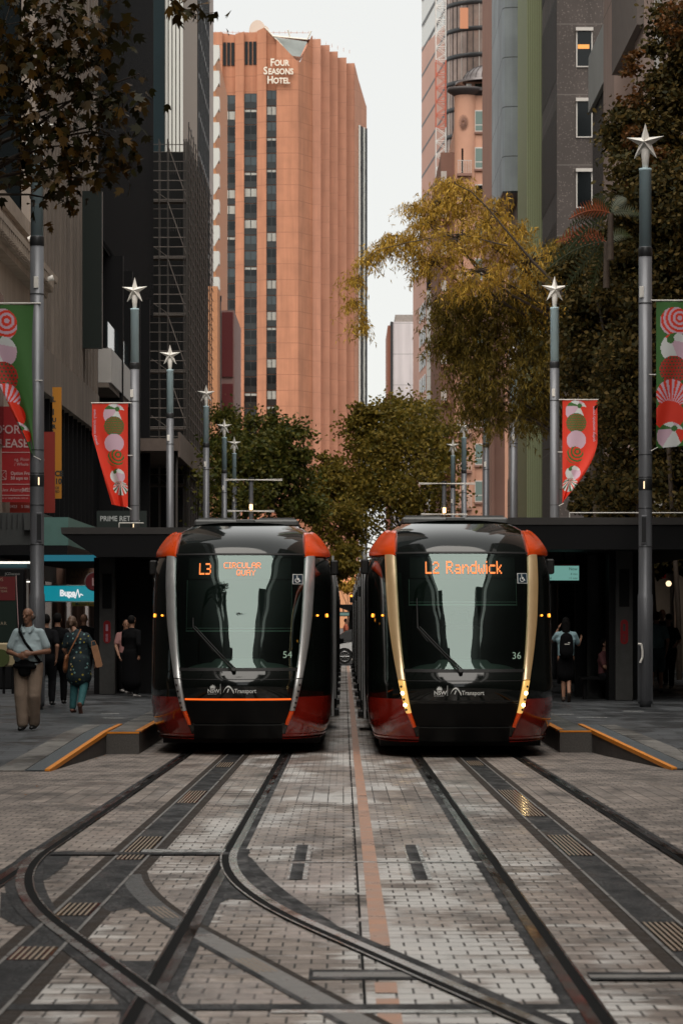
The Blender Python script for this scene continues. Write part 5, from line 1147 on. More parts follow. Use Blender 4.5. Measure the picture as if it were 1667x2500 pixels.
b = MB(); b.box(RX, RX + .59, yr(1482), yr(1436), 23.0, 25.3); b.build('grey_panel', M_greypanel, T)
b = MB()
for k in range(24):
    y = yr(1482) + (yr(1436) - yr(1482)) * k / 24; b.box(RX + .15, RX + .35, y, y + .12, 8, 23)
b.build('louvres', M_louvre, T)
for (a, c, m) in ((1506, 1479, M_pinkstone), (1602, 1556, M_pinkstone), (1622, 1604, M_whitepan), (1700, 1624, M_pinkstone)):
    b = MB(); b.box(RX - .1, RX + .6, yr(a), yr(c), 4.6, 40); b.build('pilaster', m, T)
b = MB(); b.box(RX - .35, RX + .5, 96.3, 105.3, 21.9, 40); b.build('projecting_bay', mat('brown_grey_bay', (.12, .1, .09), .7, var=.15), T)
b = MB(); b.box(RX + .59, RX + .62, 50, 118, 4.6, 8); b.build('ground_recess', M_shop, T)
T = fcbuild('shopfront_row', 'beige pillared arcade along the right footpath', 'shops')
b = MB(); b.box(RX + 1.2, 26, 50, 119, .3, 4.6); b.build('wall', mat('tan_arcade_wall', (.10, .078, .062), .7, var=.15, scale=.5), T)
for k in range(9):
    b = MB(); y = 61 + k * 6.6; b.box(RX, RX + .5, y, y + .6, .3, 4.6); b.build('pier', mat('beige_arcade_pier', (.27, .21, .16), .7, var=.1), T)
    b = MB(); b.box(RX + 1.17, RX + 1.2, y + 1.2, y + 4.6, .8, 3.4); b.build('window', M_winblack, T)
b = MB(); b.box(RX - .9, RX + .6, 50, 119, 4.3, 4.7); b.build('awning', M_canopy, T)
b = MB(); b.ball((X(1632, 90), 90, Zh(1425, 90)), .09); b.build('wall_light', M_warm, label='small round warm light on the arcade wall at the right edge', cat='light')

T = fcbuild('pebble_building', 'dark pebble-faced concrete building with stacked windows, upper right')
PZ = 137.; b = MB(); b.box(RX, 32, PZ, yr(1323), 0, 70); b.build('wall', M_pebble, T)
k = 0
for k in range(14):
    z0 = Zh(160, PZ) - (k - 2) * 3.37
    if z0 < 20: break
    b = MB(); x0, x1 = X(1409, PZ), X(1443, PZ); h = 87 * PZ / F
    b.box(x0 - .06, x1 + .06, PZ - .06, PZ, z0 - .06, z0 + h + .06); fr = b.build('window', M_frame, T)
    b = MB(); b.box(x0, x1, PZ - .065, PZ - .06, z0, z0 + h); b.build('pane', M_winblack, fr)
    b = MB(); b.box(x0 - .08, x1 + .08, PZ - .2, PZ, z0 + h - .04, z0 + h + .12); b.build('hood', M_frame, fr)
    if k == 2: b = MB(); b.box(x0 + .02, x1 - .1, PZ - .068, PZ - .065, z0 + h * .48, z0 + h * .6); b.build('ceiling_light', glow('office_light', (1, .38, .08), 1.2), fr)
b = MB()
for k in range(9):
    for j in range(15): y = PZ + .5 + j * .66; b.box(RX - .02, RX + .01, y, y + .34, 17 + k * 3.37 * 1.6, 17 + k * 3.37 * 1.6 + 4.0)
b.build('side_louvres', M_louvre, T)
T = fcbuild('green_clad_building', 'tall narrow green ribbed metal facade between concrete walls on the right')
GZ = 150.; b = MB(); gx0, gx1 = X(1286, GZ), X(1322, GZ) + .1; b.box(gx0, gx1 + 8, GZ, GZ + 8, 0, 70); b.build('wall', M_greend, T)
b = MB(); n = 9
for k in range(n): x = gx0 + (gx1 - gx0) * k / n; b.box(x, x + (gx1 - gx0) / n * .55, GZ - .06, GZ, 0, 70)
b.build('ribs', M_green, T)
T = fcbuild('concrete_building', 'blue-grey concrete building that stops short above the trees, right side')
CZ_ = 163.; b = MB(); cx0, cx1 = X(1227, CZ_), X(1290, CZ_); zb = Zh(465, CZ_)
b.prism([(cx0, CZ_ + .5), (cx0 + .12, CZ_ + .15), (cx0 + .55, CZ_), (cx1, CZ_), (cx1, CZ_ + 12), (cx0, CZ_ + 12)], zb, 70); b.build('wall', M_concb, T)
b = MB(); b.box(cx0 + 1, cx1 + 3, CZ_ + 3, CZ_ + 12, 0, zb); b.box(cx0 + .5, cx1, CZ_ + 1, CZ_ + 4, 0, 10); b.build('base', M_pinkstone, T)
b = MB(); b.box(cx0, cx1, CZ_ + .1, CZ_ + 12, zb - .1, zb - .001); b.build('soffit', M_poled, T)
T = fcbuild('brown_pier_building', 'narrow brownish salmon wall strip right of the domed turret')
b = MB(); BZ = 185; b.box(X(1199, BZ), X(1232, BZ), BZ, BZ + 12, 0, 80); b.box(X(1199, BZ), X(1206, BZ), BZ - .4, BZ, 0, 80); b.build('wall', M_salmond, T)
# domed turret building
T = fcbuild('turret_building', 'salmon coloured corner building with a dome, cornice and small white balconies')
TZ = 215.; tx0, tx1 = X(1110, TZ), X(1203, TZ); zc = Zh(232, TZ)
b = MB(); b.box(tx0 + .5, tx1 + 6, TZ, TZ + 30, 0, zc)
cxr = tx0 + .8; b.lathe([(.82, 0), (.82, zc)], (cxr, TZ + .35), 28); b.build('wall', M_salmon, T)
b = MB(); b.box(X(1072, TZ + 8), tx0 + 1, TZ + 4, TZ + 30, 0, Zh(350, TZ)); b.build('side_wing', M_salmond, T)
b = MB(); b.lathe([(.82, zc), (1.35, zc + .35), (1.35, zc + .55), (0, zc + .6)], (cxr, TZ + .35), 32); b.box(tx0 + 1.2, tx1 + 2, TZ - .5, TZ + 3, zc + .3, zc + .55); b.build('cornice', M_darkcorn, T)
b = MB(); dc = X(1200, TZ); b.box(X(1140, TZ), tx1 + 2, TZ + .6, TZ + 4, zc + .6, Zh(195, TZ)); b.build('attic', M_salmon, T)
for (a, c) in ((1139, 1152), (1160, 1177), (1181, 1200)):
    b = MB(); b.box(X(a, TZ), X(c, TZ), TZ + .5, TZ + .6, Zh(222, TZ), Zh(200, TZ)); b.build('window', M_winblack if a > 1150 else M_frame, T)
b = MB(); rr = (1203 - 1134) * TZ / F; b.lathe([(rr * 1.25, Zh(195, TZ)), (rr * 1.25, Zh(190, TZ)), (rr, Zh(188, TZ))] + [(rr * math.cos(t), Zh(188, TZ) + rr * .6 * math.sin(t)) for t in np.linspace(0, math.pi / 2, 8)], (dc, TZ + 2), 36); b.build('dome', M_slate, T)
b = MB()
for k in range(14):
    a = math.pi + math.pi * k / 13
    for t0, t1 in zip(np.linspace(0, 1.4, 6)[:-1], np.linspace(0, 1.4, 6)[1:]):
        p = lambda t: (dc + rr * 1.01 * math.cos(t) * math.cos(a), TZ + 2 + rr * 1.01 * math.cos(t) * math.sin(a), Zh(188, TZ) + rr * .61 * math.sin(t)); b.tube(p(t0), p(t1), .03, n=4)
b.build('dome_ribs', M_darkcorn, T)
for k in range(13):     # stacked windows with sills, and juliet balconies
    dy = k * 90.5; y0p, y1p = 268 + dy, 321 + dy
    if y1p > 1250: break
    b = MB(); x0, x1 = X(1158, TZ), X(1190, TZ); b.box(x0, x1, TZ - .06, TZ, Zh(y1p, TZ), Zh(y0p, TZ)); wf = b.build('window', M_frame, T)
    b = MB(); zm = Zh(y0p + (y1p - y0p) * .68, TZ); b.box(x0 + .08, x1 - .08, TZ - .07, TZ - .06, Zh(y1p - 3, TZ), zm - .04); b.box(x0 + .08, x1 - .08, TZ - .07, TZ - .06, zm + .04, Zh(y0p + 3, TZ)); b.build('pane', mat('pale_green_pane', (.2, .27, .25), .15) if k % 3 < 2 else M_winblack, wf)
    b = MB(); b.box(x0 - .1, x1 + .1, TZ - .16, TZ, Zh(y1p + 5, TZ), Zh(y1p, TZ)); b.build('sill', M_salmond, wf)
    if k >= 1:
        xb = X(1133, TZ); yf = TZ - .5; zb_ = Zh(y1p + 14, TZ)
        b = MB(); b.box(xb - .22, xb + .22, yf + .05, yf + .12, zb_, zb_ + 1.9); b.build('balcony_door', M_winblack, T)
        b = MB()
        for j in range(9): x = xb - .5 + j * .125; b.tube((x, yf - .25, zb_), (x, yf - .25, zb_ + .95), .022, n=4)
        b.tube((xb - .53, yf - .25, zb_ + .95), (xb + .53, yf - .25, zb_ + .95), .03, n=4); b.build('balcony_rail', M_frame, T)
        b = MB(); b.box(xb - .56, xb + .56, yf - .3, yf + .6, zb_ - .2, zb_); b.build('balcony_slab', M_salmond, T)
        b = MB(); b.box(xb - 1.6, xb - .95, TZ + 3.5, TZ + 4.4, zb_ - .2, zb_); b.build('side_slab', M_salmon, T); b = MB(); b.box(xb - 1.62, xb - 1.2, TZ + 3.4, TZ + 3.5, zb_, zb_ + .8); b.build('side_rail', M_frame, T)
b = MB(); xm, zm = X(1130, TZ), Zh(300, TZ)
for k in range(20):
    a = 2 * math.pi * k / 20; b.tube((xm + .1 * math.cos(a), TZ - .58, zm + .12 * math.sin(a)), (xm + .36 * math.cos(a), TZ - .55, zm + .55 * math.sin(a)), .03, n=4)
b.build('sun_medallion', M_salmond, T)
# banded pink tower, curved glass tower, crane mast
T = fcbuild('pink_banded_tower', 'pink stone tower with slanting dark bands beside the crane mast')
b = MB(); p0 = (X(1029, 312), 312); p1 = (X(1085, 300), 300); zt = Zh(88, 306)
b.prism([p0, p1, (p1[0] + .4, 326), (p0[0] + .8, 328)], 0, zt); b.build('wall', M_pinkband, T)
b = MB(); b.prism([(p0[0] + .02, p0[1] + .3), (p1[0], p1[1] + .3), (p1[0] + .4, 326), (p0[0] + .8, 328)], zt, 90); b.build('upper_glazing', mat('pale_sky_glass', (.5, .52, .5), .2), T)
for k in range(24):
    z = 14 + k * 2.75; zq = lambda t: z + 0
    b = MB(); v = []
    for (q, dz) in ((p0, 0), (p1, 2.0)): v += [(q[0], q[1] - .1, z + dz), (q[0], q[1] - .1, z + dz + .28)]
    b.add(v, [(0, 2, 3, 1)]); b.build('band', M_poled, T)
T = fcbuild('curved_glass_tower', 'curved bronze glass tower behind the domed turret, top of the photo')
GZ2 = 330.; gcx = X(1195, GZ2); gr = 108 * GZ2 / F; b = MB(); b.lathe([(gr, 0), (gr, 95)], (gcx, GZ2 + gr), 48); b.build('wall', mat('bronze_glass', (.30, .23, .2), .15, spec=.6, var=.5, scale=.25), T)
for k in range(16):
    b = MB(); z = 95 - 4 - k * 2.9 * 330 / 330 * 1.05; b.lathe([(gr + .02, z), (gr + .12, z + .05), (gr + .12, z + .5), (gr + .02, z + .55)], (gcx, GZ2 + gr), 48); b.build('band', M_poled, T)
for k in range(22):
    a = math.pi + math.pi * k / 22 + .05; b = MB(); x, y = gcx + (gr + .05) * math.cos(a), GZ2 + gr + (gr + .05) * math.sin(a); b.tube((x, y, 30), (x, y, 95), .05, n=4); b.build('mullion', M_frame if k % 3 == 0 else M_poled, T)
b = MB(); b.box(X(1125, 325), X(1145, 325), 327.6, 327.9, Zh(60, 326), Zh(10, 326)); b.build('lit_window', glow('orange_office_glow', (1, .4, .2), .6), T)
M_craner = mat('crane_red', (.6, .16, .1), .5); M_cranew = mat('crane_white', (.75, .73, .7), .5)
T = thing('crane_mast', (X(1076, 255), 255, 0), 'white and red lattice crane mast in front of the pink tower', 'crane')
KZ = 255.; kx0, kx1 = X(1064, KZ), X(1088, KZ); kw = kx1 - kx0; n = 0; z = 30.
while z < 62:
    b = MB(); s_ = kw
    for (x, y) in ((kx0, KZ), (kx1, KZ), (kx0, KZ + s_), (kx1, KZ + s_)): b.tube((x, y, z), (x, y, z + 1.2), .06, n=4)
    for yy in (KZ, KZ + s_):
        b.tube((kx0, yy, z), (kx1, yy, z), .04, n=4); b.tube((kx0, yy, z), (kx1, yy, z + .6), .04, n=4); b.tube((kx1, yy, z + .6), (kx0, yy, z + 1.2), .04, n=4)
    b.build('section', M_craner if 44.5 < z < 51 or z < 40 else M_cranew, T); z += 1.2
# stone office by the trees and low white block
T = fcbuild('stone_office', 'grey stone office with a pink flank and dark square windows behind the golden tree')
OZ = 290.; b = MB(); ox0, ox1 = X(1041, OZ), X(1100, OZ); zt = Zh(640, OZ); b.box(ox0, ox1 + 6, OZ, OZ + 20, 0, zt)
b.build('wall', M_greystone, T)
b = MB(); fx = X(1008, OZ + 14); b.add([(ox0, OZ + .05, 0), (fx, OZ + 14, 0), (fx, OZ + 14, Zh(690, OZ + 14)), (ox0, OZ + .05, zt)], [(3, 2, 1, 0)]); b.build('flank', M_pinkband, T)
b = MB(); b.box(ox0, ox1, OZ - .08, OZ, Zh(707, OZ), zt - .1); b.build('window_band', M_winblack, T)
for k in range(5):
    b = MB(); y0p = 728 + k * 60; b.box(X(1063, OZ), ox1, OZ - .07, OZ, Zh(y0p + 38, OZ), Zh(y0p, OZ)); b.build('window', M_winblack, T)
    for j in range(4):
        b = MB(); t0 = .05 + j * .12; t1 = t0 + .07; zt_, zb_ = Zh(y0p + 2 + 10 * t0, OZ), Zh(y0p + 42 + 10 * t0, OZ); P = lambda t, z: (ox0 + (fx - ox0) * t - .06, OZ + 14 * t - .06, z); b.add([P(t0, zb_), P(t1, zb_), P(t1, zt_), P(t0, zt_)], [(3, 2, 1, 0)]); b.build('slit_window', M_winblack, T)
T = fcbuild('white_block', 'low white block with a dark edge and brick roof box, standing in the sky gap')
WZ = 390.; b = MB(); b.box(X(959, WZ), X(1015, WZ), WZ, WZ + 20, 0, Zh(785, WZ)); b.build('wall', panelled('white_render_panels', (.62, .57, .58), .05, 0, 4.2, .08, (.35, .33, .33), .7), T)
b = MB(); b.box(X(953, WZ), X(959, WZ), WZ - .2, WZ + 20, 0, Zh(785, WZ)); b.build('dark_edge', M_poled, T)
b = MB(); b.box(X(946.5, WZ), X(953, WZ), WZ + .5, WZ + 20, 0, Zh(793, WZ)); b.build('brick_strip', mat('brick_brown', (.28, .11, .07), .8), T)
b = MB(); b.box(X(965, WZ), X(1015, WZ), WZ + 2, WZ + 18, Zh(785, WZ), Zh(764, WZ)); b.build('roof_box', mat('grey_brick', (.26, .23, .21), .8, var=.2), T)

# --- the street canyon carried on behind the viewpoint (mirrored in the trams and shading the road)
for (x0, x1, y0, y1, h, nm, lab) in ((-24, LX, 2, 54.9, 32, 'office_or_added_block', 'dark office block left of the road beside the viewpoint, mirrored in tram glass'),
        (-24, LX, -60, 1.9, 46, 'office_or_added_block', 'dark office block on the left behind the viewpoint, mirrored in the tram glass'), (-26, LX, -190, -60.1, 58, 'office_or_added_block', 'tall dark tower on the left far behind the viewpoint, mirrored in the tram glass'),
        (RX, 24, 2, 49.9, 30, 'office_or_added_block', 'dark office block right of the road beside the viewpoint, mirrored in tram glass'), (RX, 24, -70, 1.9, 50, 'office_or_added_block', 'dark office block on the right behind the viewpoint, mirrored in the tram glass'), (-40, 40, -215, -190, 26, 'office_or_added_block', 'unseen low dark block added far behind the viewpoint to cut horizon glare'), (RX, 26, -190, -70.1, 58, 'office_or_added_block', 'tall dark tower on the right far behind the viewpoint, mirrored in the tram glass')):  # unseen street-end block is added to cut glare from the low horizon
    T = fcbuild(nm, lab); b = MB(); b.box(x0, x1, y0, y1, -.1, h); b.build('wall', mat('dark_office_stone', (.03, .027, .025), .7, var=.2, scale=.2), T)
    xs = x1 if x1 < 0 or x1 <= LX + 1 else x0
    for k in range(2, int(h / 8)) if y0 > -1 else ():
        b = MB(); b.box(*(sorted((xs - .05, xs + .05))), y0 + 2, y1 - 2, 6 + k * 8, 10 + k * 8); b.build('window_band', M_winblack, T)
# ------------------------------------------------------------- trees
M_bark = mat('dark_bark', (.045, .03, .02), .8, var=.3, scale=6, bump=.4, bscale=30)
M_leafG = leafmat('plane_leaves', [(.035, .05, .012), (.09, .10, .02), (.20, .17, .03), (.06, .07, .015), (.14, .12, .02)])
M_leafG2 = leafmat('yellowing_plane_leaves', [(.06, .06, .012), (.2, .16, .025), (.38, .26, .045), (.11, .09, .016), (.27, .19, .03)], .6, .3)
M_leafY = leafmat('golden_fine_leaves', [(.16, .11, .018), (.48, .29, .04), (.66, .42, .07), (.26, .18, .03), (.5, .27, .045)], .5, .35)
M_leafB = leafmat('bamboo_like_leaves', [(.05, .04, .01), (.16, .11, .02), (.26, .18, .03), (.09, .08, .018)], .5, .3)
M_leafD = leafmat('dark_ivy_leaves', [(.014, .015, .004), (.045, .038, .009), (.11, .07, .016), (.025, .022, .006)], .7, .2)
M_leafR = leafmat('red_brown_leaves', [(.05, .03, .01), (.16, .06, .015), (.10, .045, .012), (.05, .035, .01)], .5, .25)
M_leafN = leafmat('near_plane_leaves', [(.014, .015, .004), (.035, .03, .007), (.11, .055, .009), (.016, .014, .004)], .45, .2)
SH = {'plane': ([(0, 0), (-.28, .12), (-.5, .42), (-.22, .42), (-.3, .8), (-.1, .66), (0, 1.05), (.1, .66), (.3, .8), (.22, .42), (.5, .42), (.28, .12)]),
      'leaf': [(0, 0), (-.28, .35), (-.22, .7), (0, 1), (.22, .7), (.28, .35)], 'thin': [(0, 0), (-.09, .4), (0, 1), (.09, .4)]}
def leaves(name, mt, P, size, shape, parent, droop=.5, up=None, spread=1.0, fold=.15):
    """one small leaf polygon per point, facing every way"""
    S = np.array(SH[shape]); k = len(S); n = len(P); P = np.asarray(P, float)
    az = rng.uniform(0, 2 * math.pi, n); el = rng.normal(-droop, .45 * spread, n)
    d = np.stack([np.cos(az) * np.cos(el), np.sin(az) * np.cos(el), np.sin(el)], 1)
    r = rng.normal(size=(n, 3)); w_ = np.cross(d, r); w_ /= np.linalg.norm(w_, axis=1)[:, None] + 1e-9; nn = np.cross(d, w_)
    s = size * rng.uniform(.65, 1.3, n)
    V = P[:, None, :] + s[:, None, None] * (S[None, :, 1, None] * d[:, None, :] + S[None, :, 0, None] * w_[:, None, :] + fold * (np.abs(S[None, :, 0, None]) * 2 - .3 * S[None, :, 1, None] ** 2) * nn[:, None, :])
    loc = np.array(parent.location) if parent is not None else np.zeros(3)
    V = (V - loc).reshape(-1, 3); me = bpy.data.meshes.new(name); me.vertices.add(n * k); me.vertices.foreach_set('co', V.ravel())
    me.loops.add(n * k); me.loops.foreach_set('vertex_index', np.arange(n * k)); me.polygons.add(n); me.polygons.foreach_set('loop_start', np.arange(n) * k); me.polygons.foreach_set('loop_total', np.full(n, k))
    a = me.attributes.new('rnd', 'FLOAT', 'FACE'); a.data.foreach_set('value', rng.uniform(0, 1, n)); me.materials.append(mt); me.update(); me.validate()
    o = bpy.data.objects.new(name, me); COL.objects.link(o); o.parent = parent; return o
def limb_pts(a, b, n=7, wob=.1, sag=0.):
    a = np.array(a, float); b = np.array(b, float); L_ = np.linalg.norm(b - a); t = np.linspace(0, 1, n)[:, None]
    p = a + (b - a) * t + np.concatenate([np.zeros((1, 3)), np.cumsum(rng.normal(size=(n - 2, 3)) * wob * L_ / n, 0), np.zeros((1, 3))]) ; p[-1] = b
    p[:, 2] += sag * np.sin(math.pi * t[:, 0]) ; return p
def tree(name, base, forks, blobs, mt, size, shape, label, per=260, cat='tree', tr=.22, droop=.5, clump=.33, group=None, twigs=True, spray=0):
    """trunk to a fork, limbs to each blob centre; each blob is a swarm of small clumps, each clump a tuft of leaves"""
    T = thing(name, base, label, cat, group); b = MB(); f = np.array(forks[0], float); tp_ = limb_pts(base, f, 6, .04)
    b.path([tuple(p) for p in tp_], list(np.linspace(tr, tr * .7, 6)), 10)
    P = []
    for (cx, cy, cz, rx_, ry_, rz_, wgt) in blobs:
        q = limb_pts(f, (cx, cy, cz), 7, .12, .2); b.path([tuple(p) for p in q], list(np.linspace(tr * .4, .02, 7) if wgt > .95 else np.linspace(.03, .008, 7)), 6) if wgt > .8 else None
        nc = max(6, int(14 * wgt))
        for _ in range(nc):
            v = rng.normal(size=3); v /= np.linalg.norm(v); rr_ = rng.uniform(.35, 1.0) ** .6
            c = np.array([cx + v[0] * rx_ * rr_, cy + v[1] * ry_ * rr_, cz + v[2] * rz_ * rr_])
            if twigs:
                m_ = limb_pts((cx, cy, cz), c, 4, .15); b.path([tuple(p) for p in m_], [.03, .02, .014, .006], 4)
            m = max(8, int(per * rng.uniform(.5, 1.3))); cr_ = clump * rng.uniform(.6, 1.3) * (rx_ + ry_ + rz_) / 3
            if spray:      # leaves strung along hanging twigs
                ns = max(2, m // 14)
                for _k in range(ns):
                    o_ = c + rng.normal(size=3) * cr_ * .35; az_ = rng.uniform(0, 2 * math.pi); ln = rng.uniform(.35, 1.0) * spray; t_ = rng.uniform(0, 1, 14)[:, None]
                    dd = np.array([[math.cos(az_) * .8 - .25, math.sin(az_) * .8, .25]]); pp = o_ + dd * ln * t_ + np.array([[0, 0, -1.0]]) * ln * t_ ** 2 + rng.normal(size=(14, 3)) * .035
                    P.append(pp)
            else:
                w3 = rng.normal(size=(m, 3)) * np.array([cr_, cr_, cr_ * .55]) * .6; P.append(c + w3)
    b.build('trunk', M_bark, T); P = np.concatenate(P); leaves('crown', mt, P, size, shape, T, droop); return T, P
def B_(px, py, Z, rx_, rz_, w=1., ry_=None): x, z = xz(px, py, Z); return (x, Z, z, rx_, ry_ or rx_, rz_, w)
# mid-distance plane trees over the far platforms
tree('plane_tree', (-6.2, 150, .2), [(-5.6, 150, 4.5)], [B_(700, 1070, 150, 1.25, 1.1, 1.2), B_(640, 1060, 152, 1.3, 1.2, 1.2), B_(590, 1110, 148, 1.4, 1.5, 1.5), B_(660, 1130, 150, 1.6, 1.3, 1.6), B_(722, 1130, 150, .8, .9, 1.), B_(620, 1190, 150, 2.0, 1.4, 1.6), B_(700, 1200, 152, 1.6, 1.2, 1.4), B_(550, 1050, 156, 1.1, 1.3, 1.1), B_(735, 1240, 150, .9, .7, .8), B_(560, 1200, 146, 1.6, 1.6, 1.2)],
     M_leafG, .24, 'leaf', 'dark green plane tree between the left poles and the hotel tower', per=120, clump=.6)
tree('plane_tree', (5.2, 158, .2), [(4.2, 158, 5)], [B_(960, 1050, 160, 1.9, 1.7, 2.), B_(900, 1060, 160, 1.2, 1.6, 1.5), B_(880, 1010, 160, .6, .6, .6), B_(1000, 1120, 158, 2.2, 1.9, 2.2), B_(890, 1150, 158, 1.6, 1.6, 1.8), B_(810, 1130, 160, .85, .8, .9), B_(820, 1200, 158, 1.5, 1.3, 1.6), B_(920, 1230, 156, 1.8, 1.6, 1.8), B_(1040, 1200, 156, 1.9, 1.8, 1.8), B_(770, 1190, 158, .9, .8, .8), B_(760, 1230, 155, 1.0, .9, 1.), B_(830, 1290, 154, 1.5, 1.3, 1.6), B_(860, 1370, 152, 1.0, .8, 1.1), B_(820, 1400, 153, .7, .5, .7), B_(1080, 1100, 160, 1.4, 1.8, 1.4), B_(1010, 1020, 165, 1.7, 1.3, 1.5)],
     M_leafG2, .24, 'leaf', 'yellow green plane tree in the middle, hanging over both trams', per=130, clump=.6)
# golden arching tree on the right
GB = [B_(1080, 490, 88, .55, .5, 1.3), B_(1140, 480, 88, .6, .45, 1.3), B_(1045, 545, 88, .6, .5, 1.2), B_(1110, 580, 87, .8, .6, 1.6), B_(1190, 540, 88, .7, .55, 1.4), B_(1230, 600, 88, .8, .65, 1.4), B_(1290, 640, 88, .9, .75, 1.7), B_(1160, 660, 87, .9, .6, 1.6), B_(1060, 640, 88, .7, .4, 1.2), B_(1340, 700, 89, .9, .7, 1.5),
      B_(1010, 590, 88, .45, .22, .8), B_(975, 575, 88, .4, .2, .7), B_(935, 600, 88, .36, .18, .7), B_(900, 635, 88, .28, .2, .6), B_(872, 680, 88, .16, .3, .5), B_(1005, 500, 88, .3, .08, .3), B_(866, 740, 88, .12, .3, .35), B_(888, 790, 88, .09, .35, .25), B_(1030, 625, 88, .4, .3, .6), B_(1215, 500, 89, .4, .35, .5), B_(1260, 560, 89, .4, .35, .6), B_(1100, 445, 88, .45, .18, .6), B_(1390, 760, 89, .8, .7, 1.3)]
T, _p = tree('golden_tree', (8.3, 90, .3), [(7.4, 90, 10.5)], GB, M_leafY, .17, 'thin', 'golden yellow fine-leaved tree arching over the street on the right', per=92, clump=.85, tr=.16, droop=.95, spray=.8)
b = MB(); br = [(1400, 760), (1350, 690), (1300, 640), (1240, 570), (1190, 510), (1150, 470), (1110, 450)]; b.path([(*[xz(p[0], p[1], 87)[0], 86.8], xz(p[0], p[1], 87)[1]) for p in br], [.06, .05, .04, .033, .025, .018, .01], 6)
b.path([(xz(p, q, 87)[0], 87, xz(p, q, 87)[1]) for p, q in ((1240, 600), (1120, 570), (1000, 590), (920, 610), (880, 650), (868, 720), (885, 800))], [.025, .02, .015, .01, .008, .006, .004], 5)
b.build('branch', M_bark, T)
DB = [B_(1330, 780, 90, 1.2, 1.0, 2.2), B_(1230, 750, 90, 1.1, .9, 2.), B_(1165, 790, 90, .7, .8, 1.4), B_(1400, 690, 90, 1.0, .9, 1.8), B_(1440, 620, 91, .8, .7, 1.4), B_(1380, 600, 91, .6, .5, 1.), B_(1450, 780, 91, .9, .9, 1.6), B_(1270, 870, 90, 1.3, 1.0, 2.2), B_(1380, 860, 90, 1.2, 1.1, 2.), B_(1185, 900, 90, .7, .8, 1.5), B_(1190, 1000, 91, .8, .6, 1.2), B_(1290, 960, 91, .9, .6, 1.2), B_(1120, 730, 90, .8, .5, 1.4), B_(1140, 850, 91, .6, .6, 1.2), B_(1150, 960, 91, .7, .5, 1.1), B_(1320, 1010, 92, .8, .5, 1.), B_(1440, 1000, 92, .8, .6, 1.), B_(1090, 800, 91, .5, .5, .9), B_(1430, 900, 91, .8, .8, 1.2)]
tree('bamboo_tree', (8.6, 93, .3), [(8.0, 92, 7)], DB, M_leafB, .2, 'thin', 'dark olive bamboo-like tree below and right of the golden one', per=150, clump=.85, tr=.16, droop=.95, spray=.85)
# dark ivy and creeper masses on the right edge
VB = [B_(1560, 330, 78, .9, 1.1, 1.6), B_(1620, 300, 78, .9, 1.4, 1.6), B_(1600, 480, 77, 1.2, 1.2, 2.), B_(1660, 500, 76, 1.1, 1.3, 1.8), B_(1530, 640, 78, 1.2, 1.3, 2.), B_(1620, 650, 77, 1.3, 1.4, 2.), B_(1450, 640, 80, .9, .9, 1.2), B_(1480, 780, 80, 1.3, 1.3, 2.), B_(1600, 800, 77, 1.5, 1.4, 2.), B_(1560, 940, 78, 1.5, 1.2, 1.8), B_(1650, 960, 77, 1.3, 1.3, 1.8), B_(1460, 900, 82, 1.1, 1.1, 1.4), B_(1640, 120, 78, .7, 1.3, 1.4), B_(1590, 1100, 78, 1.4, 1.2, 1.6), B_(1500, 1120, 80, 1.1, 1.1, 1.2), B_(1650, 1200, 77, 1.2, 1.1, 1.4), B_(1540, 1220, 80, 1.1, .8, 1.)]
tree('ivy_tree', (8.7, 80, .3), [(8.3, 79, 6)], VB, M_leafD, .15, 'leaf', 'dark tree smothered in ivy at the right edge', per=330, clump=.45, tr=.25)
tree('creeper', (8.9, 76, .3), [(8.8, 76, 8)], [B_(1570, 250, 77.5, .45, .5, .5), B_(1540, 330, 77, .35, .4, .4), B_(1650, 60, 77, .35, .7, .6), B_(1545, 150, 77, .2, .55, .35), B_(1600, 400, 76.5, .5, .4, .5), B_(1530, 470, 76.5, .3, .4, .4)],
     M_leafR, .13, 'leaf', 'red brown creeper sprays climbing at the top right corner', per=70, clump=.5, cat='creeper', tr=.08)
tree('shrub', (X(1470, 112), 112, .3), [(X(1470, 112), 112, 3)], [B_(1450, 1190, 112, .8, .7, 1.3), B_(1500, 1180, 112, .9, .9, 1.4), B_(1440, 1240, 112, .7, .5, 1.), B_(1560, 1230, 112, 1.1, .8, 1.2)], M_leafD, .2, 'leaf', 'glossy dark shrub above the right shelter roof', per=130, clump=.4, cat='shrub', tr=.08)
tree('shrub', (X(1640, 84), 84, .3), [(X(1645, 84), 84, 3)], [B_(1640, 1360, 84, .5, .45, 1.), B_(1610, 1385, 84, .3, .25, .5), B_(1665, 1330, 84, .5, .6, 1.)], M_leafD, .16, 'leaf', 'leafy branch hanging beside the nearest right pole at canopy height', per=110, clump=.4, cat='shrub', tr=.06)
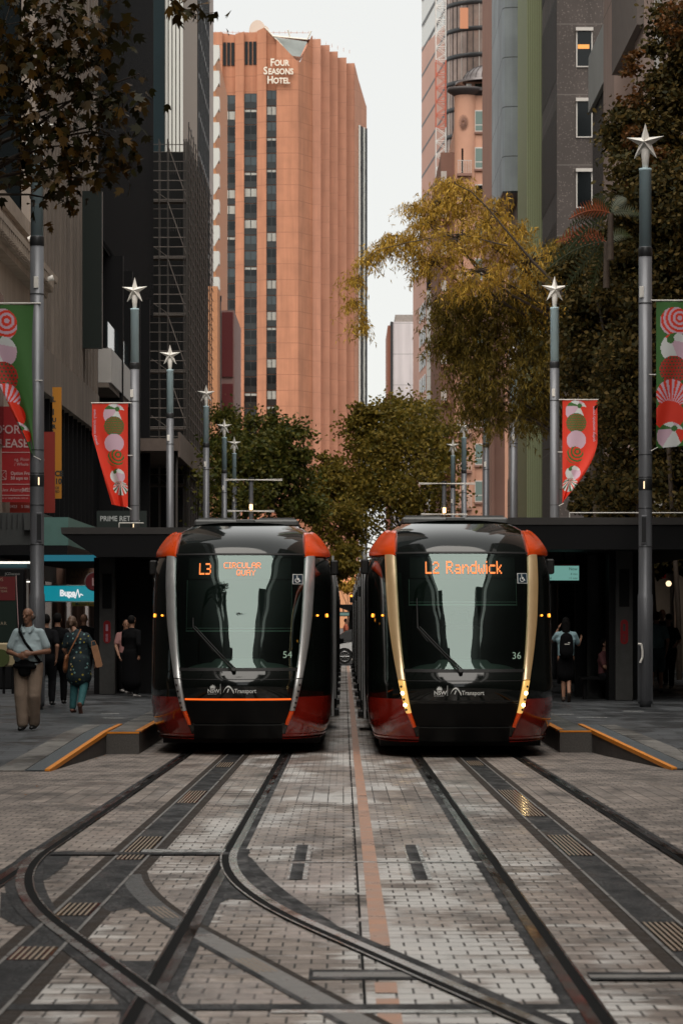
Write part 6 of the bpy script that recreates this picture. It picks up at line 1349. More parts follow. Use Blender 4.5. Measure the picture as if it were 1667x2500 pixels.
# fern fronds with red tips
def frond_plant(px, py, Z, specs, label):
    x, z = xz(px, py, Z); T = thing('fern_palm', (x, Z, z), label, 'palm'); b = MB(); b.tube((x, Z, z - 1.2), (x, Z, z), .09, .07); b.build('trunk', M_bark, T)
    for (ax, az_, L_, red) in specs:
        P = []; q = MB(); d = np.array([ax, rng.uniform(-.4, .4), az_]); d /= np.linalg.norm(d); prev = None
        for k in range(15):
            t = k / 14; c = np.array([x, Z, z]) + d * L_ * t + np.array([0, 0, -.45 * L_ * t * t]); 
            if prev is not None:
                q.tube(tuple(prev), tuple(c), .012, n=4)
                for s in (-1, 1):
                    tl = .32 * math.sin(math.pi * min(1, t * .85 + .12)) * L_ / 1.2; w2 = np.array([-.5 * d[2] * s + d[0] * .55, .25 * s, d[0] * s * .8 + d[2] * .3 - .2]); w2 = w2 / np.linalg.norm(w2) * tl; e = (c - prev) * .8
                    q.add([tuple(c), tuple(c + e), tuple(c + w2)], [(0, 1, 2)])
            prev = c
        q.build('frond', M_frR if red else M_frG, T)
M_frG = mat('dark_frond', (.025, .035, .008), .5); M_frR = mat('red_frond', (.25, .06, .02), .5)
frond_plant(1490, 520, 74, [(-1, .5, 1.0, 0), (-1, .1, 1.1, 0), (-1, .9, .9, 1), (-.5, 1, 1.0, 0), (-1, -.4, 1.2, 0), (.5, 1, .9, 0), (1, .4, .9, 0), (-.9, .3, 1.2, 1)], 'upper fern-like palm with drooping red-tipped fronds left of the nearest right pole')
frond_plant(1480, 590, 75, [(-1, .4, 1.3, 0), (-1, 0, 1.5, 0), (-1, .8, 1.1, 1), (-.8, -.5, 1.3, 0), (-.4, -.9, 1.1, 0), (.6, .6, 1, 0), (-1, .6, 1.5, 1)], 'lower fern-like palm with long drooping fronds left of the nearest right pole')
# near plane branches, top left
T = thing('plane_tree', (-6.3, 37, .3), 'near dark plane tree branches hanging into the top left corner', 'tree')
b = MB(); f = (-6.0, 37, 6.8); b.path([(-6.3, 37, .3), (-6.2, 37, 3), f], [.2, .17, .14], 10); P = []
for (px, py, Z, r, m) in [(60, 60, 36, .5, 120), (150, 40, 36, .5, 120), (20, 180, 36, .4, 90), (110, 160, 36, .5, 120), (200, 130, 36, .38, 80), (240, 60, 36, .32, 60), (60, 280, 36, .42, 100), (150, 260, 36, .45, 110), (230, 230, 36.5, .35, 60), (300, 260, 36.5, .3, 40), (270, 330, 36.5, .33, 42), (190, 350, 36, .38, 70), (110, 390, 36, .36, 60), (320, 395, 36.5, .2, 20), (200, 430, 36, .26, 34), (155, 490, 36, .2, 22), (30, 420, 37, .35, 22), (340, 180, 36.5, .1, 4), (270, 400, 36.5, .24, 22), (10, 60, 36, .5, 90)]:
    x, z = xz(px, py, Z); q = limb_pts(f, (x, Z, z), 8, .09, .3); b.path([tuple(p) for p in q], list(np.linspace(.05, .006, 8)), 5)
    m = int(m * .95); w3 = rng.normal(size=(m, 3)) * np.array([r * 1.25, r, r * 1.1]) * .6; P.append(np.array([x, Z, z]) + w3)
    for j in range(4): c = np.array([x, Z, z]) + rng.normal(size=3) * r * .4; b.path([tuple(q[-1]), tuple(c)], [.008, .004], 4)
for (px, py, m) in ((440, 20, 5), (470, 22, 3), (505, 25, 7), (540, 35, 2), (425, 5, 8)):
    x, z = xz(px, py, 33); P.append(np.array([x, 33, z]) + rng.normal(size=(m, 3)) * .07)
b.build('trunk', M_bark, T); b = MB()
b.path([(X(380, 33), 33, Zh(-30, 33)), (X(440, 33), 33, Zh(15, 33)), (X(480, 33), 33, Zh(35, 33)), (X(530, 33), 33, Zh(28, 33))], [.02, .01, .006, .003], 5)
b.build('branch', M_bark, T); leaves('crown', M_leafN, np.concatenate(P), .155, 'plane', T, .7)
# far greenery by the hotel base
tree('hedge', (X(850, 300), 300, 0), [(X(850, 300), 300, 2.5)], [B_(820, 1430, 300, 1.2, .5, 1.), B_(850, 1432, 300, 1.2, .5, 1.), B_(875, 1428, 300, 1.2, .6, 1.)], M_leafY, .35, 'leaf', 'bright strip of greenery above the orange wall between the trams', per=60, cat='hedge', tr=.1)
# ------------------------------------------------------------- people
M_skin = mat('skin', (.38, .2, .13), .55, var=.08, scale=12); M_skind = mat('tanned_skin', (.24, .12, .075), .55, var=.08, scale=12)
M_hairg = mat('grey_brown_hair', (.1, .085, .075), .7, var=.3, scale=60); M_hairb = mat('black_hair', (.006, .005, .005), .8, spec=.15); M_hairbr = mat('brown_hair', (.12, .07, .045), .6, var=.35, scale=40)
M_polo = mat('pale_blue_polo', (.34, .43, .46), .8, var=.06, scale=8, bump=.3, bscale=14); M_khaki = mat('khaki_cloth', (.28, .21, .16), .85, var=.12, scale=9, bump=.7, bscale=11)
M_blackcl = mat('black_cloth', (.006, .006, .007), .9, spec=.1); M_darkcl = mat('charcoal_cloth', (.012, .012, .014), .9, spec=.1, var=.2); M_tealcl = mat('teal_trousers', (.03, .13, .14), .8, var=.12, scale=10, bump=.4, bscale=14)
M_pinkcl = mat('pink_cloth', (.4, .2, .19), .8); M_bluecl = mat('faded_blue_shirt', (.15, .25, .27), .8, var=.08, bump=.4, bscale=12); M_shorts = mat('dark_blue_shorts', (.045, .08, .09), .8); M_lblue = mat('light_blue_blouse', (.3, .45, .5), .8, bump=.4, bscale=16)
M_shoe = mat('black_shoe', (.008, .008, .008), .5); M_shoeb = mat('brown_shoe', (.14, .06, .04), .5); M_paper = mat('brown_paper_bag', (.42, .21, .11), .8, var=.1, scale=6); M_leather = mat('tan_leather', (.3, .12, .05), .5)
m, t, bb = _new('floral_print'); M_floral = m
g_ = t.nodes.new('ShaderNodeTexCoord'); v_ = t.nodes.new('ShaderNodeTexVoronoi'); v_.inputs['Scale'].default_value = 13; v_.inputs['Randomness'].default_value = .9; t.links.new(g_.outputs['Object'], v_.inputs[0])
cr = t.nodes.new('ShaderNodeValToRGB'); cr.color_ramp.interpolation = 'CONSTANT'; e = cr.color_ramp.elements; e[0].color = (1, 1, 1, 1); e[1].position = .25; e[1].color = (0, 0, 0, 1); t.links.new(v_.outputs['Distance'], cr.inputs[0])
c2 = t.nodes.new('ShaderNodeValToRGB'); c2.color_ramp.interpolation = 'CONSTANT'; e = c2.color_ramp.elements; e[0].color = (.35, .28, .03, 1); e[1].position = .3; e[1].color = (.16, .3, .3, 1); e.new(.55).color = (.02, .06, .05, 1); e.new(.75).color = (.4, .33, .2, 1); t.links.new(v_.outputs['Color'], c2.inputs[0])
mm_ = t.nodes.new('ShaderNodeMixRGB'); t.links.new(cr.outputs[0], mm_.inputs[0]); mm_.inputs[1].default_value = (.006, .018, .024, 1); t.links.new(c2.outputs[0], mm_.inputs[2]); t.links.new(mm_.outputs[0], bb.inputs['Base Color']); bb.inputs['Roughness'].default_value = .8

def capsule(b, p0, r0, p1, r1, fl=(1, 1), n=14, ref=(1, 0, 0)):
    """tapered limb with rounded ends; fl flattens it across / through"""
    p0 = Vector(p0); p1 = Vector(p1); d = p1 - p0; L_ = max(d.length, 1e-4); d.normalize(); u = Vector(ref) - d * d.dot(Vector(ref)); u.normalize(); v = d.cross(u); P = []; K = 5
    st = [(-r0 * math.cos(a), r0 * math.sin(a)) for a in np.linspace(.12, math.pi / 2, K)] + [(L_ + r1 * math.sin(a), r1 * math.cos(a)) for a in np.linspace(0, math.pi / 2 - .12, K)]
    for (h, r) in st:
        for i in range(n): a = 2 * math.pi * i / n; P.append(p0 + d * h + u * (r * fl[0] * math.cos(a)) + v * (r * fl[1] * math.sin(a)))
    m_ = len(st); fs = [(k * n + i, k * n + (i + 1) % n, (k + 1) * n + (i + 1) % n, (k + 1) * n + i) for k in range(m_ - 1) for i in range(n)] + [tuple(range(n - 1, -1, -1)), tuple(range((m_ - 1) * n, m_ * n))]
    b.add(P, fs, 0, True)
def chain(b, pts, rs, fl=(1, 1), **k):
    for i in range(len(pts) - 1): capsule(b, pts[i], rs[i], pts[i + 1], rs[i + 1], fl, **k)
def remesh(b, name, m, parent, vox=.012, sm=4):
    """fuse overlapping forms into one continuous skin"""
    o = b.build(name, m, parent, world=False); md = o.modifiers.new('r', 'REMESH'); md.mode = 'VOXEL'; md.voxel_size = vox; md.use_smooth_shade = True
    s2 = o.modifiers.new('s', 'SMOOTH'); s2.factor = .5; s2.iterations = sm
    dg = bpy.context.evaluated_depsgraph_get(); me = bpy.data.meshes.new_from_object(o.evaluated_get(dg)); o.modifiers.clear(); old = o.data; o.data = me; bpy.data.meshes.remove(old)
    if not me.materials: me.materials.append(m)
    return o
def person(loc, yaw, H, label, top, bottom, shoe, hair='short', skin=None, hairm=None, arms=None, legs=None, vox=.014, sleeve='short', lean=(0, 0), belly=0., skirt=None, bottom_len='long', head_tilt=(0, 0), cap=False, coat=None, head_yaw=0):
    """local frame: faces -y, z up, built 1.75 m tall then scaled"""
    T = thing('person', loc, label, 'person'); T.rotation_euler = (0, 0, R(yaw)); s = H / 1.75; T.scale = (s, s, s); skin = skin or M_skin; hairm = hairm or M_hairb
    lx_, ly_ = lean; hip = [Vector((-.095, 0, .92)), Vector((.095, 0, .92))]
    legs = legs or [((-.10, -.06, .50), (-.10, .04, .09)), ((.10, .05, .50), (.10, .20, .10))]
    chest = Vector((lx_ * .6, ly_ * .6, 1.30)); neck = Vector((lx_, ly_, 1.50)); hd = neck + Vector((head_tilt[0], -.015 + head_tilt[1], .135)); sh = [Vector((-.17 + lx_ * .9, ly_ * .9, 1.40)), Vector((.17 + lx_ * .9, ly_ * .9, 1.40))]
    arms = arms or [((-.245, .02, 1.14), (-.25, -.04, .88)), ((.245, -.02, 1.14), (.25, .05, .88))]
    f = Vector((math.sin(R(head_yaw)), -math.cos(R(head_yaw)), 0)); sd = Vector((f.y, -f.x, 0)) * -1
    b = MB()
    capsule(b, (0, 0, .94), .135, (lx_ * .3, ly_ * .3 - belly * .3, 1.10), .13 + belly * .3, (1.15, .82)); capsule(b, (lx_ * .3, ly_ * .3, 1.10), .13, chest, .15, (1.15, .78)); capsule(b, chest, .15, neck - Vector((0, 0, .09)), .10, (1.25, .8))
    capsule(b, neck - Vector((0, 0, .08)), .06, hd - Vector((0, 0, .06)), .052)
    for i in (0, 1): capsule(b, neck - Vector((0, -.01, .075)), .055, sh[i], .062)
    # head: skull, jaw, nose, brow, ears, lips
    capsule(b, hd + Vector((0, .012, .03)), .082, hd + f * .012 + Vector((0, 0, .045)), .080, (.93, 1.0)); capsule(b, hd + f * .028 + Vector((0, 0, -.02)), .066, hd + f * .048 + Vector((0, 0, -.072)), .040, (1, .9))
    capsule(b, hd + f * .088 + Vector((0, 0, .018)), .010, hd + f * .108 + Vector((0, 0, -.016)), .015); capsule(b, hd + f * .08 + sd * .035 + Vector((0, 0, .03)), .012, hd + f * .08 - sd * .035 + Vector((0, 0, .03)), .012)
    for q in (-1, 1): capsule(b, hd + sd * .08 * q + Vector((0, 0, .018)), .016, hd + sd * .082 * q + Vector((0, 0, -.022)), .010, (.5, 1.1))
    capsule(b, hd + f * .082 + sd * .02 + Vector((0, 0, -.044)), .008, hd + f * .082 - sd * .02 + Vector((0, 0, -.044)), .008)
    hands = []
    for i in (0, 1):
        el, wr = Vector(arms[i][0]), Vector(arms[i][1]); chain(b, [sh[i], el, wr], [.052, .041, .027]); d = (wr - el).normalized(); d = Vector(arms[i][2]).normalized() if len(arms[i]) > 2 else d
        pu = Vector((-1 if i == 0 else 1, 0, 0)); pu = Vector(arms[i][3]) if len(arms[i]) > 3 else pu; ac = d.cross(pu).normalized()    # ac: across the knuckles, pu: back of the hand
        palm = wr + d * .085; capsule(b, wr + d * .01, .026, palm, .030, (1.25, .6), ref=ac)
        for j in range(4):
            o_ = ac * (.031 - .021 * j); Lf = (.066, .076, .071, .056)[j]; k0 = palm + o_ + d * .012; k1 = k0 + d * Lf * .5 - pu * Lf * .16; k2 = k1 + d * Lf * .34 - pu * Lf * .38; chain(b, [k0, k1, k2], [.0098, .0088, .0075], n=8)
        t0 = wr + d * .035 + ac * .028; chain(b, [t0, t0 + d * .035 + ac * .022 - pu * .008, t0 + d * .062 + ac * .022 - pu * .022], [.013, .0105, .009], n=8); hands.append(palm)
        kn, an = Vector(legs[i][0]), Vector(legs[i][1]); chain(b, [hip[i], kn, an], [.088, .055, .036]); toe = Vector(legs[i][2]) if len(legs[i]) > 2 else Vector((0, -1, -.18)); capsule(b, an - Vector((0, -.02, .04)), .035, an + toe.normalized() * .13 - Vector((0, 0, .04)), .03, (1.1, .8))
    remesh(b, 'body', skin, T, vox * .62)
    if hairm and hair != 'none':
        b = MB()
        if hair == 'fringe':       # bald crown, hair round the back and sides
            capsule(b, hd - f * .03 + sd * .045 + Vector((0, 0, .0)), .052, hd - f * .03 - sd * .045, .052); capsule(b, hd - f * .045 + Vector((0, 0, -.02)), .055, hd - f * .05 + Vector((0, 0, .03)), .052)
        else:
            capsule(b, hd - f * .016 + Vector((0, 0, .03)), .09, hd - f * .012 + Vector((0, 0, .055)), .084, (.97, 1.02))
            if hair == 'bun': capsule(b, hd - f * .09 + Vector((0, 0, .03)), .045, hd - f * .11 + Vector((0, 0, -.03)), .035); capsule(b, hd + sd * .06, .045, hd + sd * .075 - Vector((0, 0, .07)), .03); capsule(b, hd - sd * .06, .045, hd - sd * .07 - Vector((0, 0, .05)), .03)
            if hair == 'long': capsule(b, hd - f * .04, .09, hd - f * .05 - Vector((0, 0, .2)), .075, (1.1, .7))
        remesh(b, 'hair', hairm, T, vox * .7)
    for q in (-1, 1):
        b = MB(); b.ball(hd + f * .079 + sd * .031 * q + Vector((0, 0, .010)), .0085, 8, 6); b.build('eye', M_hairb, T, world=False)
    if top:
        b = MB(); zb = .93 if not coat else .9
        capsule(b, (0, -belly * .25, zb + .06), .152 + belly * .2, (lx_ * .3, ly_ * .3 - belly * .45, 1.10), .152 + belly * .45, (1.14, .86)); capsule(b, (lx_ * .3, ly_ * .3 - belly * .45, 1.10), .15 + belly * .45, chest, .168, (1.15, .80)); capsule(b, chest, .168, neck - Vector((0, 0, .10)), .112, (1.3, .84))
        for i in (0, 1):
            el, wr = Vector(arms[i][0]), Vector(arms[i][1]); capsule(b, neck - Vector((0, 0, .08)), .06, sh[i], .066); e2 = sh[i] + (el - sh[i]) * .72; capsule(b, sh[i], .070, e2 if sleeve == 'short' else el, .066 if sleeve == 'short' else .056)
            if sleeve == 'long': capsule(b, el, .056, el + (wr - el) * .92, .044)
        capsule(b, neck - Vector((0, 0, .05)), .066, neck - Vector((0, 0, .03)), .064)
        if coat: capsule(b, (0, 0, .95), .17, (0, .0, coat), .19, (1.25, .95))
        remesh(b, 'shirt' if not coat else 'tunic', top, T, vox)
    if bottom:
        b = MB(); capsule(b, (0, 0, .90), .15, (0, 0, 1.0), .15, (1.14, .86))
        for i in (0, 1):
            kn, an = Vector(legs[i][0]), Vector(legs[i][1])
            if bottom_len == 'long': chain(b, [hip[i], kn, an + (kn - an) * .04], [.125, .098, .084] if belly == .10 else [.115, .08, .062])
            else: capsule(b, hip[i], .115, hip[i] + (kn - hip[i]) * .9, .10)
        remesh(b, 'trousers' if bottom_len == 'long' else 'shorts', bottom, T, vox)
    if skirt:
        b = MB(); capsule(b, (0, 0, .95), .155, (0, 0, skirt[1] + .16), .17, (1.1, .88)); remesh(b, 'skirt', skirt[0], T, vox)
    for i in (0, 1):
        b = MB(); an = Vector(legs[i][1]); toe = (Vector(legs[i][2]) if len(legs[i]) > 2 else Vector((0, -1, -.10))).normalized(); up = Vector((0, 0, 1)) - toe * toe.z; up.normalize()
        h0 = an - up * .045 - toe * .035; capsule(b, h0, .040, h0 + toe * .20, .034, (1.1, .78)); capsule(b, an - up * .01, .046, an - up * .04, .046)
        remesh(b, 'shoe', shoe, T, vox * .8, 2)
    if cap: b = MB(); capsule(b, hd + Vector((0, 0, .06)), .094, hd + Vector((0, 0, .075)), .09); capsule(b, hd + f * .06 + Vector((0, 0, .06)), .03, hd + f * .15 + Vector((0, 0, .055)), .02, (2, .5)); remesh(b, 'cap', M_blackcl, T, vox)
    T['hd'] = 0; del T['hd']; return T, hd, neck, chest, hands
PL_ = .31
# man in the pale polo shirt walking towards us, hands together at the belly
T, hd, nk, ch, hn = person((X(70, 41.9), 41.9, PL_), -8, 1.78, 'bald man in a pale blue polo shirt and khaki trousers with a black shoulder strap', M_polo, M_khaki, M_shoe, hair='fringe', hairm=M_hairg, skin=M_skind,
    arms=[((-.285, -.03, 1.13), (-.10, -.24, 1.08), (.9, -.3, .02), (-.2, -1, .2)), ((.295, -.02, 1.14), (.11, -.24, 1.11), (-.9, -.3, -.05), (.2, -1, .2))],
    legs=[((-.095, -.07, .50), (-.075, -.05, .09)), ((.095, -.06, .50), (.055, .10, .10))], vox=.010, belly=.10, head_yaw=-22)
b = MB(); sp = [(-.13, -.02, 1.52), (-.10, -.135, 1.42), (.0, -.19, 1.26), (.12, -.215, 1.12), (.19, -.13, 1.0)]
for a, c in zip(sp, sp[1:]): capsule(b, a, .024, c, .024, (1, .35), ref=(1, 0, 1))
remesh(b, 'shoulder_strap', M_blackcl, T, .008, 2)
b = MB(); capsule(b, (-.12, -.155, .93), .075, (.08, -.155, .92), .075, (.55, 1.)); capsule(b, (-.02, -.18, .95), .08, (-.02, -.17, .84), .07, (1.3, .5)); capsule(b, (-.17, 0, 1.0), .03, (.17, -.02, 1.0), .03); 
for i in range(12): a0 = 2 * math.pi * i / 12; a1 = 2 * math.pi * (i + 1) / 12; capsule(b, (.18 * math.cos(a0), .145 * math.sin(a0) - .02, .985), .024, (.18 * math.cos(a1), .145 * math.sin(a1) - .02, .985), .024)
remesh(b, 'waist_bag', M_blackcl, T, .009, 2)
b = MB()
for s in (-1, 1): b.add([(s * .01, -.115, 1.425), (s * .075, -.085, 1.50), (s * .085, -.04, 1.535), (s * .10, -.07, 1.465), (s * .055, -.135, 1.405)], [(0, 1, 2, 3, 4)])
b.build('collar', M_polo, T, world=False)
# woman in the floral tunic walking away
T, hd, nk, ch, hn = person((X(193, 49.5), 49.5, PL_), 172, 1.66, 'woman seen from behind in a dark floral tunic and teal trousers, beside the left pylon', M_floral, M_tealcl, M_shoeb, hair='bun', hairm=M_hairbr, sleeve='short', coat=.66, lean=(.05, -.04), belly=.09, head_tilt=(.10, -.03),
    arms=[((-.30, .02, 1.16), (-.29, -.10, .96)), ((.29, -.04, 1.16), (.24, -.20, .98))], legs=[((-.10, .03, .50), (-.085, .26, .16), (0, -.5, -.9)), ((.09, -.02, .50), (.12, .0, .09))], vox=.011)
b = MB(); sp = [(-.05, .10, 1.52), (.0, .16, 1.38), (.10, .19, 1.18), (.20, .17, .98)]
for a, c in zip(sp, sp[1:]): capsule(b, a, .017, c, .017, (1, .4))
remesh(b, 'shoulder_strap', M_leather, T, .008, 2)
b = MB(); capsule(b, (.22, .05, .98), .10, (.24, .02, .84), .12, (.45, 1.)); remesh(b, 'handbag', M_leather, T, .012, 2)
T2 = thing('paper_bag', (X(232, 49.2), 49.2, 1.3), 'brown paper bag held by the woman in the floral tunic', 'bag')
M_ = Matrix.Translation((X(236, 49.2), 49.2, Zh(1600, 49.2))) @ Matrix.Rotation(R(-14), 4, 'Y'); b = MB(); b.box(-.055, .055, -.05, .05, -.19, .17, M=M_); b.box(-.02, .04, -.055, -.05, .1, .15, 0, M_); b.build('sack', M_paper, T2)
b = MB(); b.add([tuple(M_ @ Vector(p)) for p in ((-.05, -.052, -.19), (.0, -.052, -.16), (.05, -.052, -.19), (.05, -.052, -.21), (-.05, -.052, -.21))], [(0, 1, 2, 3, 4)]); b.path([tuple(M_ @ Vector(p)) for p in ((-.04, 0, .17), (-.03, 0, .25), (.03, 0, .25), (.04, 0, .17))], [.006] * 4, 5); b.build('handle', M_paper, T2)
# background walkers
P_ = [
 (X(140, 54), 54, 175, 1.72, 'person in black half hidden between the nearest left pole and the woman in florals', M_blackcl, M_blackcl, M_shoe, {}),
 (X(205, 62), 62, 178, 1.72, 'bald person in dark clothes seen past the shoulder of the woman in florals', M_darkcl, M_darkcl, M_shoe, dict(hair='none')),
 (X(112, 53.2), 53.2, 170, 1.7, 'person mostly hidden behind the nearest left pole', M_darkcl, M_darkcl, M_shoe, {}),
 (X(307, 60.5), 60.5, 20, 1.6, 'person in a pink top standing behind the one in the long black coat', M_pinkcl, M_blackcl, mat('grey_shoe', (.3, .28, .27), .6), {}),
 (X(321, 58.5), 58.5, 150, 1.68, 'person in a long black coat by the left shelter columns', M_blackcl, M_blackcl, mat('pale_shoe', (.35, .33, .32), .6), dict(sleeve='long', coat=.35)),
 (X(343, 70), 70, 30, 1.66, 'person with a pale scarf glimpsed between the pole and the left tram', M_pinkcl, M_darkcl, M_shoe, {}),
 (X(1602, 62), 62, 172, 1.76, 'man in a faded blue t-shirt and shorts walking away right of the nearest right pole', M_bluecl, M_shorts, M_shoe, dict(bottom_len='short')),
 (X(1632, 66), 66, -20, 1.7, 'person in black with a dark cap beside the man in the blue t-shirt', M_blackcl, M_blackcl, M_shoe, dict(cap=True)),
 (X(1616, 70), 70, 5, 1.84, 'bald man behind the man in the blue t-shirt', M_darkcl, M_darkcl, M_shoe, dict(hair='none')),
 (X(844, 133), 133, 90, 1.7, 'person in a red top walking behind the black car between the trams', mat('orange_red_top', (.5, .12, .06), .8), M_darkcl, M_shoe, {}),
]
for i_, (x, y, yaw, Hh, lab, tp_, bt, sho, kw) in enumerate(P_):
    s_ = (1, -1)[i_ % 2]; st_ = (.16, .24, .1, .03, .02, .2, .2, .1, .2, .1, .2)[i_ % 11]
    kw.setdefault('legs', [((-.095, -.06 - s_ * st_ * .6, .51), (-.09, -s_ * st_, .10 + (.07 if s_ < 0 else 0))), ((.095, -.05 + s_ * st_ * .5, .50), (.09, s_ * st_, .10 + (.07 if s_ > 0 else 0)))])
    kw.setdefault('arms', [((-.25, .03 + s_ * .07, 1.15), (-.22, -.08 + s_ * .12, .93)), ((.25, .0 - s_ * .07, 1.15), (.21, -.12 - s_ * .1, .98 + .1 * (i_ % 3)))])
    person((x, y, PL_ if y < 114 else .2), yaw, Hh, lab, tp_, bt, sho, vox=.02, **kw)
# girl with the backpack, arm raised
T, hd, nk, ch, hn = person((X(1381, 56), 56, PL_), 180, 1.64, 'woman with a black backpack, light blue blouse and long black skirt by the right tram', M_lblue, None, mat('dark_sandal', (.05, .03, .02), .6), hair='long', skirt=(M_blackcl, .42),
    arms=[((-.27, -.12, 1.20), (-.33, -.28, 1.30)), ((.25, -.10, 1.28), (.16, -.12, 1.50))], legs=[((-.06, -.02, .50), (-.05, .22, .17), (0, -.6, -.8)), ((.05, .0, .48), (.05, .02, .09))], vox=.013)
b = MB(); capsule(b, (0, .17, 1.32), .13, (0, .19, 1.05), .145, (1.05, .7)); remesh(b, 'backpack', M_blackcl, T, .014)
b = MB(); b.add([(-.02, .275, 1.25), (-.07, .285, 1.24), (-.06, .285, 1.225), (-.02, .28, 1.235)], [(0, 1, 2, 3)]); b.box(-.05, .05, .288, .291, 1.2, 1.215); b.build('backpack_mark', M_star, T, world=False)
# seated person in the dark shelter
T, hd, nk, ch, hn = person((X(1475, 57.9), 57.9, .26), 60, 1.62, 'seated person with pink clothing in the gloom of the right shelter', mat('dusty_pink_cloth', (.16, .055, .06), .8), M_darkcl, M_shoe,
    arms=[((-.24, -.12, .80 + .35), (-.12, -.32, 1.02)), ((.24, -.12, .80 + .35), (.12, -.32, 1.02))], legs=[((-.1, -.42, .93), (-.1, -.44, .5)), ((.1, -.42, .93), (.1, -.44, .5))], vox=.022)
T.location.z = -.10
b = MB(); x = X(1475, 58); b.box(x - .5, x + .5, 57.75, 58.25, .7, .76, bev=.01)
for s in (-.4, .4): b.box(x + s - .03, x + s + .03, 57.9, 58.1, .31, .7)
b.build('shelter_bench', M_pillar, label='dark bench under the seated person in the right shelter', cat='bench')

# ------------------------------------------------------------- cars at the crossing
M_carw = mat('white_car_paint', (.9, .9, .9), .15, coat=.6); M_carb = mat('black_car_paint', (.006, .006, .007), .25, spec=.15); M_tyre = mat('tyre', (.012, .012, .012), .8); M_rim = mat('alloy_rim', (.5, .5, .5), .3, metal=.9); M_cglass = mat('car_glass', (.006, .007, .008), .1, spec=.1)
def car(x, y, label, paint, L_=4.6, W_=1.8, Hc=1.46, face=-1):
    """side-on saloon; face = -1 drives to the left"""
    T = thing('parked_car', (x, y, 0), label, 'car')
    prof = [(-.5, .22), (-.5, .55), (-.49, .68), (-.44, .76), (-.24, .92), (-.22, .94), (-.08, 1.38), (.04, Hc), (.2, Hc), (.33, 1.33), (.43, 1.0), (.49, .93), (.5, .6), (.49, .22)]
    def wa(cx):
        return [(cx / L_ + .355 / L_ * math.cos(a), .33 + .355 * math.sin(a)) for a in np.linspace(-.3, math.pi + .3, 12)]
    pts = [(-.5, .22)] + []
    low = [(.49, .22)] + [(px_, pz_) for px_, pz_ in wa(.30 * L_)] + [(px_, pz_) for px_, pz_ in wa(-.31 * L_)] + [(-.5, .22)]
    poly = prof[1:-1] + [(a, max(.2, c)) for a, c in low]
    P = [(x - face * -1 * a * L_ if False else x + (a if face < 0 else -a) * L_, c) for a, c in poly]
    b = MB(); tz = lambda z: (.0 if z < .95 else (z - .95) * .38)
    n = len(P); v = [(a, y - W_ / 2 + tz(c), c) for a, c in P] + [(a, y + W_ / 2 - tz(c), c) for a, c in P]
    b.add(v, [tuple(range(n)), tuple(range(2 * n - 1, n - 1, -1))] + [((i + 1) % n, i, n + i, n + (i + 1) % n) for i in range(n)]); b.build('body', paint, T)
    sx = lambda a: x + (a if face < 0 else -a) * L_
    for s in (-1, 1):
        yy = y + s * (W_ / 2); g = lambda z: yy - s * (tz(z)) + s * .012
        for q in ([(-.2, .96), (-.085, 1.32), (.03, 1.4), (.03, .96)], [(.045, .96), (.045, 1.4), (.19, 1.4), (.3, 1.28), (.36, .99)]):
            b = MB(); b.add([(sx(a), g(c), c) for a, c in q], [tuple(range(len(q)))]); b.build('side_window', M_cglass, T)
        for a in (.30, -.31):
            b = MB(); cx = sx(a) ; b.tube((cx, yy - s * .2, .32), (cx, yy - s * .01, .32), .32, n=28); wl = b.build('wheel', M_tyre, T)
            b = MB(); b.tube((cx, yy - s * .02, .32), (cx, yy, .32), .05, n=12)
            for k in range(10): t = 2 * math.pi * k / 10; b.tube((cx, yy - s * .005, .32), (cx + .2 * math.cos(t), yy - s * .005, .32 + .2 * math.sin(t)), .016, n=4)
            for k in range(24): t0, t1 = 2 * math.pi * k / 24, 2 * math.pi * (k + 1) / 24; b.tube((cx + .21 * math.cos(t0), yy - s * .005, .32 + .21 * math.sin(t0)), (cx + .21 * math.cos(t1), yy - s * .005, .32 + .21 * math.sin(t1)), .015, n=4)
            b.build('rim', M_rim, wl)
        b = MB(); b.box(*sorted((sx(-.49), sx(-.40))), *sorted((yy - s * .2, yy + s * .006)), .68, .78, bev=.01); b.build('headlight', M_star, T)
        b = MB(); b.box(*sorted((sx(-.15), sx(-.10))), *sorted((yy - s * .02, yy + s * .14)), .95, 1.07, bev=.02); b.build('mirror', paint, T)
        b = MB(); b.box(*sorted((sx(.0), sx(.04))), *sorted((yy, yy + s * .02)), .82, .85); b.build('door_handle', paint, T)
    b = MB(); b.add([(sx(-.215), y - .7, .965), (sx(-.215), y + .7, .965), (sx(-.09), y + .6, 1.36), (sx(-.09), y - .6, 1.36)], [(0, 1, 2, 3)]); b.build('windscreen', M_cglass, T)
    return T
car(X(841, 122) + .31 * 4.6, 122, 'white car crossing between the two trams, front wheel showing', M_carw)
car(X(838, 126) + .5, 126.5, 'black car behind the white car between the trams', M_carb, L_=4.8, Hc=1.52)
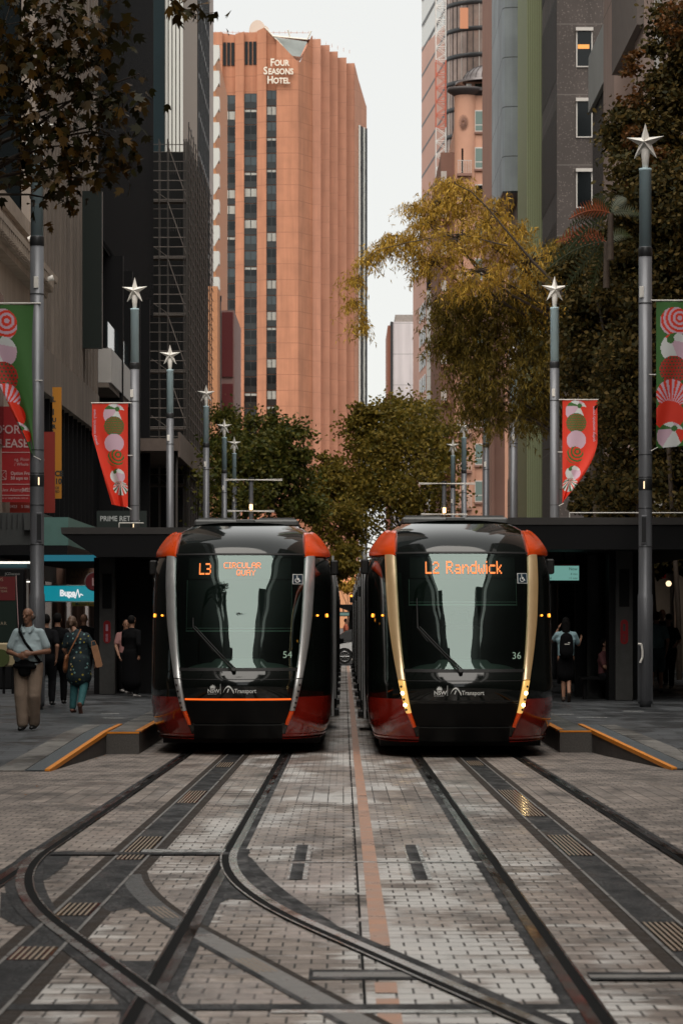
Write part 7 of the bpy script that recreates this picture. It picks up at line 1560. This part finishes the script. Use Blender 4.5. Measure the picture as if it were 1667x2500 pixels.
# traffic lights, far shelter and far board between the trams
T = thing('traffic_light', (X(862, 136), 136, .2), 'pair of amber traffic lights between the trams at the crossing', 'traffic light')
b = MB(); b.tube((X(866, 136), 136, .2), (X(866, 136), 136, 3.4), .06); b.build('post', M_pillar, T)
for (px, s) in ((857.5, 1), (869, .9)):
    b = MB(); b.box(X(px - 4, 136), X(px + 4, 136), 135.8, 136, Zh(1471, 136), Zh(1449, 136), bev=.02); hs_ = b.build('head', M_pillar, T); b = MB(); b.tube((X(px, 136), 135.78, Zh(1455, 136)), (X(px, 136), 135.8, Zh(1455, 136)), .055, n=14); b.build('amber_lamp', M_amber, hs_)
T = thing('stop_shelter', (X(850, 150), 150, .2), 'distant tram stop shelter between the trams', 'shelter', 'tram stop shelters')
b = MB(); Z = 150; b.plate([(X(821, Z), Zh(1476, Z)), (X(875, Z), Zh(1476, Z)), (X(875, Z), Zh(1492, Z)), (X(850, Z), Zh(1490, Z)), (X(821, Z), Zh(1480, Z))], Z, Z + 12); b.build('canopy', M_canopy, T); b = MB(); b.box(X(852, Z), X(866, Z), Z + 1, Z + 2, .1, Zh(1490, Z)); b.build('column', M_pillar, T)
T = thing('arrival_display', (X(838, 148), 148, 2.5), 'tiny pale green arrivals board in the gap between the trams', 'display')
b = MB(); b.box(X(822, 148), X(854, 148), 148, 148.1, Zh(1505, 148), Zh(1494, 148)); b.tube((X(838, 148), 148.05, Zh(1494, 148)), (X(838, 148), 148.05, Zh(1478, 148)), .03); b.build('casing', M_pillar, T); b = MB(); b.box(X(824, 148), X(852, 148), 147.97, 148, Zh(1503, 148), Zh(1496, 148)); b.build('screen', glow('dim_green_display', (.2, .35, .3), .5), T)
# fallen leaves by the left ramp
for i, (px, py, sz) in enumerate(((235, 1855, .05), (255, 1848, .05), (90, 1924, .06), (215, 1862, .04), (62, 1945, .05))):
    s_ = (py - 1584) / 1.518; Z = F / s_; x = (px - VPX) / s_; b = MB(); z = gz(Z) + .012; n_ = [(x + sz * a, Z + sz * c * 1.4, z + .012 * ((a * 7 + c * 5) % 1)) for a, c in SH['plane']]; b.add(n_, [tuple(range(len(n_)))])
    b.build('fallen_leaf', mat('dry_leaf', (.22, .09, .03), .7), label=['dry leaf on the paving just below the left ramp', 'dry leaf against the foot of the left platform block', 'curled brown leaf lying alone on the left paving', 'small dry leaf under the orange ramp edge', 'leaf scrap nearest the left edge of the photo'][i], cat='leaf', group='dry leaves fallen on the paving')
